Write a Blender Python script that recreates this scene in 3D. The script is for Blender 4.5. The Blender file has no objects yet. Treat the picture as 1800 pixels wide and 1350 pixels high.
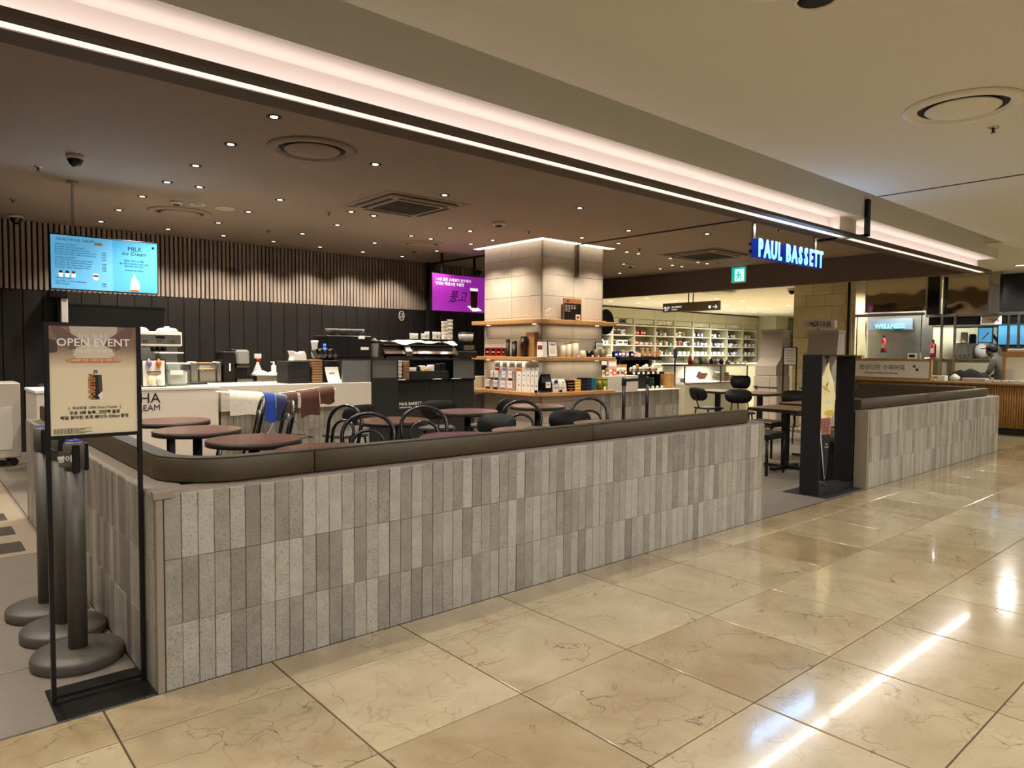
import bpy, math, random
from mathutils import Vector, Matrix
R = math.radians
rnd = random.Random(7)
SC = bpy.context.scene
COL = SC.collection

# ------------------------------------------------------------------ camera
CAM = Vector((0, 0, 1.38))
FPX, YAW, PIT, ROLL = 1232.0, R(41.0), R(-2.66), R(0.46)
_f = Vector((math.sin(YAW)*math.cos(PIT), math.cos(YAW)*math.cos(PIT), math.sin(PIT)))
_r = Vector((math.cos(YAW), -math.sin(YAW), 0)); _u = _r.cross(_f)
_r, _u = _r*math.cos(ROLL)+_u*math.sin(ROLL), _u*math.cos(ROLL)-_r*math.sin(ROLL)
cd = bpy.data.cameras.new('camera'); cam = bpy.data.objects.new('camera', cd); COL.objects.link(cam)
cd.sensor_width = 36; cd.lens = 36*FPX/1800; cd.clip_start = .05; cd.clip_end = 200
m = Matrix((_r, _u, -_f)).transposed().to_4x4(); m.translation = CAM
cam.matrix_world = m; SC.camera = cam

# ------------------------------------------------------------------ world, exposure
w = bpy.data.worlds.new('world'); SC.world = w; w.use_nodes = True
w.node_tree.nodes['Background'].inputs[0].default_value = (1, .93, .82, 1)
w.node_tree.nodes['Background'].inputs[1].default_value = .05
SC.view_settings.view_transform = 'Standard'; SC.view_settings.look = 'None'
SC.view_settings.gamma = 1; SC.view_settings.use_curve_mapping = False
SC.view_settings.exposure = 1.1
try:
    cy = SC.cycles
    cy.max_bounces = 5; cy.diffuse_bounces = 3; cy.glossy_bounces = 3; cy.transmission_bounces = 3
    cy.use_adaptive_sampling = True; cy.adaptive_threshold = .05; cy.adaptive_min_samples = 16
    cy.transparent_max_bounces = 8; cy.caustics_reflective = False; cy.caustics_refractive = False
    cy.sample_clamp_indirect = 6; cy.use_light_tree = True
except Exception:
    pass

# photo pixel -> place: the point where the sight line meets a known real plane
def ray(px, py): return _f + _r*((px-900)/FPX) - _u*((py-675)/FPX)
def gz(px, py, z): d = ray(px, py); return CAM + d*((z-CAM.z)/d.z)
def gy(px, py, y): d = ray(px, py); return CAM + d*(y/d.y)
def gx(px, py, x): d = ray(px, py); return CAM + d*(x/d.x)

# ------------------------------------------------------------------ heights and planes of the place
ZC = 3.04      # cafe ceiling
ZM = 2.93      # mall ceiling
YW = 2.985     # face of the low tiled front wall
YB = 11.2      # back wall
XF = 12.15     # brown fascia at the far end of the cafe
WH = .80       # low wall height
YC = 8.0       # counter front

# ------------------------------------------------------------------ materials
MATS = {}
def lin(c):
    if isinstance(c, str):
        c = c.lstrip('#'); c = [int(c[i:i+2], 16)/255 for i in (0, 2, 4)]
    return tuple(x/12.92 if x <= .04045 else ((x+.055)/1.055)**2.4 for x in c)+(1,)
class NT:
    def __init__(s, name):
        s.m = bpy.data.materials.new(name); s.m.use_nodes = True
        s.t = s.m.node_tree; s.b = s.t.nodes['Principled BSDF']
    def n(s, kind, **kw):
        nd = s.t.nodes.new(kind)
        for k, v in kw.items():
            if k in nd.inputs: nd.inputs[k].default_value = v
            else: setattr(nd, k, v)
        return nd
    def l(s, a, b): s.t.links.new(a, b)
def mat(name, col='#808080', rough=.5, metal=0, emit=0, ecol=None, noise=0, nscale=8, bump=0, bscale=40, rand=0, spec=.5, stretch=None, coat=0):
    if name in MATS: return MATS[name]
    t = NT(name); b = t.b; c = lin(col)
    b.inputs['Base Color'].default_value = c; b.inputs['Roughness'].default_value = rough
    b.inputs['Metallic'].default_value = metal; b.inputs['Specular IOR Level'].default_value = spec
    if coat: b.inputs['Coat Weight'].default_value = coat; b.inputs['Coat Roughness'].default_value = .1
    if emit:
        b.inputs['Emission Color'].default_value = lin(ecol) if ecol else c
        b.inputs['Emission Strength'].default_value = emit
    tc = None
    if noise or bump:
        tc = t.n('ShaderNodeTexCoord'); src = tc.outputs['Object']
        if stretch:
            mp = t.n('ShaderNodeMapping'); mp.inputs['Scale'].default_value = stretch
            t.l(src, mp.inputs[0]); src = mp.outputs[0]
    if noise or rand:
        hsv = t.n('ShaderNodeHueSaturation'); hsv.inputs['Color'].default_value = c
        val = t.n('ShaderNodeValue'); val.outputs[0].default_value = 1; cur = val.outputs[0]
        if noise:
            nz = t.n('ShaderNodeTexNoise', Scale=nscale, Detail=6.0, Roughness=.65); t.l(src, nz.inputs['Vector'])
            mr = t.n('ShaderNodeMapRange'); mr.inputs[1].default_value = .3; mr.inputs[2].default_value = .7
            mr.inputs[3].default_value = 1-noise; mr.inputs[4].default_value = 1+noise
            t.l(nz.outputs[0], mr.inputs[0]); cur = mr.outputs[0]
        if rand:
            oi = t.n('ShaderNodeObjectInfo'); m2 = t.n('ShaderNodeMapRange')
            m2.inputs[3].default_value = 1-rand; m2.inputs[4].default_value = 1+rand
            t.l(oi.outputs['Random'], m2.inputs[0])
            mm = t.n('ShaderNodeMath', operation='MULTIPLY'); t.l(cur, mm.inputs[0]); t.l(m2.outputs[0], mm.inputs[1]); cur = mm.outputs[0]
        t.l(cur, hsv.inputs['Value']); t.l(hsv.outputs[0], b.inputs['Base Color'])
    if bump:
        nb = t.n('ShaderNodeTexNoise', Scale=bscale, Detail=4.0); t.l(src, nb.inputs['Vector'])
        bp = t.n('ShaderNodeBump', Strength=bump, Distance=.01); t.l(nb.outputs[0], bp.inputs['Height']); t.l(bp.outputs[0], b.inputs['Normal'])
    MATS[name] = t.m; return t.m

def make_tile():
    t = NT('glazed_brick_tile'); tc = t.n('ShaderNodeTexCoord'); oi = t.n('ShaderNodeObjectInfo')
    off = t.n('ShaderNodeVectorMath', operation='SCALE'); t.l(oi.outputs['Random'], off.inputs['Scale']); off.inputs[0].default_value = (37, 91, 53)
    add = t.n('ShaderNodeVectorMath', operation='ADD'); t.l(tc.outputs['Object'], add.inputs[0]); t.l(off.outputs[0], add.inputs[1])
    n1 = t.n('ShaderNodeTexNoise', Scale=9.0, Detail=8.0, Roughness=.7); t.l(add.outputs[0], n1.inputs['Vector'])
    n2 = t.n('ShaderNodeTexNoise', Scale=170.0, Detail=3.0); t.l(add.outputs[0], n2.inputs['Vector'])
    ramp = t.n('ShaderNodeValToRGB'); e = ramp.color_ramp.elements
    e[0].position, e[1].position = .28, .75; e[0].color = lin('#868074'); e[1].color = lin('#b4aea0')
    m1 = t.n('ShaderNodeMix', data_type='FLOAT'); m1.inputs[0].default_value = .42
    t.l(n1.outputs[0], m1.inputs[2]); t.l(oi.outputs['Random'], m1.inputs[3]); t.l(m1.outputs[0], ramp.inputs[0])
    pit = t.n('ShaderNodeValToRGB'); p = pit.color_ramp.elements; p[0].position, p[1].position = .34, .44
    p[0].color = (.55, .53, .5, 1); p[1].color = (1, 1, 1, 1); t.l(n2.outputs[0], pit.inputs[0])
    mx = t.n('ShaderNodeMix', data_type='RGBA', blend_type='MULTIPLY'); mx.inputs[0].default_value = 1
    t.l(ramp.outputs[0], mx.inputs[6]); t.l(pit.outputs[0], mx.inputs[7]); t.l(mx.outputs[2], t.b.inputs['Base Color'])
    rr = t.n('ShaderNodeMapRange'); rr.inputs[3].default_value = .22; rr.inputs[4].default_value = .6
    t.l(n1.outputs[0], rr.inputs[0]); t.l(rr.outputs[0], t.b.inputs['Roughness'])
    nb = t.n('ShaderNodeTexNoise', Scale=60.0, Detail=5.0); t.l(add.outputs[0], nb.inputs['Vector'])
    bp = t.n('ShaderNodeBump', Strength=.35, Distance=.006); t.l(nb.outputs[0], bp.inputs['Height']); t.l(bp.outputs[0], t.b.inputs['Normal'])
    MATS['tile'] = t.m
make_tile()
def make_marble():
    t = NT('polished_beige_marble'); tc = t.n('ShaderNodeTexCoord'); oi = t.n('ShaderNodeObjectInfo')
    off = t.n('ShaderNodeVectorMath', operation='SCALE'); t.l(oi.outputs['Random'], off.inputs['Scale']); off.inputs[0].default_value = (41, 67, 29)
    add = t.n('ShaderNodeVectorMath', operation='ADD'); t.l(tc.outputs['Object'], add.inputs[0]); t.l(off.outputs[0], add.inputs[1])
    n1 = t.n('ShaderNodeTexNoise', Scale=2.6, Detail=9.0, Roughness=.62, Distortion=.6); t.l(add.outputs[0], n1.inputs['Vector'])
    ramp = t.n('ShaderNodeValToRGB'); e = ramp.color_ramp.elements
    e[0].position, e[1].position = .3, .72; e[0].color = lin('#9c8762'); e[1].color = lin('#c3b38e')
    m1 = t.n('ShaderNodeMix', data_type='FLOAT'); m1.inputs[0].default_value = .3
    t.l(n1.outputs[0], m1.inputs[2]); t.l(oi.outputs['Random'], m1.inputs[3]); t.l(m1.outputs[0], ramp.inputs[0])
    # crack veins: thin edges of a warped cell pattern, broken up by noise
    wn = t.n('ShaderNodeTexNoise', Scale=5.0, Detail=6.0); t.l(add.outputs[0], wn.inputs['Vector'])
    wv = t.n('ShaderNodeVectorMath', operation='SCALE'); wv.inputs['Scale'].default_value = .34; t.l(wn.outputs['Color'], wv.inputs[0])
    a2 = t.n('ShaderNodeVectorMath', operation='ADD'); t.l(add.outputs[0], a2.inputs[0]); t.l(wv.outputs[0], a2.inputs[1])
    vo = t.n('ShaderNodeTexVoronoi', feature='DISTANCE_TO_EDGE', Scale=2.7); t.l(a2.outputs[0], vo.inputs['Vector'])
    vr = t.n('ShaderNodeMapRange'); vr.inputs[1].default_value = 0; vr.inputs[2].default_value = .011; vr.inputs[3].default_value = 1; vr.inputs[4].default_value = 0
    t.l(vo.outputs['Distance'], vr.inputs[0])
    n3 = t.n('ShaderNodeTexNoise', Scale=4.0, Detail=2.0); t.l(add.outputs[0], n3.inputs['Vector'])
    br = t.n('ShaderNodeMapRange'); br.inputs[1].default_value = .44; br.inputs[2].default_value = .6; t.l(n3.outputs[0], br.inputs[0])
    mu = t.n('ShaderNodeMath', operation='MULTIPLY'); t.l(vr.outputs[0], mu.inputs[0]); t.l(br.outputs[0], mu.inputs[1])
    mu2 = t.n('ShaderNodeMath', operation='MULTIPLY'); t.l(mu.outputs[0], mu2.inputs[0]); mu2.inputs[1].default_value = .8
    # finer hairline veins running one way, faint
    mp = t.n('ShaderNodeMapping'); mp.inputs['Scale'].default_value = (1, 2.6, 1); mp.inputs['Rotation'].default_value = (0, 0, .5); t.l(a2.outputs[0], mp.inputs[0])
    v2 = t.n('ShaderNodeTexVoronoi', feature='DISTANCE_TO_EDGE', Scale=4.2); t.l(mp.outputs[0], v2.inputs['Vector'])
    r2 = t.n('ShaderNodeMapRange'); r2.inputs[1].default_value = 0; r2.inputs[2].default_value = .03; r2.inputs[3].default_value = .32; r2.inputs[4].default_value = 0; t.l(v2.outputs['Distance'], r2.inputs[0])
    n4 = t.n('ShaderNodeTexNoise', Scale=2.2, Detail=2.0); t.l(a2.outputs[0], n4.inputs['Vector'])
    r3 = t.n('ShaderNodeMapRange'); r3.inputs[1].default_value = .42; r3.inputs[2].default_value = .62; t.l(n4.outputs[0], r3.inputs[0])
    m3 = t.n('ShaderNodeMath', operation='MULTIPLY'); t.l(r2.outputs[0], m3.inputs[0]); t.l(r3.outputs[0], m3.inputs[1])
    sm = t.n('ShaderNodeMath', operation='MAXIMUM'); t.l(mu2.outputs[0], sm.inputs[0]); t.l(m3.outputs[0], sm.inputs[1]); mu2 = sm
    mx = t.n('ShaderNodeMix', data_type='RGBA'); t.l(mu2.outputs[0], mx.inputs[0]); t.l(ramp.outputs[0], mx.inputs[6]); mx.inputs[7].default_value = lin('#5b4a36')
    t.l(mx.outputs[2], t.b.inputs['Base Color'])
    t.b.inputs['Roughness'].default_value = .14; t.b.inputs['Specular IOR Level'].default_value = .55; t.b.inputs['Coat Weight'].default_value = .4; t.b.inputs['Coat Roughness'].default_value = .05
    MATS['marble'] = t.m
make_marble()
def make_glass():
    t = NT('clear_glass'); t.t.nodes.remove(t.b); out = t.t.nodes['Material Output']
    tr = t.n('ShaderNodeBsdfTransparent'); tr.inputs[0].default_value = (.93, .96, .95, 1)
    gl = t.n('ShaderNodeBsdfGlossy'); gl.inputs['Roughness'].default_value = .03
    lw = t.n('ShaderNodeLayerWeight'); pw_ = t.n('ShaderNodeMath', operation='POWER'); t.l(lw.outputs['Facing'], pw_.inputs[0]); pw_.inputs[1].default_value = 4
    ma = t.n('ShaderNodeMath', operation='MULTIPLY_ADD'); t.l(pw_.outputs[0], ma.inputs[0]); ma.inputs[1].default_value = .6; ma.inputs[2].default_value = .04
    mx = t.n('ShaderNodeMixShader'); t.l(ma.outputs[0], mx.inputs[0]); t.l(tr.outputs[0], mx.inputs[1]); t.l(gl.outputs[0], mx.inputs[2])
    t.l(mx.outputs[0], out.inputs[0]); MATS['glass'] = t.m
make_glass()
def make_wavy_mirror():
    t = NT('wavy_polished_steel'); t.b.inputs['Metallic'].default_value = 1; t.b.inputs['Roughness'].default_value = .06
    t.b.inputs['Base Color'].default_value = lin('#c9bb9c'); tc = t.n('ShaderNodeTexCoord')
    nz = t.n('ShaderNodeTexNoise', Scale=1.6, Detail=1.0); t.l(tc.outputs['Object'], nz.inputs['Vector'])
    bp = t.n('ShaderNodeBump', Strength=.12, Distance=.12); t.l(nz.outputs[0], bp.inputs['Height']); t.l(bp.outputs[0], t.b.inputs['Normal'])
    MATS['wavy'] = t.m
make_wavy_mirror()
def make_fade():      # printed poster sheet: brown above running into cream
    t = NT('poster_print'); tc = t.n('ShaderNodeTexCoord'); sx = t.n('ShaderNodeSeparateXYZ'); t.l(tc.outputs['Generated'], sx.inputs[0])
    rp = t.n('ShaderNodeValToRGB'); e = rp.color_ramp.elements
    e[0].position, e[0].color = .60, lin('#e9d9b4'); e[1].position, e[1].color = .80, lin('#8d6f58')
    t.l(sx.outputs[2], rp.inputs[0]); t.l(rp.outputs[0], t.b.inputs['Base Color']); t.b.inputs['Roughness'].default_value = .35
    MATS['poster'] = t.m
make_fade()

mat('grout', '#5a5448', .9); mat('coping', '#7f7465', .55, noise=.08, nscale=20); mat('trim_beige', '#8f8370', .5)
mat('terrazzo', '#7d7468', .45, noise=.12, nscale=60, rand=.06); mat('joint_light', '#8a8174', .8); mat('floor_base', '#4a3d2e', .7)
mat('inlay_light', '#9a8c76', .5, noise=.06); mat('inlay_dark', '#3c342c', .5, noise=.15, nscale=12, rand=.1)
mat('ceil_brown', '#a39384', .85, noise=.03, nscale=30); mat('lip_brown', '#5e5043', .7); mat('fascia', '#7d6d64', .75)
mat('ceil_mall', '#e2dfd6', .85); mat('beam_gray', '#e6e2d8', .85); mat('cove_white', '#f2e9e2', .8)
mat('led', '#ffffff', .5, emit=.62, ecol='#ffdccb'); mat('led_soft', '#ffffff', .5, emit=3.3, ecol='#fff0ec'); mat('led_col', '#ffffff', .5, emit=1.5, ecol='#fff0e2')
mat('lens', '#ffffff', .4, emit=1.8, ecol='#fff1dc'); mat('lens_off', '#cfc8ba', .3); mat('lens_cool', '#ffffff', .4, emit=9, ecol='#5a74ff')
mat('slat', '#a59689', .6, noise=.12, nscale=6, rand=.08, stretch=(8, 8, .6)); mat('slat_back', '#33271f', .9)
mat('panel_dark', '#1f1a18', .55, noise=.2, nscale=5, rand=.12, stretch=(10, 10, .5)); mat('panel_back', '#0e0c0b', .9)
mat('black', '#0d0c0c', .4); mat('black_gloss', '#0a0a0b', .18); mat('black_matte', '#121110', .75); mat('black_steel', '#171616', .38, metal=.4)
mat('charcoal', '#57524b', .45, noise=.05); mat('leather', '#4a3f29', .5, noise=.08, nscale=30, bump=.12, bscale=200)
mat('piping', '#33291d', .6); mat('wood_table', '#5a3324', .32, noise=.22, nscale=5, stretch=(1, 9, 1), coat=.2); mat('wood_edge', '#21140f', .5)
mat('wood_rect', '#6c5340', .35, noise=.15, nscale=5, stretch=(1, 9, 1)); mat('seat_dark', '#2a2320', .4)
mat('bentwood', '#0b0a0a', .22, coat=.4); mat('shell', '#0a0908', .6, spec=.3)
mat('white_gloss', '#d9cfc0', .35); mat('white', '#e9e4da', .5); mat('paper', '#eee9df', .7); mat('terrazzo_white', '#cfc6b4', .4, noise=.05, nscale=80)
mat('steel', '#b9b5ac', .25, metal=1); mat('chrome', '#d8d2c8', .08, metal=1); mat('pane_grey', '#9a9a94', .22, metal=.7); mat('steel_brushed', '#a3a5a3', .45, metal=1, noise=.1, nscale=4, stretch=(1, 1, 14))
mat('plastic_clear', '#cfcfca', .15, spec=.6); mat('oak', '#b98a55', .45, noise=.16, nscale=5, stretch=(2, 2, 10)); mat('oak_edge', '#8f6138', .5, noise=.12, nscale=8)
mat('concrete', '#b9ae9c', .8, noise=.10, nscale=7, stretch=(6, 6, .8), rand=.04, bump=.15, bscale=60)
mat('kraft', '#a67a45', .7, noise=.06); mat('red', '#b3231b', .4); mat('orange', '#d8702c', .5); mat('yellow', '#e2b21c', .45)
mat('blue_cloth', '#1f3f96', .85); mat('brown_cloth', '#4a2a1f', .9, noise=.15, nscale=20); mat('white_cloth', '#d8d2c4', .9, noise=.1, nscale=30)
mat('navy', '#232a55', .4); mat('teal', '#157a8c', .4); mat('olive', '#7d8420', .3, metal=.3); mat('green', '#3c7040', .5); mat('wine', '#571c1d', .5)
mat('lilac', '#8d7ea6', .5); mat('pink', '#c9a49a', .5); mat('ceramic', '#d9cbb2', .3); mat('ceramic_olive', '#6d6244', .4)
mat('shop_cream', '#b9b69b', .6); mat('shop_white', '#efe9d6', .5); mat('shop_back', '#8d856a', .7); mat('beam_dark', '#4a463d', .6); mat('shop_back_blue', '#8ea2b8', .6); mat('kiosk', '#b8ad9c', .6); mat('cord', '#3b352c', .7)
mat('stone_wall', '#d6c49c', .35, noise=.12, nscale=3, rand=.07); mat('stone_joint', '#7d6c4c', .8)
mat('flute', '#9a6f36', .5, noise=.15, nscale=6); mat('counter_stone', '#b8a27a', .4); mat('mirror_dark', '#3a3936', .12, metal=1)
mat('blue_white', '#9fe8ff', .4, emit=1.0, ecol='#55c8ff'); mat('sign_side', '#0a1a50', .4, emit=.10, ecol='#2a46ff')
mat('screen_blue', '#5fb6e6', .3, emit=.27, ecol='#4fb0ea'); mat('screen_blue2', '#79c6f0', .3, emit=.29, ecol='#63bdf0'); mat('screen_purple', '#9c2fa6', .3, emit=.30, ecol='#a02cae')
mat('led_blue', '#3f6bff', .4, emit=1.5, ecol='#2f62ff'); mat('ink', '#15202a', .6); mat('ink_black', '#0c0a0a', .6); mat('print_white', '#ffffff', .5, emit=.40, ecol='#ffffff'); mat('print_brown', '#4a3a2c', .6); mat('print_orange', '#c87a35', .5); mat('ink_white', '#f4efe6', .5)
mat('skin', '#75574a', .6); mat('apron', '#c9b9a4', .8); mat('exit_green', '#0fae94', .4, emit=.4, ecol='#14bfa2'); mat('exit_white', '#ffffff', .4, emit=.5, ecol='#d8fff6')
mat('corn_cream', '#f6eab0', .5); mat('corn_yellow', '#d9b84a', .5); mat('corn_light', '#fbf5d8', .5); mat('waffle', '#c08672', .6); mat('waffle_dark', '#5c2d24', .6)
mat('wall_plain', '#6b6155', .8); mat('cloth_black', '#141315', .9); mat('bottle_red', '#a52020', .35); mat('glassware', '#8f8f8a', .12, spec=.8)

# ------------------------------------------------------------------ mesh helper
class MB:
    def __init__(s): s.v = []; s.f = []; s.sm = []
    def _add(s, vs, fs, smooth=False):
        b = len(s.v); s.v += [tuple(v) for v in vs]; s.f += [tuple(i+b for i in f) for f in fs]; s.sm += [smooth]*len(fs); return s
    def box(s, x0, x1, y0, y1, z0, z1):
        if x0 > x1: x0, x1 = x1, x0
        if y0 > y1: y0, y1 = y1, y0
        if z0 > z1: z0, z1 = z1, z0
        return s._add([(x0,y0,z0),(x1,y0,z0),(x1,y1,z0),(x0,y1,z0),(x0,y0,z1),(x1,y0,z1),(x1,y1,z1),(x0,y1,z1)],
                      [(0,3,2,1),(4,5,6,7),(0,1,5,4),(1,2,6,5),(2,3,7,6),(3,0,4,7)])
    def cbox(s, x0, x1, y0, y1, z0, z1, c=.006):     # chamfered box
        if x0 > x1: x0, x1 = x1, x0
        if y0 > y1: y0, y1 = y1, y0
        c = min(c, (x1-x0)*.4, (y1-y0)*.4, (z1-z0)*.4)
        rings = []
        for z, d in ((z0, c), (z0+c, 0), (z1-c, 0), (z1, c)):
            rings.append([(x0+d+c,y0+d,z),(x1-d-c,y0+d,z),(x1-d,y0+d+c,z),(x1-d,y1-d-c,z),(x1-d-c,y1-d,z),(x0+d+c,y1-d,z),(x0+d,y1-d-c,z),(x0+d,y0+d+c,z)])
        vs = [p for r in rings for p in r]; fs = [tuple(range(7,-1,-1)), tuple(range(24,32))]
        for k in range(3):
            for i in range(8): j = (i+1) % 8; fs.append((k*8+i, k*8+j, k*8+8+j, k*8+8+i))
        return s._add(vs, fs)
    def prism(s, poly, axis, a, b, smooth=False):    # polygon in the plane across `axis`, extruded from a to b
        n = len(poly)
        def P(p, t): return {'z': (p[0],p[1],t), 'y': (p[0],t,p[1]), 'x': (t,p[0],p[1])}[axis]
        vs = [P(p, a) for p in poly]+[P(p, b) for p in poly]
        fs = [tuple(range(n-1,-1,-1)), tuple(range(n,2*n))]
        b0 = len(s.v); s._add(vs, fs)
        return s._add([], [])._side(b0, n, smooth)
    def _side(s, b0, n, smooth):
        for i in range(n): j = (i+1) % n; s.f.append((b0+i,b0+j,b0+n+j,b0+n+i)); s.sm.append(smooth)
        return s
    def lathe(s, prof, cx=0, cy=0, cz=0, n=20, axis='z', smooth=True):
        vs = []
        for r, z in prof:
            for k in range(n):
                a = 2*math.pi*k/n; p = (r*math.cos(a), r*math.sin(a), z)
                if axis == 'y': p = (p[0], p[2], p[1])
                elif axis == 'x': p = (p[2], p[0], p[1])
                vs.append((cx+p[0], cy+p[1], cz+p[2]))
        fs = []; m = len(prof)
        for i in range(m-1):
            for k in range(n): j = (k+1) % n; fs.append((i*n+k,i*n+j,(i+1)*n+j,(i+1)*n+k))
        s._add(vs, fs, smooth); b = len(s.v)-m*n
        if prof[0][0] > 1e-5: s.f.append(tuple(b+k for k in range(n-1,-1,-1))); s.sm.append(False)
        if prof[-1][0] > 1e-5: s.f.append(tuple(b+(m-1)*n+k for k in range(n))); s.sm.append(False)
        return s
    def cyl(s, cx, cy, z0, z1, r, n=16, r2=None): return s.lathe([(r, z0), (r if r2 is None else r2, z1)], cx, cy, 0, n)
    def tube(s, pts, r, n=8, closed=False):
        pts = [Vector(p) for p in pts]; N = len(pts); vs = []; up = None
        for i, p in enumerate(pts):
            a = pts[(i-1) % N] if (i or closed) else p; b = pts[(i+1) % N] if (i < N-1 or closed) else p
            t = (b-a).normalized()
            if up is None:
                up = t.cross(Vector((0,0,1)) if abs(t.z) < .9 else Vector((1,0,0))).normalized()
            up = (up-t*up.dot(t)).normalized(); w_ = t.cross(up); rr = r[i] if isinstance(r, (list, tuple)) else r
            for k in range(n):
                an = 2*math.pi*k/n; vs.append(p+up*(rr*math.cos(an))+w_*(rr*math.sin(an)))
        fs = []
        for i in range(N if closed else N-1):
            i2 = (i+1) % N
            for k in range(n): j = (k+1) % n; fs.append((i*n+k,i*n+j,i2*n+j,i2*n+k))
        s._add(vs, fs, True)
        if not closed:
            b = len(s.v)-N*n; s.f.append(tuple(b+k for k in range(n-1,-1,-1))); s.f.append(tuple(b+(N-1)*n+k for k in range(n))); s.sm += [False, False]
        return s
    def sphere(s, cx, cy, cz, rx, ry=None, rz=None, n=14, m=8):
        ry = rx if ry is None else ry; rz = rx if rz is None else rz
        b = len(s.v); s.lathe([(max(1e-6, math.sin(math.pi*i/m)), -math.cos(math.pi*i/m)) for i in range(m+1)], n=n)
        for i in range(b, len(s.v)): x, y, z = s.v[i]; s.v[i] = (cx+x*rx, cy+y*ry, cz+z*rz)
        return s
    def xf(s, M):
        s.v = [tuple(M @ Vector(v)) for v in s.v]; return s
    def mesh(s, name, material):
        me = bpy.data.meshes.new(name); me.from_pydata(s.v, [], s.f)
        me.polygons.foreach_set('use_smooth', s.sm); me.materials.append(MATS[material] if isinstance(material, str) else material)
        me.update(); return me
    def build(s, name, material, parent=None, world=False, bevel=0, label=None):
        if parent is not None and world:
            I = Matrix.LocRotScale(parent.location, parent.rotation_euler, None).inverted(); s.xf(I)
        loc = Vector((0,0,0))
        if parent is None:
            xs = [v[0] for v in s.v]; ys = [v[1] for v in s.v]; zs = [v[2] for v in s.v]
            loc = Vector(((min(xs)+max(xs))/2, (min(ys)+max(ys))/2, min(zs))); s.v = [(a-loc.x, b-loc.y, c-loc.z) for a, b, c in s.v]
        o = bpy.data.objects.new(name, s.mesh(name, material)); COL.objects.link(o); o.location = loc
        if parent is not None: o.parent = parent
        if bevel:
            bm = o.modifiers.new('bevel', 'BEVEL'); bm.width = bevel; bm.segments = 2; bm.limit_method = 'ANGLE'
        if label: o['label'] = label
        return o

def tag(o, label, cat, group=None, kind=None):
    o['label'] = label; o['category'] = cat
    if group: o['group'] = group
    if kind: o['kind'] = kind
    return o
def thing(name, label, cat, loc=(0,0,0), rz=0, group=None):
    o = bpy.data.objects.new(name, None); COL.objects.link(o); o.location = loc; o.rotation_euler = (0,0,rz); o.empty_display_size = .05
    return tag(o, label, cat, group)
def struct(o, label=None, cat=None):
    o['kind'] = 'structure'
    if label: o['label'] = label
    if cat: o['category'] = cat
    return o
def child(name, me, parent, loc=(0,0,0), rot=(0,0,0), scale=None):
    o = bpy.data.objects.new(name, me); COL.objects.link(o); o.parent = parent; o.location = loc; o.rotation_euler = rot
    if scale: o.scale = scale
    return o
def dup(root, loc, rz, label, group=None):
    r = root.copy(); COL.objects.link(r); r.location = loc; r.rotation_euler = (0,0,rz); r['label'] = label
    if group: r['group'] = group
    for ch in list(root.children):
        c = ch.copy(); COL.objects.link(c); c.parent = r
        for g in ch.children: d = g.copy(); COL.objects.link(d); d.parent = c
    return r
ORD = ['first','second','third','fourth','fifth','sixth','seventh','eighth','ninth','tenth','eleventh','twelfth','thirteenth','fourteenth','fifteenth','sixteenth','seventeenth','eighteenth','nineteenth','twentieth']
def nth(i): return ORD[i] if i < 20 else ('twenty-'+ORD[i-20] if i < 29 else ['thirtieth','thirty-first','thirty-second','thirty-third','thirty-fourth','thirty-fifth','thirty-sixth','thirty-seventh','thirty-eighth','thirty-ninth','fortieth','forty-first','forty-second','forty-third','forty-fourth','forty-fifth','forty-sixth','forty-seventh','forty-eighth','forty-ninth','fiftieth','fifty-first','fifty-second','fifty-third','fifty-fourth'][i-29])

_cu = bpy.data.curves.new('lettering', 'FONT'); _cu.resolution_u = 2; _to = bpy.data.objects.new('lettering', _cu)
def text(s, size, material, parent, loc, face='-y', name='lettering', ext=.001, bold=0, sx=1, align='CENTER', shear=0, world=True):
    """flat or raised lettering standing on a plane whose normal is `face`; loc is the baseline point"""
    _cu.body = s; _cu.size = size; _cu.extrude = ext; _cu.offset = bold; _cu.align_x = align; _cu.shear = shear
    me = bpy.data.meshes.new_from_object(_to); me.name = name
    if not len(me.vertices): return None
    rot = {'-y': Matrix(((1,0,0),(0,0,-1),(0,1,0))), '-x': Matrix(((0,0,-1),(-1,0,0),(0,1,0)))}[face] if isinstance(face, str) else face
    M4 = rot.to_4x4() @ Matrix.Diagonal((sx,1,1,1)); M4.translation = Vector(loc)
    if parent is not None and world: M4 = Matrix.LocRotScale(parent.location, parent.rotation_euler, None).inverted() @ M4
    me.transform(M4); me.materials.clear(); me.materials.append(MATS[material])
    o = bpy.data.objects.new(name, me); COL.objects.link(o); o.parent = parent
    return o
def lamp(name, kind, loc, energy, col=(1,.9,.76), parent=None, size=.1, size_y=None, rot=(0,0,0), spot=None, blend=.5):
    ld = bpy.data.lights.new(name, kind); ld.energy = energy; ld.color = col
    if kind == 'AREA':
        ld.size = size
        if size_y: ld.shape = 'RECTANGLE'; ld.size_y = size_y
    else: ld.shadow_soft_size = size
    if kind == 'SPOT': ld.spot_size = spot or R(110); ld.spot_blend = blend
    o = bpy.data.objects.new(name, ld); COL.objects.link(o); o.location = loc; o.rotation_euler = rot
    if parent: o.parent = parent
    return o
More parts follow.
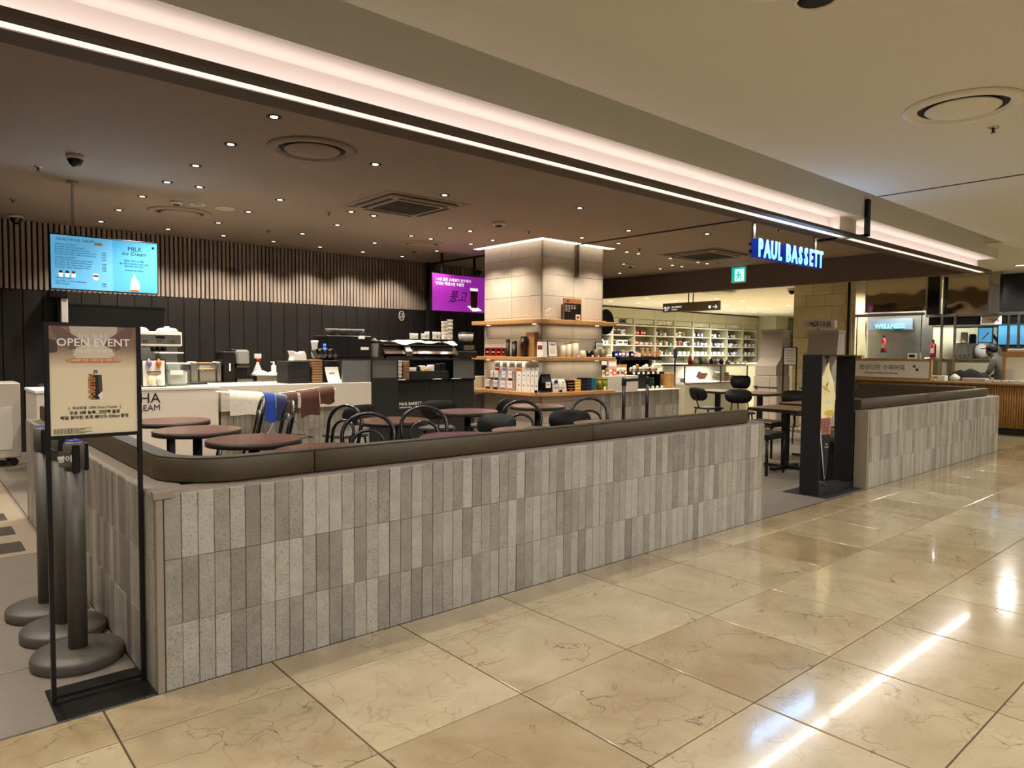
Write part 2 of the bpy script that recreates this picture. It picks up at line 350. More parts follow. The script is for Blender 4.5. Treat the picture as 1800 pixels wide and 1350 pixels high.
# ================================================================== STRUCTURE
# ---- mall floor: marble slabs
PX, PY = .655, .648
base = struct(MB().box(-6, 32, -8, 20, -.12, -.006).build('floor', 'floor_base'), 'polished beige marble floor of the mall corridor', 'floor')
def slab_mesh(sx, sy, c=.003):
    b = MB(); a, d = sx/2, sy/2
    b._add([(-a,-d,-.02),(a,-d,-.02),(a,d,-.02),(-a,d,-.02),(-a,-d,-c*.5),(a,-d,-c*.5),(a,d,-c*.5),(-a,d,-c*.5),(-a+c,-d+c,0),(a-c,-d+c,0),(a-c,d-c,0),(-a+c,d-c,0)],
           [(4,5,9,8),(5,6,10,9),(6,7,11,10),(7,4,8,11),(8,9,10,11),(0,1,5,4),(1,2,6,5),(2,3,7,6),(3,0,4,7)])
    return b
def lay(parent, x0, x1, y0, y1, material, cache={}, name='slab', gap=.0065, z=0, thin=0):
    k = (round(x1-x0, 3), round(y1-y0, 3), material)
    if k not in cache: cache[k] = slab_mesh(x1-x0-gap, y1-y0-gap).mesh(name, material)
    return child(name, cache[k], parent, Vector(((x0+x1)/2, (y0+y1)/2, z))-parent.location)
xs = [.545+PX*i for i in range(-2, 26)]; ys = [2.709-PY*i for i in range(0, 7)]
for i in range(len(xs)-1):
    lay(base, xs[i], xs[i+1], 2.709, YW, 'marble')
    for j in range(len(ys)-1): lay(base, xs[i], xs[i+1], ys[j+1], ys[j], 'marble')
ff = struct(MB().box(XF+.1, 32, YW, 20, -.05, 0).build('floor_far', 'marble'), 'polished beige floor of the far shops', 'floor')
# ---- cafe floor: dark terrazzo slabs
cf = struct(MB().box(-3, XF, YW, YB, -.05, -.007).build('floor_cafe', 'joint_light'), 'dark grey terrazzo floor of the cafe', 'floor')
for i in range(-1, 18):
    for j in range(13):
        x0 = .085+.65*i; y0 = YW+.0+(.615 if j else 0)+.65*max(0, j-1); y1 = YW+.615+.65*j
        if y0 > 9 and i > 1: continue
        if .05 < x0 < 11 and YW+1 < y0 and 0: continue
        lay(cf, x0, min(x0+.65, XF), y0, min(y1, YB), 'terrazzo')
MB().box(-2, 12.4, YW-.006, YW+.006, -.02, .0015).build('edge_strip', 'steel', cf, True)
tr = struct(MB().box(.1, .71, 5.6, 8.95, 0, .004).build('trim_1', 'inlay_light'), 'pale stone floor band with dark planks beside the low wall', 'floor')
for k in range(6):
    MB().box(.12, .6, 5.7+.555*k, 6.0+.555*k, .003, .0055).build('plank', 'inlay_dark', tr, True)

# ---- low tiled walls
TP, TW, TH = .0642, .0627, .2652
def tile_mesh():
    b = MB(); a, h, c, t = TW/2, TH, .0022, .009
    b._add([(-a,0,0),(a,0,0),(a,0,h),(-a,0,h),(-a,-t+c,0),(a,-t+c,0),(a,-t+c,h),(-a,-t+c,h),(-a+c,-t,c),(a-c,-t,c),(a-c,-t,h-c),(-a+c,-t,h-c)],
           [(0,1,5,4),(1,2,6,5),(2,3,7,6),(3,0,4,7),(4,5,9,8),(5,6,10,9),(6,7,11,10),(7,4,8,11),(8,9,10,11)])
    return b.mesh('tile', 'tile')
TILE = tile_mesh()
def tile_face(parent, p0, p1, rows=3, z0=.001, pitch=TP):     # tiles on the face seen on the right hand side walking p0->p1 outward normal = (dy,-dx)
    d = Vector((p1[0]-p0[0], p1[1]-p0[1], 0)); L = d.length; d.normalize(); n = int(L/pitch); rz = math.atan2(d.y, d.x); pit = L/n
    for r_ in range(rows):
        for i in range(n):
            q = Vector((p0[0], p0[1], 0))+d*((i+.5)*pit); out = Vector((d.y, -d.x, 0))
            q += out*rnd.uniform(-.0012, .0016)
            o = child('tile', TILE, parent, q+Vector((0,0,z0+r_*.2665))-parent.location, (0, rnd.gauss(0, .0025), rz+rnd.gauss(0, .008)))
WT = .14
wf = struct(MB().box(.744, 5.362, YW+.009, YW+WT, 0, .792).build('wall_front', 'grout'), 'long low front wall of pale grey upright tiles with leather pads on top', 'wall')
tile_face(wf, (.768, YW+.009), (5.345, YW+.009))
MB().cbox(.738, 5.362, YW+.006, YW+WT+.02, .7925, .803, .003).build('coping', 'coping', wf, True)
MB().box(.739, .764, YW, YW+.03, 0, .795).build('corner_trim', 'trim_beige', wf, True)
MB().box(5.348, 5.366, YW, YW+WT, 0, .80).build('end_trim', 'trim_beige', wf, True)
MB().box(.728, .80, YW-.008, YW+.005, .785, .812).box(.728, .80, YW+.005, YW+.03, .8045, .812).build('corner_cap', 'trim_beige', wf, True, label='small wooden cap on the wall corner')
ws = struct(MB().box(.744, .744+WT, YW+.03, 6.8, 0, .792).build('wall_side', 'grout'), 'low tiled side wall behind the belt posts', 'wall')
tile_face(ws, (.744, 6.79), (.744, YW+.035))
MB().cbox(.738, .744+WT, YW+WT+.021, 6.8, .7925, .803, .003).build('coping', 'coping', ws, True)
MB().box(.735, .90, 6.8, 6.815, 0, .80).build('end_trim', 'trim_beige', ws, True)
w2 = struct(MB().box(7.44, 11.85, YW+.009, YW+WT, 0, .792).build('wall_right', 'grout'), 'low tiled wall with leather pads right of the ice-cream stand', 'wall')
tile_face(w2, (7.45, YW+.009), (11.835, YW+.009))
MB().cbox(7.42, 11.85, YW+.006, YW+WT+.02, .792, .803, .003).build('coping', 'coping', w2, True)
MB().box(7.40, 7.438, YW, YW+WT-.01, 0, .80).build('end_trim', 'trim_beige', w2, True)
MB().box(11.83, 11.853, YW, YW+.03, 0, .80).build('corner_trim', 'trim_beige', w2, True)
w3 = struct(MB().box(11.71, 11.85, YW+WT, 5.05, 0, .80).build('wall_end', 'grout'), 'low end wall of the right seating bay', 'wall')

# ---- cafe ceiling, bulkhead lip, cove, beam
cc = struct(MB().box(-3, XF, 3.59, YB+.1, ZC, ZC+.1).build('ceiling', 'ceil_brown'), 'brown painted cafe ceiling', 'ceiling')
XL0, XL1 = -3, 12.41
lip = struct(MB().box(XL0, XL1, 3.29, 3.365, 2.63, 2.66).box(XL0, XL1, 3.44, 3.60, 2.63, 2.66).box(XL0, XL1, 3.365, 3.44, 2.646, 2.66)
             .box(XL0, XL1, 3.585, 3.60, 2.66, 3.06).build('trim_2', 'lip_brown'), 'brown bulkhead lip with a recessed light line along the cafe front', 'bulkhead')
MB().box(XL0, XL1-.03, 3.367, 3.438, 2.634, 2.645).build('light_line', 'led', lip, True, label='glowing white light line')
lamp('light_line_lamp', 'AREA', (0, 3.4025-lip.location.y, 2.633-lip.location.z), 34, (1, .91, .84), lip, XL1-XL0-.1, .06)
MB().box(XL0, XL1-.25, 3.33, 3.36, 2.661, 2.668).build('cove_strip', 'led_soft', lip, True)
cov = struct(MB().box(XL0, 7.33, 3.41, 3.45, 2.66, 2.84).box(7.72, 12.2, 3.41, 3.45, 2.66, 2.84).box(XL0, 12.2, 3.21, 3.45, 2.80, 2.86).box(7.33, 7.72, 3.30, 3.45, 2.665, 2.80)
             .build('trim_3', 'cove_white'), 'white cove lit from below above the bulkhead lip', 'cove')
bm_ = struct(MB().box(XL0, 12.25, 3.17, 3.21, 2.80, 3.2).box(12.25-.04, 12.25, 3.21, 3.6, 2.86, 3.2).build('beam_front', 'beam_gray'), 'grey beam face above the lit cove', 'beam')
post = MB().box(7.60, 7.66, 3.13, 3.66, 2.61, 2.632).box(7.60, 7.66, 3.13, 3.168, 2.61, 2.99).build('ceiling_divider', 'black_steel')
tag(post, 'dark steel divider bar crossing the lit cove right of the hanging sign', 'bar')
fas = struct(MB().box(XF, XF+.12, 3.6, 11.3, 2.61, ZC+.1).build('fascia_far', 'fascia'), 'dark brown fascia band at the far end of the cafe ceiling', 'fascia')
cm = struct(MB().box(-6, 11.56, -8, 2.91, ZM, ZM+.1).build('ceiling_mall', 'ceil_mall'), 'cream ceiling of the mall corridor', 'ceiling')
cm2 = struct(MB().box(11.60, 32, -8, 3.62, ZM+.02, ZM+.14).box(XF+.12, 32, 3.62, 20, ZM+.02, ZM+.14).box(11.56, 12.3, 2.0, 3.62, ZM+.06, ZM+.14).build('ceiling_far', 'ceil_mall'), 'cream ceiling over the far shops', 'ceiling')
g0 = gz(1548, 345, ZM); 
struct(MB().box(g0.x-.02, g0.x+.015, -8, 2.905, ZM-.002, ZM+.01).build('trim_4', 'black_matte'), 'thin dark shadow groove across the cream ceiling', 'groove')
struct(MB().box(-6, 12.3, 2.89, 3.17, 3.16, 3.22).build('trim_5', 'beam_gray'), 'recess above the corridor ceiling edge', 'recess')

# ---- back wall: dark boards below, upright slats above
wb = struct(MB().box(-3, 12.2, YB, YB+.1, 0, 2.15).build('wall_back', 'panel_back'), 'back wall of dark upright boards below pale slats', 'wall')
ZS = 2.14
bd = MB().cbox(-.108, .108, -.02, 0, 0, ZS, .005).mesh('board', 'panel_dark')
for i in range(56): child('board', bd, wb, Vector((-.9+.2215*i, YB, 0))-wb.location)
wsl = struct(MB().box(-3, 12.2, YB+.02, YB+.1, 2.15, ZC).build('wall_back_upper', 'slat_back'), 'band of pale upright wooden slats below the cafe ceiling', 'wall')
sl = MB().cbox(-.0205, .0205, -.045, 0, 0, ZC-2.145, .003).mesh('slat', 'slat')
for i in range(150): child('slat', sl, wsl, Vector((.35+.0625*i, YB+.02, 2.145))-wsl.location)
MB().box(7.53, 7.66, YB-.12, YB+.02, 0, ZC).build('door_post', 'black_matte', wsl, True, label='dark upright post in the slat wall')
struct(MB().box(-3.1, -3, -8, YB, 0, 3.2).build('wall_left', 'wall_plain')); struct(MB().box(-6, 32, -8.1, -8, 0, 3.2).build('wall_corridor', 'ceil_mall'))
struct(MB().box(32, 32.1, -8, 20, 0, 3.2).build('wall_far_right', 'shop_cream')); struct(MB().box(12.2, 32, 19.9, 20, 0, 3.2).build('wall_far_back', 'shop_cream'))

# ---- ceiling tracks (thin dark recesses)
a = gz(1012, 430, ZC); b = gz(1299, 384, ZC)
tag(MB().box(a.x-.02, a.x+.025, b.y, a.y-.02, ZC-.012, ZC-.001).build('ceiling_track', 'black_matte'), 'dark ceiling track running from the column towards the hanging letters', 'track')
t2 = MB().box(7.60, 7.66, 8.6, YB-.15, ZC-.02, ZC-.001).build('ceiling_track', 'black_matte'); tag(t2, 'dark ceiling track above the purple drink screen', 'track')

# ---- lights in the mall corridor ceiling
MT = MB().lathe([(.062, 0), (.062, -.006), (.05, -.008), (.045, .0)], n=20).mesh('trim_ring', 'white')
ML = MB().lathe([(.046, -.003), (.046, -.001)], n=18).mesh('lens', 'lens')
mall_pts = [(x, y) for y in (.35, -1.6, -3.6) for x in (-1.2, .9, 3.0, 5.1, 7.2, 9.3, 11.6, 13.9)]
for i, (x, y) in enumerate(mall_pts):
    d = thing('recessed_downlight', 'white recessed downlight, %s along the corridor row %s the camera' % (nth(i % 8), ['just in front of', 'just behind', 'well behind'][i//8]), 'downlight', (x, y, ZM), 0, 'corridor downlights')
    child('trim_ring', MT, d); child('lens', ML, d)
    lamp('downlight_lamp', 'SPOT', (0, 0, -.03), 40, (1, .97, .93), d, .06, spot=R(168), blend=.45)
cool = gz(1372, -58, ZM)
d = thing('recessed_downlight', 'cool blue recessed light in the cream ceiling mirrored in the floor', 'downlight', (cool.x, cool.y, ZM))
child('trim_ring', MT, d, scale=(4.4, 4.4, 1)); MB().lathe([(.24, -.003), (.24, -.001)], n=18).build('lens', 'lens_cool', d)
# ================================================================== CAFE CEILING FIXTURES
DT = MB().lathe([(.052, 0), (.052, -.004), (.040, -.005), (.036, .003)], n=18).mesh('trim_ring', 'black_matte')
DL = MB().lathe([(.027, -.0055), (.027, -.001)], n=14).mesh('lens', 'lens')
DT2 = MB().lathe([(.052, 0), (.052, -.004), (.040, -.005), (.036, .003)], n=18).mesh('trim_ring', 'white')
cafe_px = [(405.5,253.3),(344,291),(293.8,319.8),(351,328.5),(250,345),(209,368.8),(177.5,389),(436.8,372),(383.8,391.5),(295.5,402.5),(393,414),
 (481.7,205),(659.8,288.6),(492,351),(781.4,342.5),(617,371.7),(656.7,378.8),(593.3,395.2),(531.7,410.8),(480.9,424.3),(562.7,434),(658.5,427),(723,414.3),(757,419.5),(791.4,400.5),(826.4,406),(638,442.7),(707,450.4),(767.6,441),(827.7,428.7),(866,422),
 (1019,365.3),(1105,405),(1022.8,417.8),(1243,411),(1087.5,427.5),(1101.7,442.8),(1122,445.8),(1178.6,454),(1096.4,464),(1182,466),(1198.6,468.3),(1227,461),(1243,463.3),(1160.6,472.2),(1089.4,480)]
cafe_px.sort()
for i, (px, py) in enumerate(cafe_px):
    p = gz(px, py, ZC)
    d = thing('recessed_downlight', 'small recessed downlight in the brown cafe ceiling, %s counted from the left' % nth(i), 'downlight', (p.x, p.y, ZC), 0, 'cafe downlights')
    child('trim_ring', DT, d); child('lens', DL, d)
    lamp('downlight_lamp', 'SPOT', (0, 0, -.03), 38, (1, .88, .74), d, .04, spot=R(115), blend=.6)

for i, (x, y) in enumerate([(.12, 3.9), (-.9, 4.4), (.15, 5.3), (-.9, 6.2), (.2, 7.2), (-.9, 8.2), (.3, 9.3)]):  # downlights added beyond the view to brighten the dark left aisle
    d = thing('recessed_downlight', 'added unseen downlight over the left aisle, %s from the corridor' % nth(i), 'downlight', (x, y, ZC), 0, 'added left aisle downlights')
    child('trim_ring', DT, d); child('lens', DL, d)
    lamp('downlight_lamp', 'SPOT', (0, 0, -.03), 38, (1, .88, .74), d, .04, spot=R(115), blend=.6)

def diffuser(px, py, z, r, label, ring='ceil_brown'):
    p = gz(px, py, z); d = thing('ceiling_diffuser', label, 'air diffuser', (p.x, p.y, z))
    MB().lathe([(r, 0), (r, -.008), (r*.93, -.022), (r*.80, -.024), (r*.76, -.004), (r*.7, .0)], n=48).build('outer_ring', ring, d)
    MB().lathe([(r*.76, -.003), (r*.3, -.002)], n=40).build('dark_gap', 'black_matte', d)
    MB().lathe([(r*.60, -.008), (r*.63, -.014), (r*.6, -.022), (r*.2, -.024)], n=40).build('centre_plate', ring, d)
    return d
diffuser(549, 262, ZC, .36, 'large round air diffuser in the brown ceiling nearest the light line')
diffuser(317, 373, ZC, .36, 'round air diffuser in the brown ceiling right of the blue menu screen')
diffuser(741, 428, ZC, .34, 'round air diffuser in the brown ceiling left of the column')
diffuser(1692, 187, ZM, .33, 'round air diffuser in the cream corridor ceiling', 'white')
diffuser(1264, 514, ZM, .42, 'flat round air diffuser in the cream ceiling beyond the fascia', 'ceil_mall')
def flush_disc(px, py, z, r, label, name='ceiling_speaker', mid='lens_off', ring='white'):
    p = gz(px, py, z); d = thing(name, label, 'speaker', (p.x, p.y, z))
    MB().lathe([(r, 0), (r, -.006), (r*.85, -.012), (r*.82, -.003)], n=36).build('rim', ring, d); MB().lathe([(r*.83, -.004), (r*.3, -.006), (.001, -.006)], n=30).build('grille', mid, d)
flush_disc(395, 366, ZC, .11, 'flush pale round speaker plate right of the ceiling diffuser')
flush_disc(347, 358.5, ZC, .09, 'round ceiling spot plate with shiny lens above the diffuser', mid='steel')
flush_disc(1435, -2, ZM, .095, 'dark round speaker at the top edge of the cream ceiling', mid='black_matte')

def cassette(corners, label):
    P = [gz(x, y, ZC) for x, y in corners]; x0 = (P[0].x+P[1].x)/2; y0 = P[1].y; S = P[2].x-P[1].x
    d = thing('ceiling_air_conditioner', label, 'air conditioner', (x0+S/2, y0+S/2, ZC)); h = S/2
    MB().box(-h,h,-h,-h+.03,-.006,0).box(-h,h,h-.03,h,-.006,0).box(-h,-h+.03,-h+.03,h-.03,-.006,0).box(h-.03,h,-h+.03,h-.03,-.006,0).build('surround', 'ceil_brown', d)
    q = h-.09; MB().cbox(-q, q, -q, q, -.035, -.001, .03).build('panel', 'ceil_brown', d)
    for k in range(4):
        a = k*math.pi/2; o = MB().box(-q*.72, q*.72, q*.80, q*.92, -.038, -.034).xf(Matrix.Rotation(a, 4, 'Z')).build('air_slot', 'black_matte', d)
    g = q*.64; MB().box(-g, g, -g, g, -.037, -.033).build('grille_back', 'black_matte', d)
    n = 13
    bars = MB()
    for k in range(n+1):
        t = -g+2*g*k/n; bars.box(t-.004, t+.004, -g, g, -.043, -.037); bars.box(-g, g, t-.003, t+.003, -.041, -.037)
    bars.build('grille', 'lip_brown', d)
cassette([(601,361.4),(684,334),(823,360)], 'square ceiling air conditioner with dark grille left of the column')
cassette([(1163,447),(1257,434),(1326,447)], 'square ceiling air conditioner with dark grille left of the hanging letters')

def dome_cam(px, py, z, label, s=1):
    p = gz(px, py, z); d = thing('dome_camera', label, 'security camera', (p.x, p.y, z))
    MB().lathe([(.062*s,0),(.066*s,-.025*s),(.058*s,-.032*s)], n=24).build('housing', 'white', d)
    MB().lathe([(.058*s,-.03*s),(.055*s,-.04*s),(.036*s,-.075*s),(.018*s,-.09*s),(.001,-.094*s)], n=20).build('dome', 'black_gloss', d)
dome_cam(132, 273, ZC, 'black dome camera on the brown ceiling above the blue menu screen', 1.1)
dome_cam(28, 378, ZC, 'black dome camera above the slat wall at the left edge', 1.25)
dome_cam(843, 472, ZC, 'black dome camera above the purple screen left of the column', 1.3)
dome_cam(1392, 507, ZM+.02, 'small dark camera beside the stone clad pillar', 1.6)
def detector(px, py, z, label, s=1):
    p = gz(px, py, z); d = thing('smoke_detector', label, 'smoke detector', (p.x, p.y, z))
    MB().lathe([(.065*s,0),(.068*s,-.018*s),(.055*s,-.032*s)], n=24).build('base', 'white', d); MB().lathe([(.035*s,-.03*s),(.038*s,-.045*s),(.01,-.05*s)], n=18).build('sensor', 'charcoal', d)
detector(310, 354, ZC, 'white smoke detector above the round diffuser near the menu screen'); detector(877, 391, ZC, 'white smoke detector on the ceiling above the column', 1.3)
detector(1108, 465, ZC, 'white smoke detector right of the column near the fascia', 1.3)
def sprinkler(px, py, z, label):
    p = gz(px, py, z); d = thing('sprinkler_head', label, 'sprinkler', (p.x, p.y, z))
    MB().lathe([(.035,0),(.033,-.006),(.012,-.008)], n=16).build('cover', 'steel', d); MB().lathe([(.009,-.008),(.009,-.03),(.016,-.034),(.016,-.037)], n=10).build('nozzle', 'charcoal', d)
for px, py, z, l in ((67,293,ZC,'left of the dome camera'),(22,350,ZC,'near the left edge above the slats'),(578,373,ZC,'left of the square air conditioner'),(472,405,ZC,'above the middle of the slat wall'),(728,442,ZC,'below the diffuser near the column'),(930,406,ZC,'in front of the column top'),
    (1124,437,ZC,'right of the column'),(1368,402,ZC,'above the hanging letters'),(1262,460,ZC,'above the green exit sign'),(1746,224,ZM,'in the cream ceiling under the round diffuser')):
    sprinkler(px, py, z, 'small sprinkler head '+l)

# ================================================================== HANGING SIGNS AND SCREENS
sg = thing('hanging_letter_sign', 'glowing pale blue PAUL BASSETT letters hanging below the bulkhead', 'sign', (6.8, 3.57, 2.29))
LX0, LX1 = gy(1328, 440, 3.52).x, gy(1444, 450, 3.52).x
word = 'PAUL BASSETT'; adv = {'P': .92, 'A': 1.0, 'U': .98, 'L': .80, ' ': .42, 'B': .98, 'S': .92, 'E': .84, 'T': .84}
tot = sum(adv[c] for c in word); xx = LX0; k = (LX1-LX0)/tot
for ch in word:
    wd = adv[ch]*k
    if ch != ' ':
        o = text(ch, .235, 'blue_white', sg, (xx+wd/2, 3.50, 2.297), ext=.004, bold=.007, sx=wd/(.235*.66)*.86, name='letter')
        o2 = text(ch, .235, 'sign_side', sg, (xx+wd/2, 3.545, 2.297), ext=.038, bold=.007, sx=wd/(.235*.66)*.86, name='letter_body')
    xx += wd
MB().box(LX0, LX1, 3.572, 3.59, 2.33, 2.36).box(LX0, LX1, 3.572, 3.59, 2.40, 2.43).build('rail', 'black_steel', sg, True)
for px in (1326, 1434): x = gy(px, 430, 3.57).x; MB().box(x-.018, x+.018, 3.57, 3.59, 2.33, 2.632).build('hanger', 'steel', sg, True)
lamp('sign_glow', 'AREA', (0, -.09, .1), 3, (.3, .55, 1), sg, 1.3, .18, rot=(R(-90), 0, 0))

ex = thing('exit_sign', 'green and white running-man exit sign on the brown fascia', 'exit sign', (XF-.03, 7.34, 2.72))
MB().box(XF-.05, XF-.001, 7.185, 7.50, 2.725, 3.035).build('housing', 'white', ex, True); MB().box(XF-.056, XF-.05, 7.20, 7.485, 2.74, 3.02).build('green_face', 'exit_green', ex, True)
MB().box(XF-.059, XF-.056, 7.225, 7.42, 2.755, 2.985).build('doorway', 'exit_white', ex, True)
def yz(pts, r): return MB().tube([(XF-.062, 7.34-a*.1, 2.87+b*.1) for a, b in pts], r, 6)
man = yz([(.0,.25),(.05,-.25)], .016)
for q in ([(.05,-.25),(.55,-.3),(.5,-.75)], [(.05,-.25),(-.3,-.6),(-.25,-1.0)], [(0,.2),(.4,.05),(.6,.25)], [(0,.2),(-.4,.1),(-.5,-.15)]): man.tube([(XF-.062, 7.34-a*.1, 2.87+b*.1) for a, b in q], .011, 6)
man.sphere(XF-.062, 7.345, 2.925, .006, .019, .022); man.build('running_figure', 'exit_green', ex, True)

# blue menu screen
Y1 = 8.2; A = gy(85.5, 408, Y1); B = gy(279, 519, Y1); Z0, Z1 = gy(182, 513, Y1).z, gy(182, 418, Y1).z
ms = thing('menu_screen', 'wide blue menu screen hanging over the ice-cream counter', 'screen', ((A.x+B.x)/2, Y1+.03, Z0))
MB().cbox(A.x, B.x, Y1, Y1+.06, Z0, Z1, .006).build('housing', 'black', ms, True); mx_ = A.x+(B.x-A.x)*.56
MB().box(A.x+.012, mx_, Y1-.003, Y1, Z0+.012, Z1-.012).build('left_picture', 'screen_blue2', ms, True); MB().box(mx_, B.x-.012, Y1-.003, Y1, Z0+.012, Z1-.012).build('right_picture', 'screen_blue', ms, True)
W_, H_ = B.x-A.x, Z1-Z0
def mt(s, u, v, sz, al='LEFT', bold=0, m_='ink', sh=0): return text(s, sz*H_, m_, ms, (A.x+u*W_, Y1-.0045, Z1-v*H_), name='menu_text', ext=.0006, bold=bold, align=al, shear=sh)
mt('SANG HA ICE CREAM', .06, .115, .062, bold=0); mt('ORIGINAL ICE CREAM', .045, .195, .034); mt('TOPPING ICE CREAM', .045, .43, .034); mt('WITH ICE CREAM', .045, .80, .034)
for k, s in enumerate(('밀크 아이스크림  Milk Ice Cream', '초코 아이스크림  Chocolate Ice Cream', '밀크 초코 아이스크림  Combination Ice Cream', '초코 밀크 아이스크림  Waffle Corn Ice Cream')): mt(s, .045, .245+.043*k, .034); mt('4,500', .5, .30+.043*k, .034, 'RIGHT')
for k, s in enumerate(('밀크 아이스크림  Strawberry Fruit Topping', '초코 아이스크림  Blueberry Fruit Topping', '초코 밀크 아이스  Choco Fudge Topping', '아이스크림  Coffee Topping Ice Cream')): mt(s, .045, .475+.043*k, .034); mt('5,500', .5, .505+.04*k, .034, 'RIGHT')
mt('아이스크림  Ice Cream Caffe Latte', .045, .855, .034); mt('아이스 Affogato', .045, .90, .034); mt('5,500', .5, .87, .034, 'RIGHT'); mt('6,500', .5, .915, .034, 'RIGHT')
mt('MILK', .77, .20, .115, 'CENTER', 0); mt('Ice Cream', .76, .285, .10, 'CENTER', 0, 'ink', .35); mt('밀크 아이스크림', .76, .41, .05, 'CENTER', 0); mt('밀크 아이스크림 초코 아이스크림', .76, .46, .036, 'CENTER'); mt('밀크 초코 아이스크림', .76, .505, .036, 'CENTER'); mt('SANG HA ICE CREAM', .76, .58, .034, 'CENTER')
def on_scr(u, v): return (A.x+u*W_, Z1-v*H_)
swirl = [(.72,.93),(.725,.84),(.735,.76),(.75,.69),(.758,.62),(.775,.70),(.80,.77),(.815,.85),(.81,.93)]
MB().prism([on_scr(*q) for q in swirl], 'y', Y1-.006, Y1-.004).build('ice_cream_picture', 'print_white', ms, True); MB().prism([on_scr(*q) for q in ((.72,.93),(.81,.93),(.80,.965),(.73,.965))], 'y', Y1-.006, Y1-.004).build('cone_picture', 'orange', ms, True)
for k in range(3):
    u = .075+.055*k
    MB().prism([on_scr(*q) for q in ((u,.70),(u+.04,.70),(u+.034,.77),(u+.006,.77))], 'y', Y1-.006, Y1-.004).build('cup_picture', 'print_white', ms, True); MB().prism([on_scr(*q) for q in ((u+.002,.70),(u+.038,.70),(u+.03,.655),(u+.01,.655))], 'y', Y1-.006, Y1-.004).build('topping_picture', ['wine','navy','red'][k], ms, True)
MB().prism([on_scr(*q) for q in ((.375,.68),(.43,.68),(.42,.79),(.385,.79))], 'y', Y1-.006, Y1-.004).build('cup_picture', 'print_white', ms, True); MB().prism([on_scr(*q) for q in ((.378,.70),(.427,.70),(.423,.735),(.382,.735))], 'y', Y1-.0065, Y1-.004).build('topping_picture', 'wood_table', ms, True)
for q in (.39, .415, .44): MB().prism([on_scr(*e) for e in ((q,.13),(q+.02,.09),(q+.035,.14),(q+.018,.17))], 'y', Y1-.006, Y1-.004).build('cone_picture', 'ceramic', ms, True)
MB().box(*(lambda p: (p[0]-.012, p[0]+.012, Y1-.006, Y1-.004, p[1]-.012, p[1]+.012))(on_scr(.948, .11))).build('logo_mark', 'ink', ms, True)
hx = gy(128, 400, Y1+.03).x
MB().box(hx-.012, hx+.012, Y1+.02, Y1+.045, Z1-.02, ZC-.01).build('hanger', 'steel', ms, True); MB().box(hx-.05, hx+.05, Y1-.02, Y1+.085, ZC-.014, ZC-.001).build('ceiling_plate', 'steel', ms, True)
lamp('screen_glow', 'AREA', (0, -.06, .28), 2.5, (.35, .68, 1), ms, W_*.95, H_*.9, rot=(R(-90), 0, 0))

Y2 = 9.8; A2 = gy(759, 479, Y2); B2 = gy(853.5, 552, Y2); a0, a1 = gy(806, 549, Y2).z, gy(806, 483, Y2).z
ps = thing('drink_screen', 'purple advertising screen with a dark iced drink left of the column', 'screen', ((A2.x+B2.x)/2, Y2+.03, a0))
MB().cbox(A2.x, B2.x, Y2, Y2+.06, a0, a1, .006).build('housing', 'black', ps, True); MB().box(A2.x+.01, B2.x-.01, Y2-.003, Y2, a0+.012, a1-.012).build('picture', 'screen_purple', ps, True)
W2, H2 = B2.x-A2.x, a1-a0; s2 = lambda u, v: (A2.x+u*W2, a1-v*H2)
text('1.6배 많은 스페셜티 원두에서', .062, 'print_white', ps, (A2.x+.06*W2, Y2-.005, a1-.19*H2), ext=.0006, bold=.0005, align='LEFT', name='caption'); text('맛있는 에센스만 추출한', .062, 'print_white', ps, (A2.x+.06*W2, Y2-.005, a1-.30*H2), ext=.0006, bold=.0005, align='LEFT', name='caption')
text('룽고', .21, 'ink_black', ps, (A2.x+.46*W2, Y2-.005, a1-.70*H2), ext=.0006, shear=.3, name='caption'); MB().prism([s2(.28,.72),s2(.68,.64),s2(.28,.735)], 'y', Y2-.006, Y2-.004).build('brush_stroke', 'ink_black', ps, True)
MB().prism([s2(.70,.40),s2(.84,.40),s2(.83,.86),s2(.71,.86)], 'y', Y2-.007, Y2-.004).build('drink_picture', 'wine', ps, True); MB().prism([s2(.695,.33),s2(.845,.33),s2(.84,.41),s2(.70,.41)], 'y', Y2-.007, Y2-.004).build('foam_picture', 'print_white', ps, True)
MB().prism([s2(.64,.82),s2(.80,.80),s2(.93,.93),s2(.75,.96)], 'y', Y2-.0055, Y2-.004).build('napkin_picture', 'print_white', ps, True)
for x in (A2.x+.2*W2, B2.x-.2*W2): MB().box(x-.015, x+.015, Y2+.02, Y2+.05, a1-.02, ZC-.001).build('hanger', 'black_steel', ps, True)
lamp('screen_glow', 'AREA', (0, -.06, .28), 0.6, (.75, .2, 1), ps, W2*.9, H2*.9, rot=(R(-90), 0, 0))

XD = 13.4; A3 = gx(1165, 534, XD); B3 = gx(1263.5, 528, XD); zt, zb = gx(1214, 531, XD).z, gx(1214, 547, XD).z
ds = thing('direction_sign', 'long brown hanging direction sign with white arrows beyond the fascia', 'sign', (XD, (A3.y+B3.y)/2, zb))
MB().cbox(XD, XD+.08, B3.y, A3.y, zb, zt, .004).build('board', 'ceil_brown', ds, True)
yy = lambda t: A3.y+(B3.y-A3.y)*t; zm = zb+.045
def arrow(t, up):
    y = yy(t); b = MB(); f_ = lambda a, c: (XD-.004, y-a, zm+.03+c)
    if up: b.tube([f_(0,-.05), f_(0,.05)], .007, 6).tube([f_(-.04,.01), f_(0,.05), f_(.04,.01)], .007, 6)
    else: b.tube([f_(-.05,0), f_(.05,0)], .007, 6).tube([f_(.01,-.04), f_(.05,0), f_(.01,.04)], .007, 6)
    b.build('arrow', 'print_white', ds, True)
arrow(.05, True); arrow(.94, False)
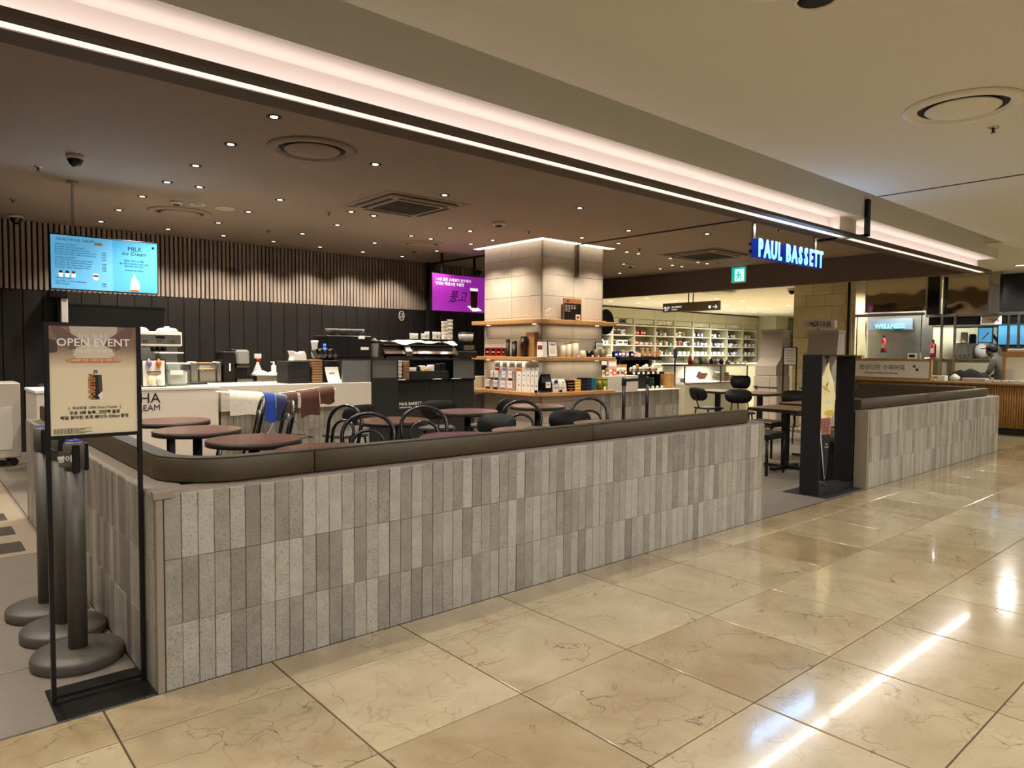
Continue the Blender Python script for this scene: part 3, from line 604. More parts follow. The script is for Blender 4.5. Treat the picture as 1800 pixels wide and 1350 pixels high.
text('에스컬레이터', .05, 'print_white', ds, (XD-.003, yy(.17), zm+.045), '-x', ext=.001, align='LEFT'); text('Escalator', .045, 'print_white', ds, (XD-.003, yy(.17), zm-.005), '-x', ext=.001, align='LEFT')
esc = MB().tube([(XD-.004, yy(.10)+.05, zm), (XD-.004, yy(.10)+.02, zm), (XD-.004, yy(.10)-.03, zm+.06), (XD-.004, yy(.10)-.06, zm+.06)], .007, 6).sphere(XD-.004, yy(.10), zm+.07, .004, .012, .014).build('escalator_symbol', 'print_white', ds, True)
MB().lathe([(.035,0),(.035,.004)], XD-.004, yy(.85), zm+.03, 14, 'x').build('round_symbol', 'print_white', ds, True)
for t in (.46, .54): MB().cyl(XD+.04, yy(t), zt, ZM+.02, .012, 8).build('hanger', 'black_steel', ds, True)

# ================================================================== COLUMN WITH SHELVES
CX, CY, CX1, CY1 = 7.2, 7.62, 8.53, 8.97
col = struct(MB().box(CX+.004, CX1-.004, CY+.004, CY1-.004, 0, ZC+.05).build('column', 'grout'), 'square pale column clad in combed stone panels', 'column')
zrow = [0, .3, .62, .94, 1.26, 1.58, 1.9, 2.22, 2.54, 2.80, ZC]
for k in range(len(zrow)-1):
    for j in range(2):
        x0 = CX+j*(CX1-CX)/2; y0 = CY+j*(CY1-CY)/2
        MB().cbox(x0+.002, x0+(CX1-CX)/2-.002, CY-.012, CY+.004, zrow[k]+.002, zrow[k+1]-.002, .002).build('panel', 'concrete', col, True)
        MB().cbox(CX-.012, CX+.004, y0+.002, y0+(CY1-CY)/2-.002, zrow[k]+.002, zrow[k+1]-.002, .002).build('panel', 'concrete', col, True)
MB().box(CX-.014, CX+.01, CY-.014, CY+.01, 0, ZC).build('corner_trim', 'trim_beige', col, True); MB().box(CX1-.012, CX1+.002, CY-.014, CY+.01, 0, ZC).build('corner_trim', 'trim_beige', col, True)
cf_ = thing('column_light_frame', 'glowing light frame round the top of the pale column', 'light', (7.9, 8.3, ZC-.03))
o_ = .14
MB().box(CX-o_, CX1+o_, CY-o_, CY-o_+.12, ZC-.006, ZC-.001).box(CX-o_, CX-o_+.12, CY-o_+.12, CY1+o_, ZC-.006, ZC-.001).build('diffuser', 'led_col', cf_, True)
tk = MB().box(a.x-.03, a.x+.03, CY-.05, CY-.014, ZC-.5, ZC-.012).build('shutter_guide', 'lip_brown'); tag(tk, 'short brown guide bar fixed down the column face under the track', 'bar')

def shelf_poly(d, y_end, x_end, r=.22):
    P = [(CX-.014, y_end), (CX-d, y_end)]
    for k in range(9):
        t = math.pi+k*math.pi/16; P.append((CX-d+r+r*math.cos(t), CY-d+r+r*math.sin(t)))
    P += [(x_end, CY-d), (x_end, CY-.014), (CX-.014, CY-.014)]
    return P
SHZ = [(1.795, 1.855), (1.245, 1.30), (.727, .78)]; shelves = []
for (z0, z1), nm in zip(SHZ, ('top', 'middle', 'bottom')):
    s_ = thing('column_shelf', 'curved oak shelf wrapped round the column, %s of the three' % nm, 'shelf', (CX, CY, z0), 0, 'oak column shelves')
    MB().prism(shelf_poly(.26, CY1+.02, CX1+.06), 'z', z0, z1).build('board', 'oak', s_, True, bevel=.006)
    if nm != 'bottom':
        for q in ((CX-.13, CY1-.25), (CX-.06, CY+.1), (CX1-.25, CY-.13)):
            MB().lathe([(.03, z0-.006), (.03, z0-.001)], q[0], q[1], n=14).build('shelf_light', 'lens', s_, True)
        lamp('shelf_lamp', 'AREA', (-.14, .68, -.012), .9, (1, .87, .66), s_, .1, 1.1); lamp('shelf_lamp', 'AREA', (.68, -.14, -.012), .9, (1, .87, .66), s_, 1.1, .1)
# ================================================================== BANQUETTES
def sweep(path, prof, closed_ends=True):     # profile (offset to the left of travel, z) swept along a plan path
    b = MB(); N = len(path); n = len(prof); vs = []
    for i, p in enumerate(path):
        p0 = Vector(path[max(0, i-1)]); p1 = Vector(path[min(N-1, i+1)]); t = (p1-p0).normalized(); nl = Vector((-t.y, t.x))
        for o, z in prof: vs.append((p[0]+nl.x*o, p[1]+nl.y*o, z))
    fs = [(i*n+k, i*n+(k+1) % n, (i+1)*n+(k+1) % n, (i+1)*n+k) for i in range(N-1) for k in range(n)]
    fs = [f[::-1] for f in fs]
    b._add(vs, fs, True); b.f += [tuple(range(n)), tuple((N-1)*n+k for k in range(n-1,-1,-1))]; b.sm += [False, False]
    return b
def pad_prof(z0, z1, t=.095, r=.022):
    P = []
    for cx, cz, a0 in ((r, z0+r*.4, 180), (t-r, z0+r*.4, 270), (t-r, z1-r, 0), (r, z1-r, 90)):
        for k in range(4):
            an = R(a0+30*k); P.append((cx+r*math.cos(an), (cz+r*math.sin(an)) if cz > z0+.1 else (cz+r*.4*math.sin(an))))
    return P
PT = .926; px0 = .744+.075; py0 = YW+.085; RC = .30
bq = thing('banquette', 'brown leather corner banquette lining the long low wall', 'banquette', (1.0, 3.2, 0))
arc = [(px0, 6.72), (px0, 5.2), (px0, py0+RC+.3)]+[(px0+RC-RC*math.cos(R(a_)), py0+RC-RC*math.sin(R(a_))) for a_ in range(0, 91, 6)]
x_j1, x_j2, x_j3 = gy(553, 800, py0).x, gy(1043, 755, py0).x, 5.25
def split(p, n=6): return p
pr = pad_prof(WH+.004, PT)
sweep([(px0, 6.72), (px0, 5.0)], pr).build('back_cushion', 'leather', bq, True)
sweep([(px0, 4.993), (px0, py0+RC+.3)]+arc[3:]+[(1.2, py0), (x_j1-.003, py0)], pr).build('corner_cushion', 'leather', bq, True)
sweep([(x_j1+.003, py0), (2.2, py0), (x_j2-.003, py0)], pr).build('back_cushion', 'leather', bq, True)
sweep([(x_j2+.003, py0), (4.2, py0), (x_j3, py0)], pr).build('back_cushion', 'leather', bq, True)
pip = [(px0+.004, 6.7), (px0+.004, py0+RC+.3)]+[(px0+RC-(RC-.004)*math.cos(R(a_)), py0+RC-(RC-.004)*math.sin(R(a_))) for a_ in range(0, 91, 6)]+[(x_j1, py0+.004), (x_j2, py0+.004), (x_j3, py0+.004)]
MB().tube([(x, y, PT-.014) for x, y in pip], .003, 6).build('piping', 'piping', bq, True)
MB().box(.892, 1.42, 3.15, 6.7, .1, .43).box(1.42, 5.2, 3.15, 3.66, .1, .43).build('seat_base', 'black_matte', bq, True)
MB().box(.90, 1.43, 3.16, 6.7, .432, .50).build('seat_cushion', 'leather', bq, True, bevel=.015); MB().box(1.435, 5.2, 3.16, 3.67, .432, .50).build('seat_cushion', 'leather', bq, True, bevel=.015)
MB().box(.892, .99, 3.15, 6.7, .502, .80).box(.99, 5.22, 3.15, 3.22, .502, .80).build('lower_back', 'leather', bq, True)

bq2 = thing('banquette', 'brown leather banquette behind the right low wall', 'banquette', (9.6, 3.3, 0))
x_k = gy(1632, 700, py0).x
sweep([(7.43, py0), (9.0, py0), (x_k-.003, py0)], pr).build('back_cushion', 'leather', bq2, True); sweep([(x_k+.003, py0), (10.5, py0), (11.62, py0)], pr).build('back_cushion', 'leather', bq2, True)
MB().box(11.58, 11.70, 3.22, 4.87, .50, PT).build('end_cushion', 'leather', bq2, True, bevel=.02)
MB().box(7.43, 11.6, 3.15, 3.22, .10, .80).build('lower_back', 'leather', bq2, True); MB().box(7.46, 11.57, 3.225, 3.70, .432, .50).box(11.05, 11.57, 3.70, 4.87, .432, .50).build('seat_cushion', 'leather', bq2, True, bevel=.015)
MB().box(7.5, 11.55, 3.24, 3.62, .02, .43).build('seat_base', 'black_matte', bq2, True)

# ================================================================== TABLES
def round_table(x, y, label, r=.33, z=.735):
    t = thing('round_table', label, 'table', (x, y, 0), rnd.uniform(0, 6), 'round cafe tables')
    C_ = [(math.cos(2*math.pi*k/48), math.sin(2*math.pi*k/48)) for k in range(48)]; MB().prism([(r*a_, r*b_) for a_, b_ in C_], 'z', z-.04, z-.0015, True).build('edge_band', 'wood_edge', t); MB().prism([((r-.003)*a_, (r-.003)*b_) for a_, b_ in C_], 'z', z-.0014, z, True).build('tabletop', 'wood_table', t)
    MB().cyl(0, 0, .02, z-.04, .036, 16).build('pole', 'black', t); MB().lathe([(.21, 0), (.21, .012), (.06, .022), (.04, .03)], n=30).build('base', 'black', t)
    MB().box(-.12, .12, -.03, .03, z-.05, z-.039).build('bracket', 'black', t)
tabs = [((447,771), 'nearest round dark wood table in the side row, front right'), ((347,754.7), 'middle round dark wood table in the row beside the event poster'), ((300,739), 'farthest round dark wood table, partly hidden by the event poster'),
        ((822,722), 'round red-brown table in front of the black espresso counter right side'), ((692,738), 'round dark wood table between the black chairs below the espresso counter'), ((945,713), 'round wood table standing before the shelved column')]
for (px, py), l in tabs:
    p = gz(px, py, .735); round_table(p.x, p.y, l)
for px, l in ((575, 'round table just showing above the leather pads near the first seam'), (815, 'round table just showing above the leather pads below the espresso counter'), (935, 'round table just showing above the leather pads in front of the column'), (1072, 'round table just showing above the leather pads by the belt posts')):
    p = gy(px, 700, 4.22); round_table(p.x, 4.22, l)
def rect_table(px, py, label, sx=.70, sy=.62, z=.735):
    p = gz(px, py, z); t = thing('square_table', label, 'table', (p.x, p.y, 0), 0, 'square tables by the entrance')
    MB().cbox(-sx/2, sx/2, -sy/2, sy/2, z-.006, z, .002).build('tabletop', 'wood_rect', t); MB().box(-sx/2, sx/2, -sy/2, sy/2, z-.04, z-.0065).build('edge_band', 'wood_edge', t)
    MB().box(-.035, .035, -.035, .035, .03, z-.04).build('pole', 'black', t)
    MB().box(-.30, .30, -.03, .03, .012, .035).box(-.03, .03, -.28, .28, .012, .034).box(-.30, -.26, -.03, .03, 0, .012).box(.26, .30, -.03, .03, 0, .012).build('cross_base', 'black', t)
for px, py, l in ((1382, 716, 'nearest square wood table beside the tall ice-cream stand'), (1336, 690, 'square wood table before the covered grey kiosk'), (1262, 686, 'square table before the glass bakery case'), (1432, 708, 'square table half hidden by the ice-cream stand'), (1474, 701, 'square table behind the ice-cream stand panels')):
    rect_table(px, py, l)

# ================================================================== CHAIRS
def bistro_chair(loc, rz, label):
    t = thing('bistro_chair', label, 'chair', loc, rz, 'black bentwood chairs')       # faces -y, back towards +y
    def hoop(w, ztop, zb, yb, lean, n=14):
        P = []
        for k in range(n+1):
            a_ = math.pi*k/n; zz = zb+(ztop-zb)*(.62+.38*math.sin(a_)); P.append((w*math.cos(a_), yb+lean*(zz-zb)/(ztop-zb), zz))
        return [(w*.90, yb, zb)]+P+[(-w*.90, yb, zb)]
    H = hoop(.20, .885, .46, .17, .09)
    MB().tube([(.185, .20, 0), (.182, .185, .25)]+H+[(-.182, .185, .25), (-.185, .20, 0)], .0165, 8).build('back_frame', 'bentwood', t)
    MB().tube(hoop(.125, .755, .46, .165, .06), .014, 8).build('inner_hoop', 'bentwood', t)
    MB().tube([(.20*math.cos(a_), .20*math.sin(a_)-.02, .452) for a_ in [2*math.pi*k/24 for k in range(24)]], .017, 8, True).build('seat_ring', 'bentwood', t)
    MB().lathe([(.19, .448), (.19, .458), (.1, .454), (.001, .453)], 0, -.02, n=28).build('seat', 'seat_dark', t)
    for s_ in (-1, 1): MB().tube([(s_*.145, -.15, .45), (s_*.165, -.19, .2), (s_*.175, -.205, 0)], [.016, .014, .012], 8).build('leg', 'bentwood', t)
    MB().tube([(.165*math.cos(a_), .165*math.sin(a_), .22) for a_ in [2*math.pi*k/20 for k in range(20)]], .009, 6, True).build('stretcher_ring', 'bentwood', t)
    return t
def shell_chair(loc, rz, label, back='round'):
    t = thing('shell_chair', label, 'chair', loc, rz, 'black plywood shell chairs')
    cols = []                         # curved back plate
    w_, z0, z1 = (.215, .575, .80) if back == 'round' else (.21, .62, .90)
    outl = []
    for k in range(28):
        an = 2*math.pi*k/28; c_, s_ = math.cos(an), math.sin(an); e = .55 if back == 'round' else .3
        outl.append((w_*abs(c_)**e*(1 if c_ > 0 else -1)*(1-.14*(s_ < 0)*abs(s_)), (z0+z1)/2+(z1-z0)/2*abs(s_)**.75*(1 if s_ > 0 else -1)))
    yb = lambda x, z: .20+.28*(z-z0)-.9*x*x
    b = MB(); b._add([(x, yb(x, z), z) for x, z in outl]+[(x, yb(x, z)+.014, z) for x, z in outl]+[(0, yb(0, (z0+z1)/2), (z0+z1)/2), (0, yb(0, (z0+z1)/2)+.014, (z0+z1)/2)],
        [(k, (k+1) % 28, 56) for k in range(28)]+[(28+(k+1) % 28, 28+k, 57) for k in range(28)], True); b.f += [(k, 28+k, 28+(k+1) % 28, (k+1) % 28) for k in range(28)]; b.sm += [False]*28
    b.build('backrest', 'shell', t)
    S = []
    for k in range(28):
        an = 2*math.pi*k/28; c_, s_ = math.cos(an), math.sin(an); S.append((.22*abs(c_)**.55*(1 if c_ > 0 else -1), -.03+.21*abs(s_)**.6*(1 if s_ > 0 else -1)))
    MB().prism(S, 'z', .435, .452).build('seat', 'shell', t, bevel=.005)
    MB().prism([(x*.93, y*.93) for x, y in S], 'z', .4525, .466).build('seat_pad', 'seat_dark', t, bevel=.005)
    for s_ in (-1, 1):
        MB().tube([(s_*.15, -.15, .436), (s_*.19, -.20, 0)], [.013, .009], 8).build('leg', 'black', t); MB().tube([(s_*.15, .11, .436), (s_*.19, .20, 0)], [.013, .009], 8).build('leg', 'black', t)
    MB().tube([(0, .10, .44), (0, .19, .47), (0, .225, .56), (0, .25, .67)], .011, 8).box(-.03, .03, .236, .262, .62, .70).build('back_bracket', 'black', t)
    return t
def seat_from_back(px, py, z, rz, back=.26):      # where the chair stands when the top of its back shows at (px, py)
    p = gz(px, py, z); return (p.x+math.sin(rz)*back, p.y-math.cos(rz)*back, 0)
for px, py, rz, l in ((463,699,-105,'bentwood chair left of the drying rack, leaning back to the right'), (512,704,-100,'bentwood chair in front of the drying rack legs'), (611,713,-72,'bentwood chair turned sideways behind the first leather seam'),
                      (648,727,-35,'nearest bentwood chair, double hoop back above the leather pads'), (745,715,-30,'bentwood chair right of the round table below the espresso counter'), (917,705,-48,'bentwood chair left of the round table before the column'), (1035,700,-28,'bentwood chair right of the column table by the belt posts')):
    bistro_chair(seat_from_back(px, py, .885, R(rz)), R(rz), l)
for px, py, z, rz, l, bk in ((638,711,.80,-170,'black shell chair behind the sideways bentwood chair','round'), (772,704,.80,150,'black shell chair in front of the espresso counter','round'), (893,700,.80,-150,'black shell chair behind the table at the column','round'),
    (880,727,.80,-75,'black shell chair left of the column table, facing the pads','round'), (1000,720,.80,-35,'black shell chair right of the column table','round'), (1222,681,.80,75,'black shell chair with its back to the tiled counter','round'),
    (1297,684,.80,-50,'black shell chair in the middle of the entrance tables','round'), (1394,686,.80,-40,'black shell chair right of the grey kiosk','round'), (1302,660,.90,-60,'square-backed black chair before the glass bakery case','square')):
    shell_chair(seat_from_back(px, py, z, R(rz), .27), R(rz), l, bk)
def low_chair(px, py, rz, label):
    t = thing('padded_chair', label, 'chair', (px, py, 0), R(rz), 'dark padded chairs at the entrance tables')
    MB().box(-.21, .21, -.21, .21, .41, .445).build('seat_frame', 'black', t, bevel=.006); MB().cbox(-.205, .205, -.205, .205, .446, .48, .014).build('seat_pad', 'seat_dark', t)
    for sx in (-1, 1):
        for sy in (-1, 1): MB().tube([(sx*.18, sy*.18, .42), (sx*.19, sy*.19, 0)], [.02, .015], 8).build('leg', 'black', t)
    MB().box(-.19, .19, .17, .20, .20, .225).build('stretcher', 'black', t)
for px, py, rz, l in ((7.50, 4.22, 0, 'dark padded stool under the nearest square table, front'), (8.03, 4.78, 0, 'dark padded stool beside the pole of the nearest square table'), (8.75, 4.85, 0, 'dark padded stool beyond the nearest square table')):
    low_chair(px, py, rz, l)

# ================================================================== BELT POSTS
def belt_post(x, y, label, h=.975, r=.038, rb=.18, small=False, tag_=False):
    t = thing('belt_post', label, 'stanchion', (x, y, 0), 0, 'belt barrier posts'); mt_ = 'black' if small else 'charcoal'
    MB().lathe([(rb-.008, 0), (rb, .006), (rb, .04), (rb-.006, .05), (rb*.6, .058), (r+.004, .062)], n=44).build('base', mt_, t)
    MB().cyl(0, 0, .06, h-.12, r, 24).build('post', mt_, t)
    MB().lathe([(r+.001, h-.12), (r+.004, h-.118), (r+.004, h-.012), (r-.004, h-.004), (r-.01, h)], n=24).build('head', mt_, t)
    MB().lathe([(r-.008, h), (r-.010, h+.004), (.001, h+.005)], n=20).build('cap', 'sign_side' if not small else 'black', t)
    for k in range(3):
        a_ = R(-90+k*90); MB().cbox(-.014, .014, -.007, .007, h-.135, h-.01, .004).xf(Matrix.Translation((math.cos(a_)*(r+.008), math.sin(a_)*(r+.008), 0)) @ Matrix.Rotation(a_+math.pi/2, 4, 'Z')).build('belt_clip', 'black', t)
    return t
belt_post(.555, 3.55, 'grey belt post nearest the event poster, front of the three'); b2 = belt_post(.556, 3.916, 'grey belt post in the middle of the three by the side wall'); belt_post(.535, 4.29, 'grey belt post farthest back of the three by the side wall')
tg = thing('name_tag', 'small dark tag with white Korean letters on the front belt post', 'tag', (.53, 3.49, .90))
MB().box(.487, .531, 3.474, 3.480, .875, .94).build('card', 'charcoal', tg, True); text('빵이', .030, 'ink_white', tg, (.509, 3.473, .897), ext=.0008, bold=.001, name='tag_text')
MB().tube([(.48, 3.477, .94), (.46, 3.6, .955), (.515, 3.86, .955)], .004, 6).build('tie', 'black', tg, True)
q1 = gz(1097, 664, .96); q2 = gz(1138, 662, .96)
belt_post(q1.x, q1.y, 'thin black belt post, left of the pair before the tiled counter', .96, .028, .16, True); belt_post(q2.x, q2.y, 'thin black belt post, right of the pair before the tiled counter', .96, .028, .16, True)
dv = Vector((q2.x-q1.x, q2.y-q1.y, 0)); L_ = dv.length; dn = dv.normalized(); c_ = (q1+q2)/2
bl = MB().box(-L_/2+.045, L_/2-.045, -.002, .002, .89, .94).xf(Matrix.Translation((c_.x, c_.y, 0)) @ Matrix.Rotation(math.atan2(dn.y, dn.x), 4, 'Z')).build('barrier_belt', 'black_matte')
tag(bl, 'black belt stretched between the two thin posts', 'belt')

# ================================================================== EVENT POSTER STAND
P0 = gz(89, 1240, 0); YP = 3.155; XA, XB = gy(87.5, 900, YP).x, gy(247.5, 900, YP).x; ZT = gy(168, 568, YP).z; ZPB = gy(168, 762, YP).z
pst = thing('poster_stand', 'black framed poster stand announcing an open event beside the wall corner', 'poster stand', ((XA+XB)/2, YP, 0))
MB().cbox(XA-.012, XB+.012, YW+.012, 3.30, 0, .006, .002).build('base_plate', 'black_steel', pst, True); MB().box(XA, XB, YP-.006, YP+.006, .02, .032).build('bottom_rail', 'black_steel', pst, True)
for x in (XA, XB): MB().box(x-.008, x+.008, YP-.010, YP+.010, .006, ZT).build('frame_leg', 'black_steel', pst, True)
MB().box(XA+.008, XB-.008, YP-.010, YP+.010, ZT-.012, ZT).build('top_rail', 'black_steel', pst, True); MB().box(XA+.008, XB-.008, YP-.010, YP+.010, ZPB-.014, ZPB).build('middle_rail', 'black_steel', pst, True)
MB().box(XA+.008, XB-.008, YP-.004, YP+.004, ZPB, ZT-.012).build('sheet', 'poster', pst, True)
PW, PH = XB-XA-.016, ZT-.012-ZPB; pf = YP-.0045
pp = lambda u, v: (XA+.008+u*PW, ZT-.012-v*PH)
def pt(s, u, v, sz, m_='ink_white', bold=0, al='CENTER', sx=1): x, z = pp(u, v); return text(s, sz, m_, pst, (x, pf-.0015, z), ext=.0004, bold=bold, sx=sx, align=al, name='poster_text')
def pshape(pts, m_, nm, lift=0): return MB().prism([pp(*q) for q in pts], 'y', pf-.0006-lift, pf+.0003).build(nm, m_, pst, True)
pshape([(.22,.0),(.78,.0),(.74,.17),(.62,.23),(.40,.23),(.27,.16)], 'apron', 'apron_print')
pshape([(.02,.02),(.10,.0),(.34,.12),(.44,.20),(.42,.29),(.33,.27),(.10,.13)], 'skin', 'arm_print', .0003); pshape([(.98,.02),(.90,.0),(.66,.12),(.56,.20),(.60,.29),(.70,.27),(.92,.13)], 'skin', 'arm_print', .0003)
pshape([(.30,.20),(.40,.17),(.60,.17),(.70,.21),(.74,.27),(.64,.32),(.36,.32),(.26,.27)], 'ceramic', 'dough_print', .0004); pshape([(.0,.12),(.09,.14),(.09,.24),(.0,.25)], 'print_brown', 'towel_print'); 
pt('밀도 평촌점', .5, .118, .022); pt('OPEN EVENT', .5, .185, .042, bold=.0006, sx=1.02); pt('07.30 (목) - 08.08 (토)', .5, .243, .0165)
el = [(.5+.31*abs(math.cos(t))**.35*(1 if math.cos(t) > 0 else -1), .318+.021*abs(math.sin(t))**.5*(1 if math.sin(t) > 0 else -1)) for t in [2*math.pi*k/28 for k in range(28)]]
pshape(el, 'print_orange', 'banner_print', .0007); pt('15,000원 이상 구매시 일 100개 증정', .5, .326, .0120)
pshape([(.445,.45),(.58,.45),(.595,.68),(.455,.68)], 'ink_black', 'carton_print'); pshape([(.445,.45),(.58,.45),(.565,.44),(.455,.44)], 'paper', 'carton_print'); pshape([(.54,.45),(.58,.45),(.595,.68),(.57,.68),(.545,.58)], 'print_brown', 'carton_print', .0002); pshape([(.485,.44),(.54,.44),(.535,.405),(.49,.405)], 'steel', 'cap_print'); pshape([(.535,.64),(.595,.60),(.595,.68),(.56,.68)], 'paper', 'splash_print', .0004)
m90 = Matrix(((0,-1,0),(0,0,-1),(1,0,0)))
x, z = pp(.50, .675); text('PURETEIN', .030, 'print_orange', pst, (x, pf-.0015, z), m90, ext=.0003, bold=.0012, sx=.74, align='LEFT', name='poster_text')
pt('[  국내유일 100% Pure Protein  ]', .5, .765, .0135, 'print_brown'); pt('우유 3배 농축, 고단백 음료', .5, .812, .0158, 'ink_black', .0003); pt('매일 퓨어틴 초코 쉐이크 330ml 증정', .5, .855, .0158, 'ink_black', .0003)
for k in range(5): pt('우유 이상 구매시 330ml 증정 음료 일 100개 15,000원 국내유일 농축 고단백'[:44-6*(k % 3)], .03, .945+.0105*k, .0046, 'print_brown', 0, 'LEFT')

# ================================================================== ICE-CREAM STAND (right of the entrance)
IX0, IX1, IY0, IY1 = 6.64, 7.385, 3.12, 3.31; IZ = 1.372
ist = thing('ice_cream_stand', 'tall black display frame holding a giant soft-serve cone at the entrance', 'display stand', ((IX0+IX1)/2, 3.2, 0))
MB().cbox(IX0-.03, IX1+.01, YW+.03, 3.47, 0, .006, .002).build('base_plate', 'black_matte', ist, True); MB().box(IX0+.012, IX1-.012, IY0, IY1, .006, .06).build('plinth', 'black_matte', ist, True)
MB().box(IX0, IX0+.012, IY0, IY1, .006, IZ-.012).build('side_panel', 'black_matte', ist, True); MB().box(IX1-.012, IX1, IY0, IY1, .006, IZ-.012).build('side_panel', 'black_matte', ist, True); MB().box(IX0, IX1, IY0, IY1, IZ-.012, IZ).build('top_panel', 'black_matte', ist, True)
IYC = (IY0+IY1)/2; I0, I1 = gy(1437, 700, IYC).x, gy(1467, 700, IYC).x; IC = gy(1449, 850, IYC).x
def ip(px, py): p = gy(px, py, IYC); return (p.x, p.z)
def ish(pts, m_, nm, th=.008): return MB().prism([ip(*q) for q in pts], 'y', IYC-th, IYC+th).build(nm, m_, ist, True)
ish([(1455,637),(1451,646),(1447,656),(1441,668),(1439.5,682),(1440,700),(1438,720),(1439,733),(1445,736),(1453,733),(1461,734),(1465,722),(1466,708),(1467.5,697),(1465,682),(1465,672),(1461,661),(1457,648),(1456.5,638)], 'corn_cream', 'swirl')
ish([(1453,648),(1456,668),(1462,680),(1461,664)], 'corn_light', 'swirl_highlight', .0085); ish([(1443,676),(1447,686),(1458,690),(1452,680)], 'corn_yellow', 'swirl_shade_print', .0085); ish([(1450,722),(1463,720),(1463,731),(1454,733),(1447,727)], 'corn_yellow', 'swirl_shade_print', .0085); ish([(1451,676),(1455,670),(1452,682)], 'print_brown', 'seed_print', .009)
ish([(1440,735),(1460,734.5),(1458,763),(1443,764)], 'waffle', 'cone'); 
for k in range(6): 
    ish([(1440.6+3*k,736),(1441.8+3*k,736),(1446+1.9*k,763),(1445+1.9*k,763)], 'waffle_dark', 'waffle_line', .0086)
    ish([(1440.6+.4*k,739+4*k),(1459.5-.3*k,736+4*k),(1459.5-.3*k,737+4*k),(1440.6+.4*k,740+4*k)], 'waffle_dark', 'waffle_line', .0088)
ish([(1443,764),(1458,763),(1450.5,838),(1448.5,838)], 'black_matte', 'cone_sleeve')
for pa, pb in (((1440,736),(1448.6,841)), ((1461,735),(1449.4,841))):
    (xa, za), (xb, zb_) = ip(*pa), ip(*pb); MB().tube([(xa, IYC, za), (xb, IYC, zb_)], .0055, 8).build('white_edge', 'white', ist, True)
x, z = ip(1453, 692); text('SuperSweet', .033, 'paper', ist, (x, IYC-.0095, z), ext=.0006, bold=.001, sx=.92, name='lettering'); x, z = ip(1453, 708); text('Corn', .062, 'paper', ist, (x, IYC-.0095, z), ext=.0006, bold=.002, sx=.9)
x, z = ip(1451, 782); text('상하', .02, 'ink_white', ist, (x, IYC-.0095, z), ext=.0004); text('아이스크림', .018, 'ink_white', ist, (x, IYC-.0095, z-.028), ext=.0004)
x, z = ip(1454, 640); MB().cyl(x, IYC, z, IZ-.012, .007, 8).lathe([(.025, IZ-.03), (.025, IZ-.012)], x, IYC, n=14).build('hanger', 'black', ist, True)
x, z = ip(1449, 841); MB().lathe([(.03, .06), (.03, .068), (.01, .075), (.008, z)], x, IYC, n=14).build('foot_pivot', 'black', ist, True)
# ================================================================== COUNTERS
ZT1 = .97
c1 = thing('ice_cream_counter', 'white ice-cream counter with black letters behind the event poster', 'counter', (1.9, 8.4, 0))
cx1 = gy(384, 690, YC).x
MB().cbox(.95, cx1, YC, 8.75, .0, ZT1-.03, .004).build('body', 'white_gloss', c1, True); MB().cbox(.94, cx1+.005, YC-.006, 8.76, ZT1-.03, ZT1, .004).build('top', 'white', c1, True)
tx = gy(282, 700, YC).x; zz = gy(260, 706, YC).z; text('SANG HA', .145, 'ink_black', c1, (tx, YC-.002, zz-.012), ext=.001, bold=0, align='RIGHT'); text('ICE CREAM', .088, 'ink_black', c1, (tx, YC-.002, gy(260, 721, YC).z-.005), ext=.001, bold=0, align='RIGHT')
c2 = thing('order_counter', 'long pale stone order counter with tiled front behind the drying rack', 'counter', (3.6, 8.4, 0))
xs0, xs1 = cx1+.03, gy(653, 690, YC).x
MB().cbox(xs0, xs1, YC, 8.75, .68, ZT1, .004).build('stone_top', 'terrazzo_white', c2, True); MB().box(xs0+.01, xs1, YC+.06, 8.7, 0, .68).build('carcass', 'grout', c2, True)
def tile_front(parent, x0, x1, y, ztop, pit=TP*1.08):
    n = int((x1-x0)/pit); rows = int(math.ceil(ztop/.2665))
    for r_ in range(rows):
        for i in range(n):
            zt_ = ztop-r_*.2665; h_ = min(TH, zt_-.002)
            o = child('tile', TILE, parent, Vector((x0+(i+.5)*(x1-x0)/n, y, zt_-h_-.001))-parent.location, (0,0,rnd.gauss(0,.006)), (pit/TP*.99, 1, h_/TH))
tile_front(c2, xs0+.01, xs1, YC+.06, .68)
c3 = thing('espresso_counter', 'black espresso counter with glass front and white lettering', 'counter', (5.4, 8.4, 0))
e0, e1, e2 = xs1+.004, gy(700, 650, YC).x, gy(835, 650, YC).x; ZE = 1.262
MB().box(e0, e1, YC, 8.75, 0, 1.02).box(e0, e0+.012, YC, 8.7, 1.02, ZE).box(e1-.014, e1, YC, 8.7, 1.02, ZE).box(e0+.012, e1-.014, 8.1, 8.12, 1.02, ZE).build('end_cabinet', 'black_matte', c3, True)
MB().box(e1+.004, e2, YC+.02, 8.75, 0, .97).build('cabinet', 'black_matte', c3, True); MB().box(e1, e2, YC-.005, 8.76, .97, .985).build('worktop', 'black_gloss', c3, True)
MB().box(e0+.012, e1-.014, YC+.01, YC+.016, 1.02, ZE-.01).build('glass_pane', 'pane_grey', c3, True, label='mirrored glass pane')
MB().box(e0-.4, e2, 8.27, 8.8, ZE-.01, ZE+.012).box(e0, e2, YC-.002, YC+.018, ZE-.01, ZE+.004).build('bar_top', 'black_matte', c3, True); MB().box(e1, e2, 8.42, 8.44, .986, ZE-.01).build('rear_panel', 'black_matte', c3, True)
g1 = gy(798, 650, YC).x; MB().box(g1, e2-.012, YC+.01, YC+.016, .99, ZE-.012).build('glass_pane', 'pane_grey', c3, True); MB().box(e2-.012, e2, YC, 8.7, .986, ZE-.01).build('end_panel', 'black_matte', c3, True)
xx1 = gy(768, 700, YC).x
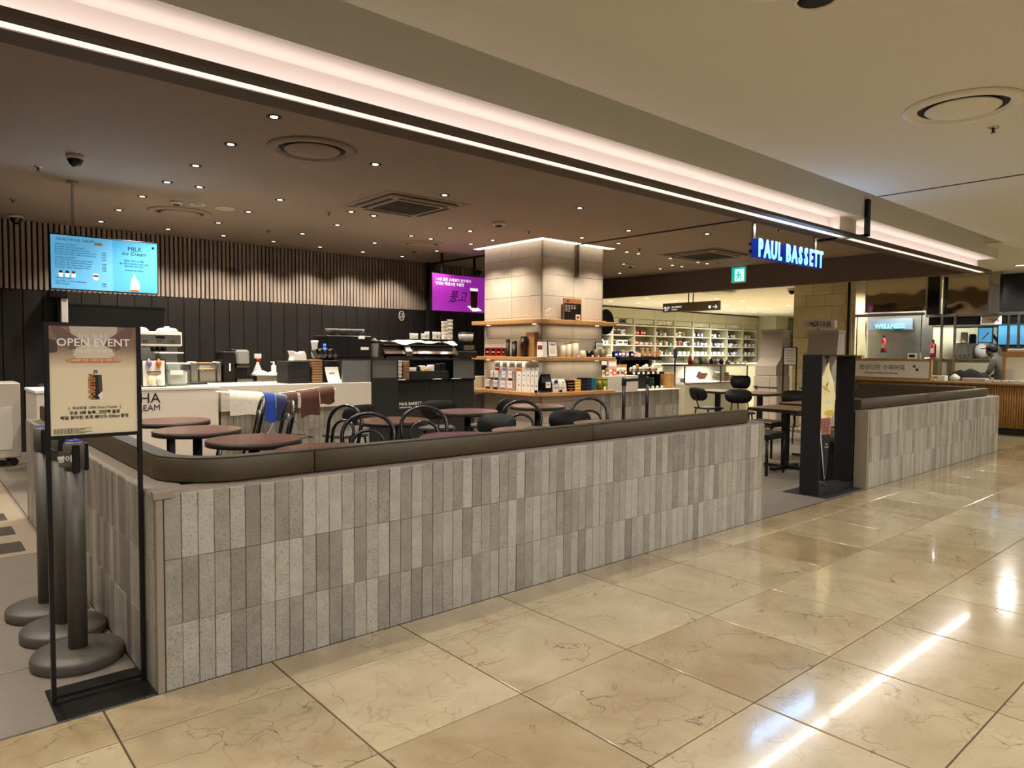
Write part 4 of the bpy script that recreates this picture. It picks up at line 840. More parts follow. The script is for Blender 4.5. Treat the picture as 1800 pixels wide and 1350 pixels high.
for x_ in (gy(757, 700, YC).x, gy(797, 700, YC).x): MB().box(x_-.002, x_+.002, YC+.017, YC+.02, .06, .95).build('door_gap', 'black', c3, True)
q = gy(703, 713, YC); text('PAUL BASSETT', .055, 'ink_white', c3, (q.x, YC+.018, q.z), ext=.0008, bold=.0004, align='LEFT'); text('ESPRESSO BAR', .03, 'ink_white', c3, (q.x, YC+.018, q.z-.04), ext=.0008, align='LEFT')
sp = MB().box(e0-.405, e0-.004, YC+.02, YC+.03, ZT1+.001, ZE-.012).build('splash_panel', 'steel_brushed'); tag(sp, 'brushed steel splash panel left of the black espresso counter', 'panel')
c4 = thing('column_counter', 'short tiled counter between the espresso counter and the column', 'counter', (7.2, 9.1, 0))
MB().cbox(6.62, 7.9, 9.01, 9.16, .68, ZT1, .004).build('stone_top', 'terrazzo_white', c4, True); MB().box(6.63, 7.9, 9.06, 9.16, 0, .68).build('carcass', 'grout', c4, True); tile_front(c4, 6.63, 7.9, 9.06, .68)
c5 = thing('pickup_counter', 'tiled pick-up counter with pale stone band right of the column', 'counter', (10, 8.4, 0))
rx1 = gy(1198, 690, YC).x
MB().cbox(CX1+.02, rx1, YC, 8.75, .68, .70, .004).build('stone_ledge', 'terrazzo_white', c5, True); rx0 = gy(1122, 670, YC).x
MB().cbox(CX1+.02, rx0, YC, 8.75, .70, ZT1, .004).build('stone_top', 'terrazzo_white', c5, True); MB().box(CX1+.02, rx1-.01, YC+.06, 8.7, 0, .68).build('carcass', 'grout', c5, True); tile_front(c5, CX1+.03, rx1-.01, YC+.06, .68)
bc = thing('rear_counter', 'long steel-topped rear counter below the dark boards', 'counter', (4.2, 9.6, 0))
MB().box(1.2, 7.0, 9.2, 9.9, 0, .93).build('carcass', 'black_matte', bc, True); MB().cbox(1.2, 7.0, 9.18, 9.92, .93, .955, .004).build('worktop', 'steel', bc, True)
wc = thing('wheeled_cabinet', 'cream cabinet on castors at the left edge before the dark boards', 'cabinet', (.65, 10.4, 0))
xw = gy(36, 700, 9.9).x; zw1, zw0 = gy(20, 673, 9.9).z, gy(20, 806, 9.9).z
MB().cbox(xw-.75, xw, 9.9, 10.5, max(.1, zw0), zw1, .012).build('body', 'white_gloss', wc, True); MB().box(xw-.60, xw-.08, 9.894, 9.901, .2, zw1-.28).build('door', 'white', wc, True)
for x_ in (xw-.68, xw-.07):
    for y_ in (9.97, 10.43): MB().lathe([(.045, -.015), (.045, .015)], x_, y_, .045, 14, 'y').box(x_-.02, x_+.02, y_-.02, y_+.02, .05, max(.1, zw0)).build('castor', 'black', wc, True)
# wall shelf and things high on the dark boards at left
hs = thing('wall_rack', 'black wall bracket with a hanging white phone under the menu screen', 'wall rack', (1.3, YB-.1, 2.0))
qa = gy(86, 515, YB-.2); qb = gy(118, 540, YB-.2)
MB().box(qa.x, qb.x, YB-.3, YB-.021, qb.z+.12, qb.z+.20).build('bracket', 'black', hs, True); MB().box(qa.x+.12, qa.x+.2, YB-.28, YB-.24, qb.z-.22, qb.z+.11).build('handset', 'white', hs, True, bevel=.01); MB().box(qa.x+.09, qa.x+.115, YB-.2, YB-.021, qb.z-.3, qb.z+.12).build('support', 'black_steel', hs, True)
n0, n1 = gy(120, 560, YB).x, gy(287, 560, YB).x; zn1, zn0 = gy(200, 541, YB).z, .95
al = thing('service_hatch', 'wide black recess in the dark boards behind the poster', 'hatch', ((n0+n1)/2, YB-.1, zn0))
MB().box(n0, n1, YB-.03, YB-.021, zn0, zn1).build('opening', 'black', al, True); MB().box(n0-.02, n1+.02, YB-.035, YB-.021, zn1, zn1+.03).build('header', 'black_steel', al, True)
em = thing('wall_emblem', 'small oval white outline emblem on the dark boards', 'emblem', (gy(706, 555, YB).x, YB-.03, gy(706, 565, YB).z))
q = gy(706, 555, YB-.03)
MB().tube([(q.x+.055*math.cos(t), q.y, q.z+.085*math.sin(t)) for t in [2*math.pi*k/24 for k in range(24)]], .008, 6, True).build('ring', 'white', em, True); MB().tube([(q.x-.02, q.y, q.z+.03), (q.x+.02, q.y, q.z+.04), (q.x+.02, q.y, q.z-.03), (q.x-.02, q.y, q.z-.04), (q.x-.015, q.y, q.z)], .006, 6).build('figure', 'white', em, True)

# ================================================================== THINGS ON THE COUNTERS
def X(px, py, y): return gy(px, py, y).x
def Z(px, py, y): return gy(px, py, y).z
def setbox(px0, px1, pyt, y, zb): return X(px0, 650, y), X(px1, 650, y), zb, Z((px0+px1)/2, pyt, y)
# soft-serve machine
y_ = 9.25; x0, x1 = X(238, 600, y_), X(318, 600, y_); zt = Z(283, 583, y_)
sm_ = thing('soft_serve_machine', 'white and steel soft-serve machine behind the poster', 'machine', ((x0+x1)/2, y_+.3, .955))
MB().cbox(x0+.03, x1-.03, y_, y_+.6, .956, zt-.18, .01).build('lower_body', 'steel', sm_, True); MB().cbox(x0, x1, y_-.06, y_+.62, zt-.18, zt, .012).build('head', 'white', sm_, True)
MB().box(x0+.02, x1-.02, y_-.064, y_-.06, zt-.15, zt-.04).build('control_panel', 'steel', sm_, True); mx = (x0+x1)/2
MB().box(mx-.05, mx+.05, y_-.068, y_-.064, zt-.085, zt-.055).build('display', 'black_gloss', sm_, True)
for s_ in (-1, 0, 1):
    for k in range(6): MB().box(mx+s_*.15-.03+.02*(k % 3)-.006, mx+s_*.15-.03+.02*(k % 3)+.006, y_-.068, y_-.064, zt-.115-.02*(k//3), zt-.103-.02*(k//3)).build('button', 'ink_black', sm_, True)
    MB().lathe([(.022, zt-.24), (.026, zt-.20), (.026, zt-.18)], mx+s_*.06, y_-.03, n=14).build('nozzle', 'black_steel', sm_, True)
for k in (-1, 1): MB().lathe([(.13, zt), (.13, zt+.02), (.10, zt+.05), (.03, zt+.06), (.03, zt+.075)], mx+k*.17, y_+.28, n=22).build('hopper_lid', 'plastic_clear', sm_, True)
# framed price card + acrylic boxes on the white counter
def frame_card(name, label, x0, x1, z0, z1, y, tilt=.06, art=(), m_='black', inner='paper'):
    t = thing(name, label, 'framed card', ((x0+x1)/2, y, z0)); b_ = .009+.01*(x1-x0)
    w_ = (x1-x0)/2; h = z1-z0; sh = Matrix.Rotation(-tilt, 4, 'X')
    MB().box(-w_, w_, 0, .012, 0, h).xf(sh).build('frame', m_, t); MB().box(-w_+b_, w_-b_, -.002, 0, b_, h-b_).xf(sh).build('card', inner, t)
    for (u0, u1, v0, v1, mm) in art: MB().box(-w_+u0*2*w_, -w_+u1*2*w_, -.0035, -.002, h*(1-v1), h*(1-v0)).xf(sh).build('print', mm, t)
    MB().box(-.02, .02, .012, .06, 0, .01).build('foot', m_, t)
    return t
y_ = 8.15; fc = frame_card('price_card', 'black framed card with four ice-cream pictures on the white counter', X(249, 650, y_), X(292, 650, y_), ZT1, Z(270, 632, y_), y_, .05, [(.2,.8,.43,.47,'ink_black'),(.2,.8,.50,.53,'orange'),(.25,.75,.55,.57,'print_brown')])
hh = Z(270, 632, y_)-ZT1; ww = (X(292, 650, y_)-X(249, 650, y_))/2
for k, (u, v, m1, m2) in enumerate(((-.45,.82,'lilac','pink'),(.35,.82,'orange','wine'),(-.35,.22,'corn_cream','orange'),(.38,.22,'paper','orange'))):
    MB().lathe([(.001,-.05),(.028,.0),(.03,.02),(.02,.04),(.001,.065)], u*ww, -.02, v*hh, 10).build('cone_picture', m1, fc)
def clear_box(name, label, px0, px1, pyt, y, zb, d=.3, lid=True, mat_='plastic_clear', inner=None):
    x0, x1, z0, z1 = setbox(px0, px1, pyt, y, zb); t = thing(name, label, 'container', ((x0+x1)/2, y+d/2, zb))
    MB().box(x0, x1, y, y+.006, z0, z1).box(x0, x1, y+d-.006, y+d, z0, z1).box(x0, x0+.006, y+.006, y+d-.006, z0, z1).box(x1-.006, x1, y+.006, y+d-.006, z0, z1).build('walls', 'glass', t, True); MB().box(x0+.006, x1-.006, y+.006, y+d-.006, z0, z0+.008).build('bottom', mat_, t, True)
    if lid: MB().cbox(x0-.008, x1+.008, y-.008, y+d+.008, z1+.001, z1+.02, .006).build('lid', mat_, t, True)
    if inner: MB().cbox(x0+.02, x1-.02, y+.02, y+d-.02, z0+.01, z0+(z1-z0)*.72, .02).build('contents', inner, t, True)
    return t, x0, x1, z0, z1
t, x0, x1, z0, z1 = clear_box('acrylic_box', 'clear acrylic box with white packets beside the price card', 294, 334, 641, 8.2, ZT1, .3, True, 'plastic_clear', 'white'); MB().box(x0+.03, x0+.16, 8.196, 8.2, z1-.11, z1-.06).build('label', 'paper', t, True)
clear_box('acrylic_box', 'clear lidded box stacked behind the acrylic box', 282, 322, 622, 8.62, ZT1, .22, True, 'plastic_clear', 'paper')
def tub(px0, px1, pyt, y, zb, label, m_='steel', inner='kraft', name='steel_container'):
    x0, x1, z0, z1 = setbox(px0, px1, pyt, y, zb); t = thing(name, label, 'container', ((x0+x1)/2, y+.12, zb))
    MB().cbox(x0, x1, y, y+.24, z0, z1-.02, .01).build('body', m_, t, True); MB().cbox(x0+.012, x1-.012, y+.012, y+.228, z1-.02, z1, .008).build('contents', inner, t, True); MB().box(x0-.004, x1+.004, y-.004, y+.244, z1-.032, z1-.022).build('rim', 'chrome', t, True)
y_ = 9.3
for a_, b_, c_, l, m_, i_ in ((335,349,636,'tall steel tin right of the soft-serve machine','steel','paper'),(350,380,648,'wide steel topping container below the dark boards','steel','kraft'),(381,390,636,'steel topping container left of the black brewer','steel','white')):
    tub(a_, b_, c_, y_, .955, l, m_, i_)
tub(351, 379, 637, 9.62, .955, 'rear topping tray heaped with nuts', 'plastic_clear', 'kraft', 'topping_tray')
bk = MB().box(X(330, 660, 8.5), X(362, 660, 8.5), 8.45, 8.68, ZT1, ZT1+.018).build('menu_folder', 'black'); tag(bk, 'flat black menu folder lying on the white counter', 'folder')
# black brewer
y_ = 9.28; x0, x1, z0, z1 = setbox(393, 441, 614, y_, .955); br = thing('coffee_brewer', 'tall black coffee brewer with clear tank on the rear counter', 'coffee machine', ((x0+x1)/2, y_+.15, .955)); xm = x0+(x1-x0)*.42
MB().cbox(x0, xm, y_, y_+.34, z0, z1-.03, .008).build('side_unit', 'black', br, True); MB().cbox(xm+.004, x1, y_+.1, y_+.34, z0, z1, .008).build('tower', 'black', br, True); MB().cbox(xm+.02, x1-.02, y_-.02, y_+.09, z0+(z1-z0)*.52, z1-.01, .02).build('clear_tank', 'glassware', br, True)
MB().box(xm+.02, x1-.02, y_-.02, y_+.1, z0+(z1-z0)*.44, z0+(z1-z0)*.5).build('trim_band', 'steel', br, True); MB().box(xm+.004, x1, y_-.07, y_+.098, z0, z0+.035).build('drip_tray', 'steel', br, True); MB().box(x0+.07, x0+.09, y_-.004, y_, z0+.14, z0+.24).build('level_window', 'paper', br, True)
# spray bottle
y_ = 9.72; x = X(453, 640, y_); zt = Z(453, 622, y_); sb = thing('spray_bottle', 'clear spray bottle with red and white trigger', 'bottle', (x, y_, .955)); hb = zt-.955
MB().lathe([(.055,0),(.06,.02),(.058,hb*.35),(.03,hb*.55),(.018,hb*.65),(.018,hb*.7)], n=20).build('bottle', 'plastic_clear', sb); MB().cyl(0,0,hb*.7,hb*.82,.02,12).build('collar', 'red', sb); MB().box(-.045,.05,-.014,.014,hb*.82,hb).build('trigger_head', 'white', sb, bevel=.006); MB().tube([(.03,0,hb*.85),(.035,0,hb*.72),(.03,0,hb*.66)], .006, 6).build('trigger', 'red', sb)
y_ = 9.75; x = X(481, 640, y_); zt = Z(481, 636, y_); sp_ = thing('soap_dispenser', 'small white pump dispenser behind the sink tray', 'dispenser', (x, y_, .955)); MB().lathe([(.03,0),(.034,.02),(.034,zt-1.01),(.012,zt-.99),(.01,zt-.955)], n=16).build('body', 'white', sp_); MB().box(-.045,.01,-.008,.008,zt-.967,zt-.952).build('pump', 'white', sp_)
y_ = 9.22; x0, x1 = X(452, 660, y_), X(495, 660, y_); bt = thing('bar_tray', 'shallow steel tray with clear bags on the rear counter', 'tray', ((x0+x1)/2, y_+.2, .956)); MB().box(x0,x1,y_,y_+.4,.956,.964).box(x0,x1,y_,y_+.008,.964,1.03).box(x0,x1,y_+.392,y_+.4,.964,1.03).box(x0,x0+.008,y_+.008,y_+.392,.964,1.03).box(x1-.008,x1,y_+.008,y_+.392,.964,1.03).build('tray', 'steel', bt, True)
MB().sphere((x0+x1)/2-.06, y_+.18, 1.03, .12, .1, .07).sphere((x0+x1)/2+.12, y_+.2, 1.02, .1, .1, .06).build('clear_bag', 'plastic_clear', bt, True)
# tray stack
y_ = 8.12; x0, x1, z0, z1 = setbox(506, 545, 635, y_, ZT1); 
for k in range(14):
    h_ = (z1-z0)/14; t = MB().cbox(x0, x1, y_, y_+.34, z0+k*h_, z0+(k+1)*h_-.002, .004).build('serving_tray', 'black_matte'); tag(t, 'black serving tray, %s from the bottom of the counter stack' % nth(k), 'tray', 'stacked black trays')
pbg = MB(); xa, xb = X(518, 630, y_), X(543, 630, y_); zt = Z(530, 617, y_)
pbg.prism([(xa,z1),(xb,z1),(xb-.01,zt-.04),(xb-.03,zt),(xa+.09,zt-.03),(xa-.01,zt+.005),(xa+.015,zt-.06)], 'y', y_+.05, y_+.2); tag(pbg.build('paper_bag', 'paper', bevel=.01), 'crumpled white paper bag on the black tray stack', 'bag')
# wooden sleeve stack
x0, x1, z0, z1 = setbox(549, 567, 632, y_, ZT1)
for k in range(18):
    h_ = (z1-z0)/18; t = MB().cbox(x0+rnd.uniform(-.004,.004), x1+rnd.uniform(-.004,.004), y_, y_+.16, z0+k*h_, z0+(k+1)*h_-.0015, .002).build('cup_sleeve', 'kraft' if k % 2 else 'wood_rect'); tag(t, 'flat brown cup sleeve, %s from the bottom of the left stack' % nth(k), 'cup sleeve', 'stacked cup sleeves')
x0, x1, z0, z1 = setbox(568, 596, 632, 8.2, ZT1); ob = MB().cbox(x0, x1, 8.2, 8.7, z0+.001, min(z1, ZE-.015), .006).build('register_box', 'black'); tag(ob, 'black till housing behind the white notice card', 'till')
x0, x1 = X(571, 650, 8.1), X(594, 650, 8.1); zt = Z(582, 645, 8.1)
nc = thing('notice_card', 'curved white notice card standing on the order counter', 'notice', ((x0+x1)/2, 8.1, ZT1)); n_ = 8; w_ = x1-x0; hN = zt-ZT1
MB()._add([(-w_/2+.02*(1-k/n_), -.06*(1-k/n_)**2, hN*k/n_) for k in range(n_+1)]+[(w_/2+.02*(1-k/n_), -.06*(1-k/n_)**2, hN*k/n_) for k in range(n_+1)]+[(-w_/2+.02*(1-k/n_), -.06*(1-k/n_)**2+.004, hN*k/n_) for k in range(n_+1)]+[(w_/2+.02*(1-k/n_), -.06*(1-k/n_)**2+.004, hN*k/n_) for k in range(n_+1)],
   [(k, n_+1+k, n_+2+k, k+1) for k in range(n_)]+[(2*n_+2+k+1, 3*n_+4+k, 3*n_+3+k, 2*n_+2+k) for k in range(n_)], True).build('sheet', 'paper', nc); MB().box(-w_*.2, w_*.2, -.014, -.010, hN*.60, hN*.63).build('print_line', 'ink_black', nc)
# card reader tablets
for k in range(4):
    xa = X(559+9*k, 640, 8.25); za = ZE+.014; t = thing('pager_slab', 'slim black order pager leaning on the till, %s from the left' % nth(k), 'pager', (xa, 8.22, za-.005), 0, 'order pagers'); M_ = Matrix.Rotation(R(-28), 4, 'Y')
    MB().cbox(0, .05, 0, .12, 0, Z(570, 613, 8.25)-za, .006).xf(M_).build('slab', 'charcoal', t); MB().box(.008, .042, -.002, 0, .05, .12).xf(M_).build('window', 'black_gloss', t)
# big black machine
y_ = 8.3; x0, x1, z0, z1 = setbox(576, 653, 590, y_, ZE+.013); bm2 = thing('coffee_machine_back', 'large plain black machine housing with two white stickers', 'machine', ((x0+x1)/2, y_+.2, z0)); MB().cbox(x0, x1, y_, y_+.42, z0, z1, .01).build('housing', 'black', bm2, True)
for (a_, b_, c_, d_) in ((630,641,590,596),(634,648,610,615)): MB().box(X(a_,600,y_), X(b_,600,y_), y_-.002, y_, Z(640,d_,y_), Z(640,c_,y_)).build('sticker', 'paper', bm2, True)
MB().box((x0+x1)/2-.02, (x0+x1)/2-.016, y_-.001, y_, z0+.02, z1-.02).build('seam', 'black_gloss', bm2, True)
ld = thing('led_display', 'narrow glowing blue light column beside the black machine', 'display', (x0-.03, y_+.05, z0)); MB().box(x0-.055, x0-.004, y_+.02, y_+.1, z0, z0+.20).build('case', 'black', ld, True)
for k in range(4):
    for j in range(2): MB().box(x0-.05+.022*j, x0-.034+.022*j, y_+.016, y_+.02, z0+.03+.042*k, z0+.058+.042*k).build('light', 'led_blue', ld, True)
for k in range(3):
    xk = x0+.16+.19*k; t = thing('glass_bowl', 'upturned glass bowl on the black machine, %s from the left' % nth(k), 'bowl', (xk, y_+.2+.02*(k % 2), z1+.001), 0, 'glass bowls on the black machine'); MB().lathe([(.03,0),(.05,.02),(.085,.07),(.09,.09),(.083,.09),(.045,.024),(.001,.012)], n=18).build('bowl', 'glassware', t)
pbag = MB().lathe([(.03,0),(.045,.05),(.035,.12),(.045,.19),(.05,.22),(.01,.225)], X(555,620,8.35), 8.38, ZE+.014, 9).build('wrapped_cups', 'plastic_clear'); tag(pbag, 'clear plastic sleeve of cups standing left of the blue light', 'cups')
# espresso machine
y_ = 8.28; x0, x1 = X(677,620,y_), X(806,620,y_); z0 = ZE+.013; zt = Z(740, 606, y_)
em_ = thing('espresso_machine', 'long chrome espresso machine with curved back panel on the black counter', 'espresso machine', ((x0+x1)/2, y_+.25, z0)); zq = zt-z0
for s_, (xa, xb) in enumerate(((x0, x0+(x1-x0)*.26), (x0+(x1-x0)*.34, x1))):
    prof = [(y_+.42, z0+.03), (y_+.05, z0+.03), (y_, z0+.06), (y_+.03, z0+zq*.5), (y_+.09, z0+zq*.82), (y_+.12, z0+zq*.92), (y_+.42, z0+zq*.92)]
    MB().prism(prof, 'x', xa, xb).build('back_panel', 'chrome', em_, True)
xa = x0+(x1-x0)*.26; xb = x0+(x1-x0)*.34; MB().prism([(y_+.4,z0+.03),(y_-.03,z0+.03),(y_-.03,z0+zq*.5),(y_+.05,z0+zq*.9),(y_+.4,z0+zq*.9)], 'x', xa+.002, xb-.002).build('centre_rib', 'steel', em_, True)
MB().box(x0+.01, x1-.01, y_+.06, y_+.42, z0+zq*.925, z0+zq).build('cup_rail', 'steel', em_, True)
for x_ in (x0+.06, x1-.06): MB().cyl(x_, y_+.1, z0, z0+.03, .02, 10).cyl(x_, y_+.38, z0, z0+.03, .02, 10).build('foot', 'black', em_, True)
MB().tube([(x0+(x1-x0)*(.40+.012*k), y_+.004, z0+.075+.014*math.sin(k*2.1)) for k in range(13)], .004, 5).build('red_script', 'red', em_, True)
clo = MB(); n_ = 14
pts_ = []
for i in range(n_+1):
    for j in range(5):
        pts_.append((x0-.02+(x1-x0+.02)*i/n_, y_+.02+.1*j, z0+zq+.045+.018*math.sin(i*1.3+j)+.012*math.cos(i*.7+j*2)-(.02 if j == 0 else 0)))
clo._add(pts_+[(x, y, z-.006) for x, y, z in pts_], [(i*5+j,(i+1)*5+j,(i+1)*5+j+1,i*5+j+1) for i in range(n_) for j in range(4)]+[(75+i*5+j,75+i*5+j+1,75+(i+1)*5+j+1,75+(i+1)*5+j) for i in range(n_) for j in range(4)], True)
tag(clo.build('tea_towel', 'white_cloth'), 'white cloth spread over the espresso machine', 'towel')
for k in range(7):
    xk = X(722+10*k, 590, y_+.25); t = thing('glass_tumbler', 'glass tumbler on the white cloth, %s from the left' % nth(k), 'glass', (xk, y_+.22+.05*(k % 2), z0+zq+.085), rnd.uniform(0,3), 'tumblers on the espresso machine'); h_ = .11 if k > 2 else .08
    MB().lathe([(.034,0),(.038,h_),(.034,h_),(.03,.012),(.001,.01)], n=14).build('glass', 'glassware', t)
for (px, pyt, l) in ((782,565,'shorter stack of white paper cups on the espresso machine'), (793,562,'taller stack of white paper cups on the espresso machine')):
    xk = X(px, 590, y_+.1); t = thing('paper_cup_stack', l, 'paper cups', (xk, y_+.12+.01*(px > 785), z0+zq+.085)); Ht = Z(px, pyt, y_+.1)-(z0+zq+.085); n_ = 5
    for k in range(n_): MB().lathe([(.036,Ht*k/n_+.001),(.044,Ht*(k+1)/n_-.006),(.046,Ht*(k+1)/n_-.001)], n=16).build('cup', 'white', t)
# knock pitcher and grinders
x = X(660, 620, 8.35); kp = thing('blender_jug', 'dark blender jug with black lid left of the espresso machine', 'jug', (x, 8.38, z0)); MB().lathe([(.045,0),(.05,.02),(.06,.2),(.062,.21)], n=18).build('jug', 'glassware', kp); MB().lathe([(.066,.21),(.066,.235),(.03,.25),(.02,.27)], n=18).build('lid', 'black', kp)
gx0 = X(806, 600, 8.7); 
for k, (px, l) in enumerate(((819,'black coffee grinder right of the espresso machine'),(834,'second black coffee grinder behind the column edge'))):
    x = X(px, 600, 8.55); t = thing('coffee_grinder', l, 'grinder', (x, 8.58+.1*k, z0)); zg = Z(px, 584, 8.55)-z0
    MB().cbox(-.075,.075,-.1,.1,.0,.10,.008).build('base', 'black', t); MB().cbox(-.065,.065,-.02,.1,.10,zg*.62,.01).build('body', 'black_gloss', t); MB().lathe([(.04,zg*.62),(.08,zg*.7),(.085,zg*.95)], 0, .03, n=16).build('hopper', 'glassware', t); MB().lathe([(.088,zg*.95),(.088,zg)], 0, .03, n=16).build('lid', 'black', t); MB().box(-.05,.05,-.06,-.02,zg*.3,zg*.5).build('front_plate', 'steel', t)
# inside the glass front: cups, sleeves, straws, napkins
zb = .986; y_ = 8.1
x0, x1, _, z1 = setbox(701, 708.5, 633, y_, zb)
t = thing('paper_cup_stack', 'tall stack of white paper cups in the espresso counter niche', 'paper cups', ((x0+x1)/2, y_+.05, zb)); Ht = ZE-.02-zb
for k in range(5): MB().lathe([(.036,Ht*k/5+.001),(.044,Ht*(k+1)/5-.006),(.046,Ht*(k+1)/5-.001)], n=16).build('cup', 'white', t)
x0, x1, _, z1 = setbox(710, 720, 636, y_, zb)
for k in range(18):
    h_ = (ZE-.02-zb)/18; t = MB().cbox(x0, x1, y_, y_+.14, zb+k*h_, zb+(k+1)*h_-.0015, .002).build('cup_sleeve', 'kraft' if k % 2 else 'wood_rect'); tag(t, 'flat brown cup sleeve, %s from the bottom of the niche stack' % nth(k), 'cup sleeve', 'stacked cup sleeves')
x0, x1 = X(722, 650, y_), X(789, 650, y_); org = thing('condiment_organizer', 'black organizer with straws, napkins and sugar in the niche', 'organizer', ((x0+x1)/2, y_+.1, zb)); MB().box(x0,x1,y_,y_+.16,zb+.001,zb+.11).build('box', 'black_matte', org, True)
for k, (a_, b_, m_, h_) in enumerate(((723,736,'paper',.05),(738,743,'black',.07),(746,752,'paper',.075),(752,760,'white',.06),(761,768,'paper',.085),(771,779,'black',.10),(781,788,'black',.11))):
    o = MB().cbox(X(a_,640,y_), X(b_,640,y_), y_+.06, y_+.15, zb+.111, zb+.111+h_, .004).build('packet_bundle', m_, org, True)
MB().box(X(749,640,y_), X(757,640,y_), y_+.05, y_+.059, zb+.112, zb+.135).build('yellow_packet', 'yellow', org, True)
for px, l in ((704,'small white leaflet at the left end of the niche'),(768,'white leaflet in the middle of the niche edge'),(801,'white leaflet at the right of the niche edge')):
    x = X(px, 665, 8.04); t = MB().box(x-.06, x+.06, YC+.0, YC+.06, .9855, .992).build('leaflet', 'paper'); tag(t, l, 'leaflet')

# ================================================================== DRYING RACK WITH CLOTHS
RY0, RY1 = 7.5, 7.9
xa, xb = X(402, 690, RY0), X(590, 690, RY0)
dr = thing('drying_rack', 'white folding drying rack draped with cloths before the order counter', 'drying rack', ((xa+xb)/2, 7.7, 0)); rc = .009
za, zb2 = Z(500, 698, RY0), Z(590, 684, RY0); xm = (xa+xb)/2
for y_ in (RY0, RY1): MB().tube([(xa, y_, za+.06), (xm, y_, za), (xb, y_, zb2)], rc, 8).build('side_rail', 'white', dr, True)
for k in range(9):
    f_ = k/8; x = xa+(xb-xa)*f_; z = za+.06*(1-2*f_) if f_ < .5 else za+(zb2-za)*(2*f_-1); MB().tube([(x, RY0, z), (x, RY1, z)], .005, 6).build('cross_bar', 'white', dr, True)
for y_ in (RY0+.02, RY1-.02): MB().tube([(xm-.05, y_, za), (xm+.52, y_, 0)], .009, 8).build('leg', 'steel', dr, True); MB().tube([(xm+.05, y_, za), (xm-.46, y_, 0)], .009, 8).build('leg', 'steel', dr, True)
MB().tube([(xm-.22, RY0+.02, .38), (xm+.34, RY0+.02, .38), (xm+.34, RY1-.02, .38), (xm-.22, RY1-.02, .38)], .006, 6, True).build('lower_tie', 'black', dr, True)
def cloth(name, label, m_, x0, x1, ztop, drop, y0=RY0-.02, over=.16, wave=.012):
    b = MB(); n_ = 12; rows = [(y0+over, ztop(x0)+.012, 0), (y0+.03, ztop(x0)+.014, 0), (y0-.010, ztop(x0)-.01, .3), (y0-.014, ztop(x0)-drop*.35, .7), (y0-.012, ztop(x0)-drop*.7, 1), (y0-.016, ztop(x0)-drop, 1.3)]
    vs = []
    for j, (yy_, zz_, wv) in enumerate(rows):
        for i in range(n_+1):
            x = x0+(x1-x0)*i/n_; vs.append((x+(rnd.uniform(-.004,.004)), yy_-abs(wave*wv*math.sin(i*1.4+.3)), ztop(x)+(zz_-ztop(x0))+(.012*math.sin(i*.5+x0*9) if j == 5 else 0)))
    N = len(vs); vs2 = [(x, y+.004, z-.003) for x, y, z in vs]; F = [(j*(n_+1)+i, j*(n_+1)+i+1, (j+1)*(n_+1)+i+1, (j+1)*(n_+1)+i) for j in range(5) for i in range(n_)]
    b._add(vs+vs2, F+[tuple(N+q for q in f[::-1]) for f in F], True); tag(b.build(name, m_), label, 'cloth')
zt_l = lambda x: za+.06*max(0, 1-(x-xa)/(xm-xa)); zt_r = lambda x: za+(zb2-za)*max(0, (x-xm)/(xb-xm))
zrk = lambda x: (zt_l(x) if x < xm else zt_r(x))+.022
U = lambda t: xa+(xb-xa)*t
cloth('lace_cloth', 'white lace cloth hanging at the left end of the drying rack', 'white_cloth', U(.0), U(.29), zrk, .24); cloth('blue_cloth', 'bright blue cloth on the drying rack beside the white lace', 'blue_cloth', U(.30), U(.40), zrk, .30); cloth('blue_cloth', 'dark blue cloth in the middle of the drying rack', 'navy', U(.41), U(.50), zrk, .28)
cloth('brown_cloth', 'brown cloth just right of the drying rack middle', 'brown_cloth', U(.51), U(.61), zrk, .22, wave=.006); cloth('brown_cloth', 'long brown cloth near the raised end of the drying rack', 'brown_cloth', U(.64), U(.82), zrk, .27); cloth('brown_cloth', 'short brown cloth at the raised right end of the drying rack', 'brown_cloth', U(.83), U(.97), zrk, .17)
# ================================================================== GOODS ON THE COLUMN SHELVES
GS = 'goods on the column shelves'
def pbox_left(px0, px1, pyt, zb, depth=.07, xf=CX-.17, clear=.0015):      # a box whose front is seen on the left side of the column
    a_, b_ = gx(px0, 640, xf).y, gx(px1, 640, xf).y; zt = gx((px0+px1)/2, pyt, xf).z
    return xf, xf+depth, b_+clear, a_-clear, zb, zt
def pbox_right(px0, px1, pyt, zb, depth=.07, yf=CY-.17, clear=.0015):
    return X(px0, 640, yf)+clear, X(px1, 640, yf)-clear, yf, yf+depth, zb, Z((px0+px1)/2, pyt, yf)
S1, S2, S3 = 1.856, 1.301, .781
rows = [('bottom', [(853.3,862,'wine'),(866.7,876,'navy'),(879,889.8,'lilac'),(891,901.8,'waffle'),(907.5,916.5,None),(917,925,None),(925.3,932.4,None),(932.9,939.5,None),(940,946,None)]),
        ('middle', [(862,868.3,'wine'),(868.6,877,'navy'),(881.5,890,'lilac'),(893,901.8,'wine'),(907.5,916.5,None),(917,925,None),(925.3,932.4,None),(932.9,939.5,None),(940,946,None)]),
        ('top', [(870.2,879,'red'),(883,891,'lilac'),(895,905,'pink'),(908,917.6,'orange'),(923,933,None),(933.8,941,None),(941.6,947.5,None)])]
bh = .148
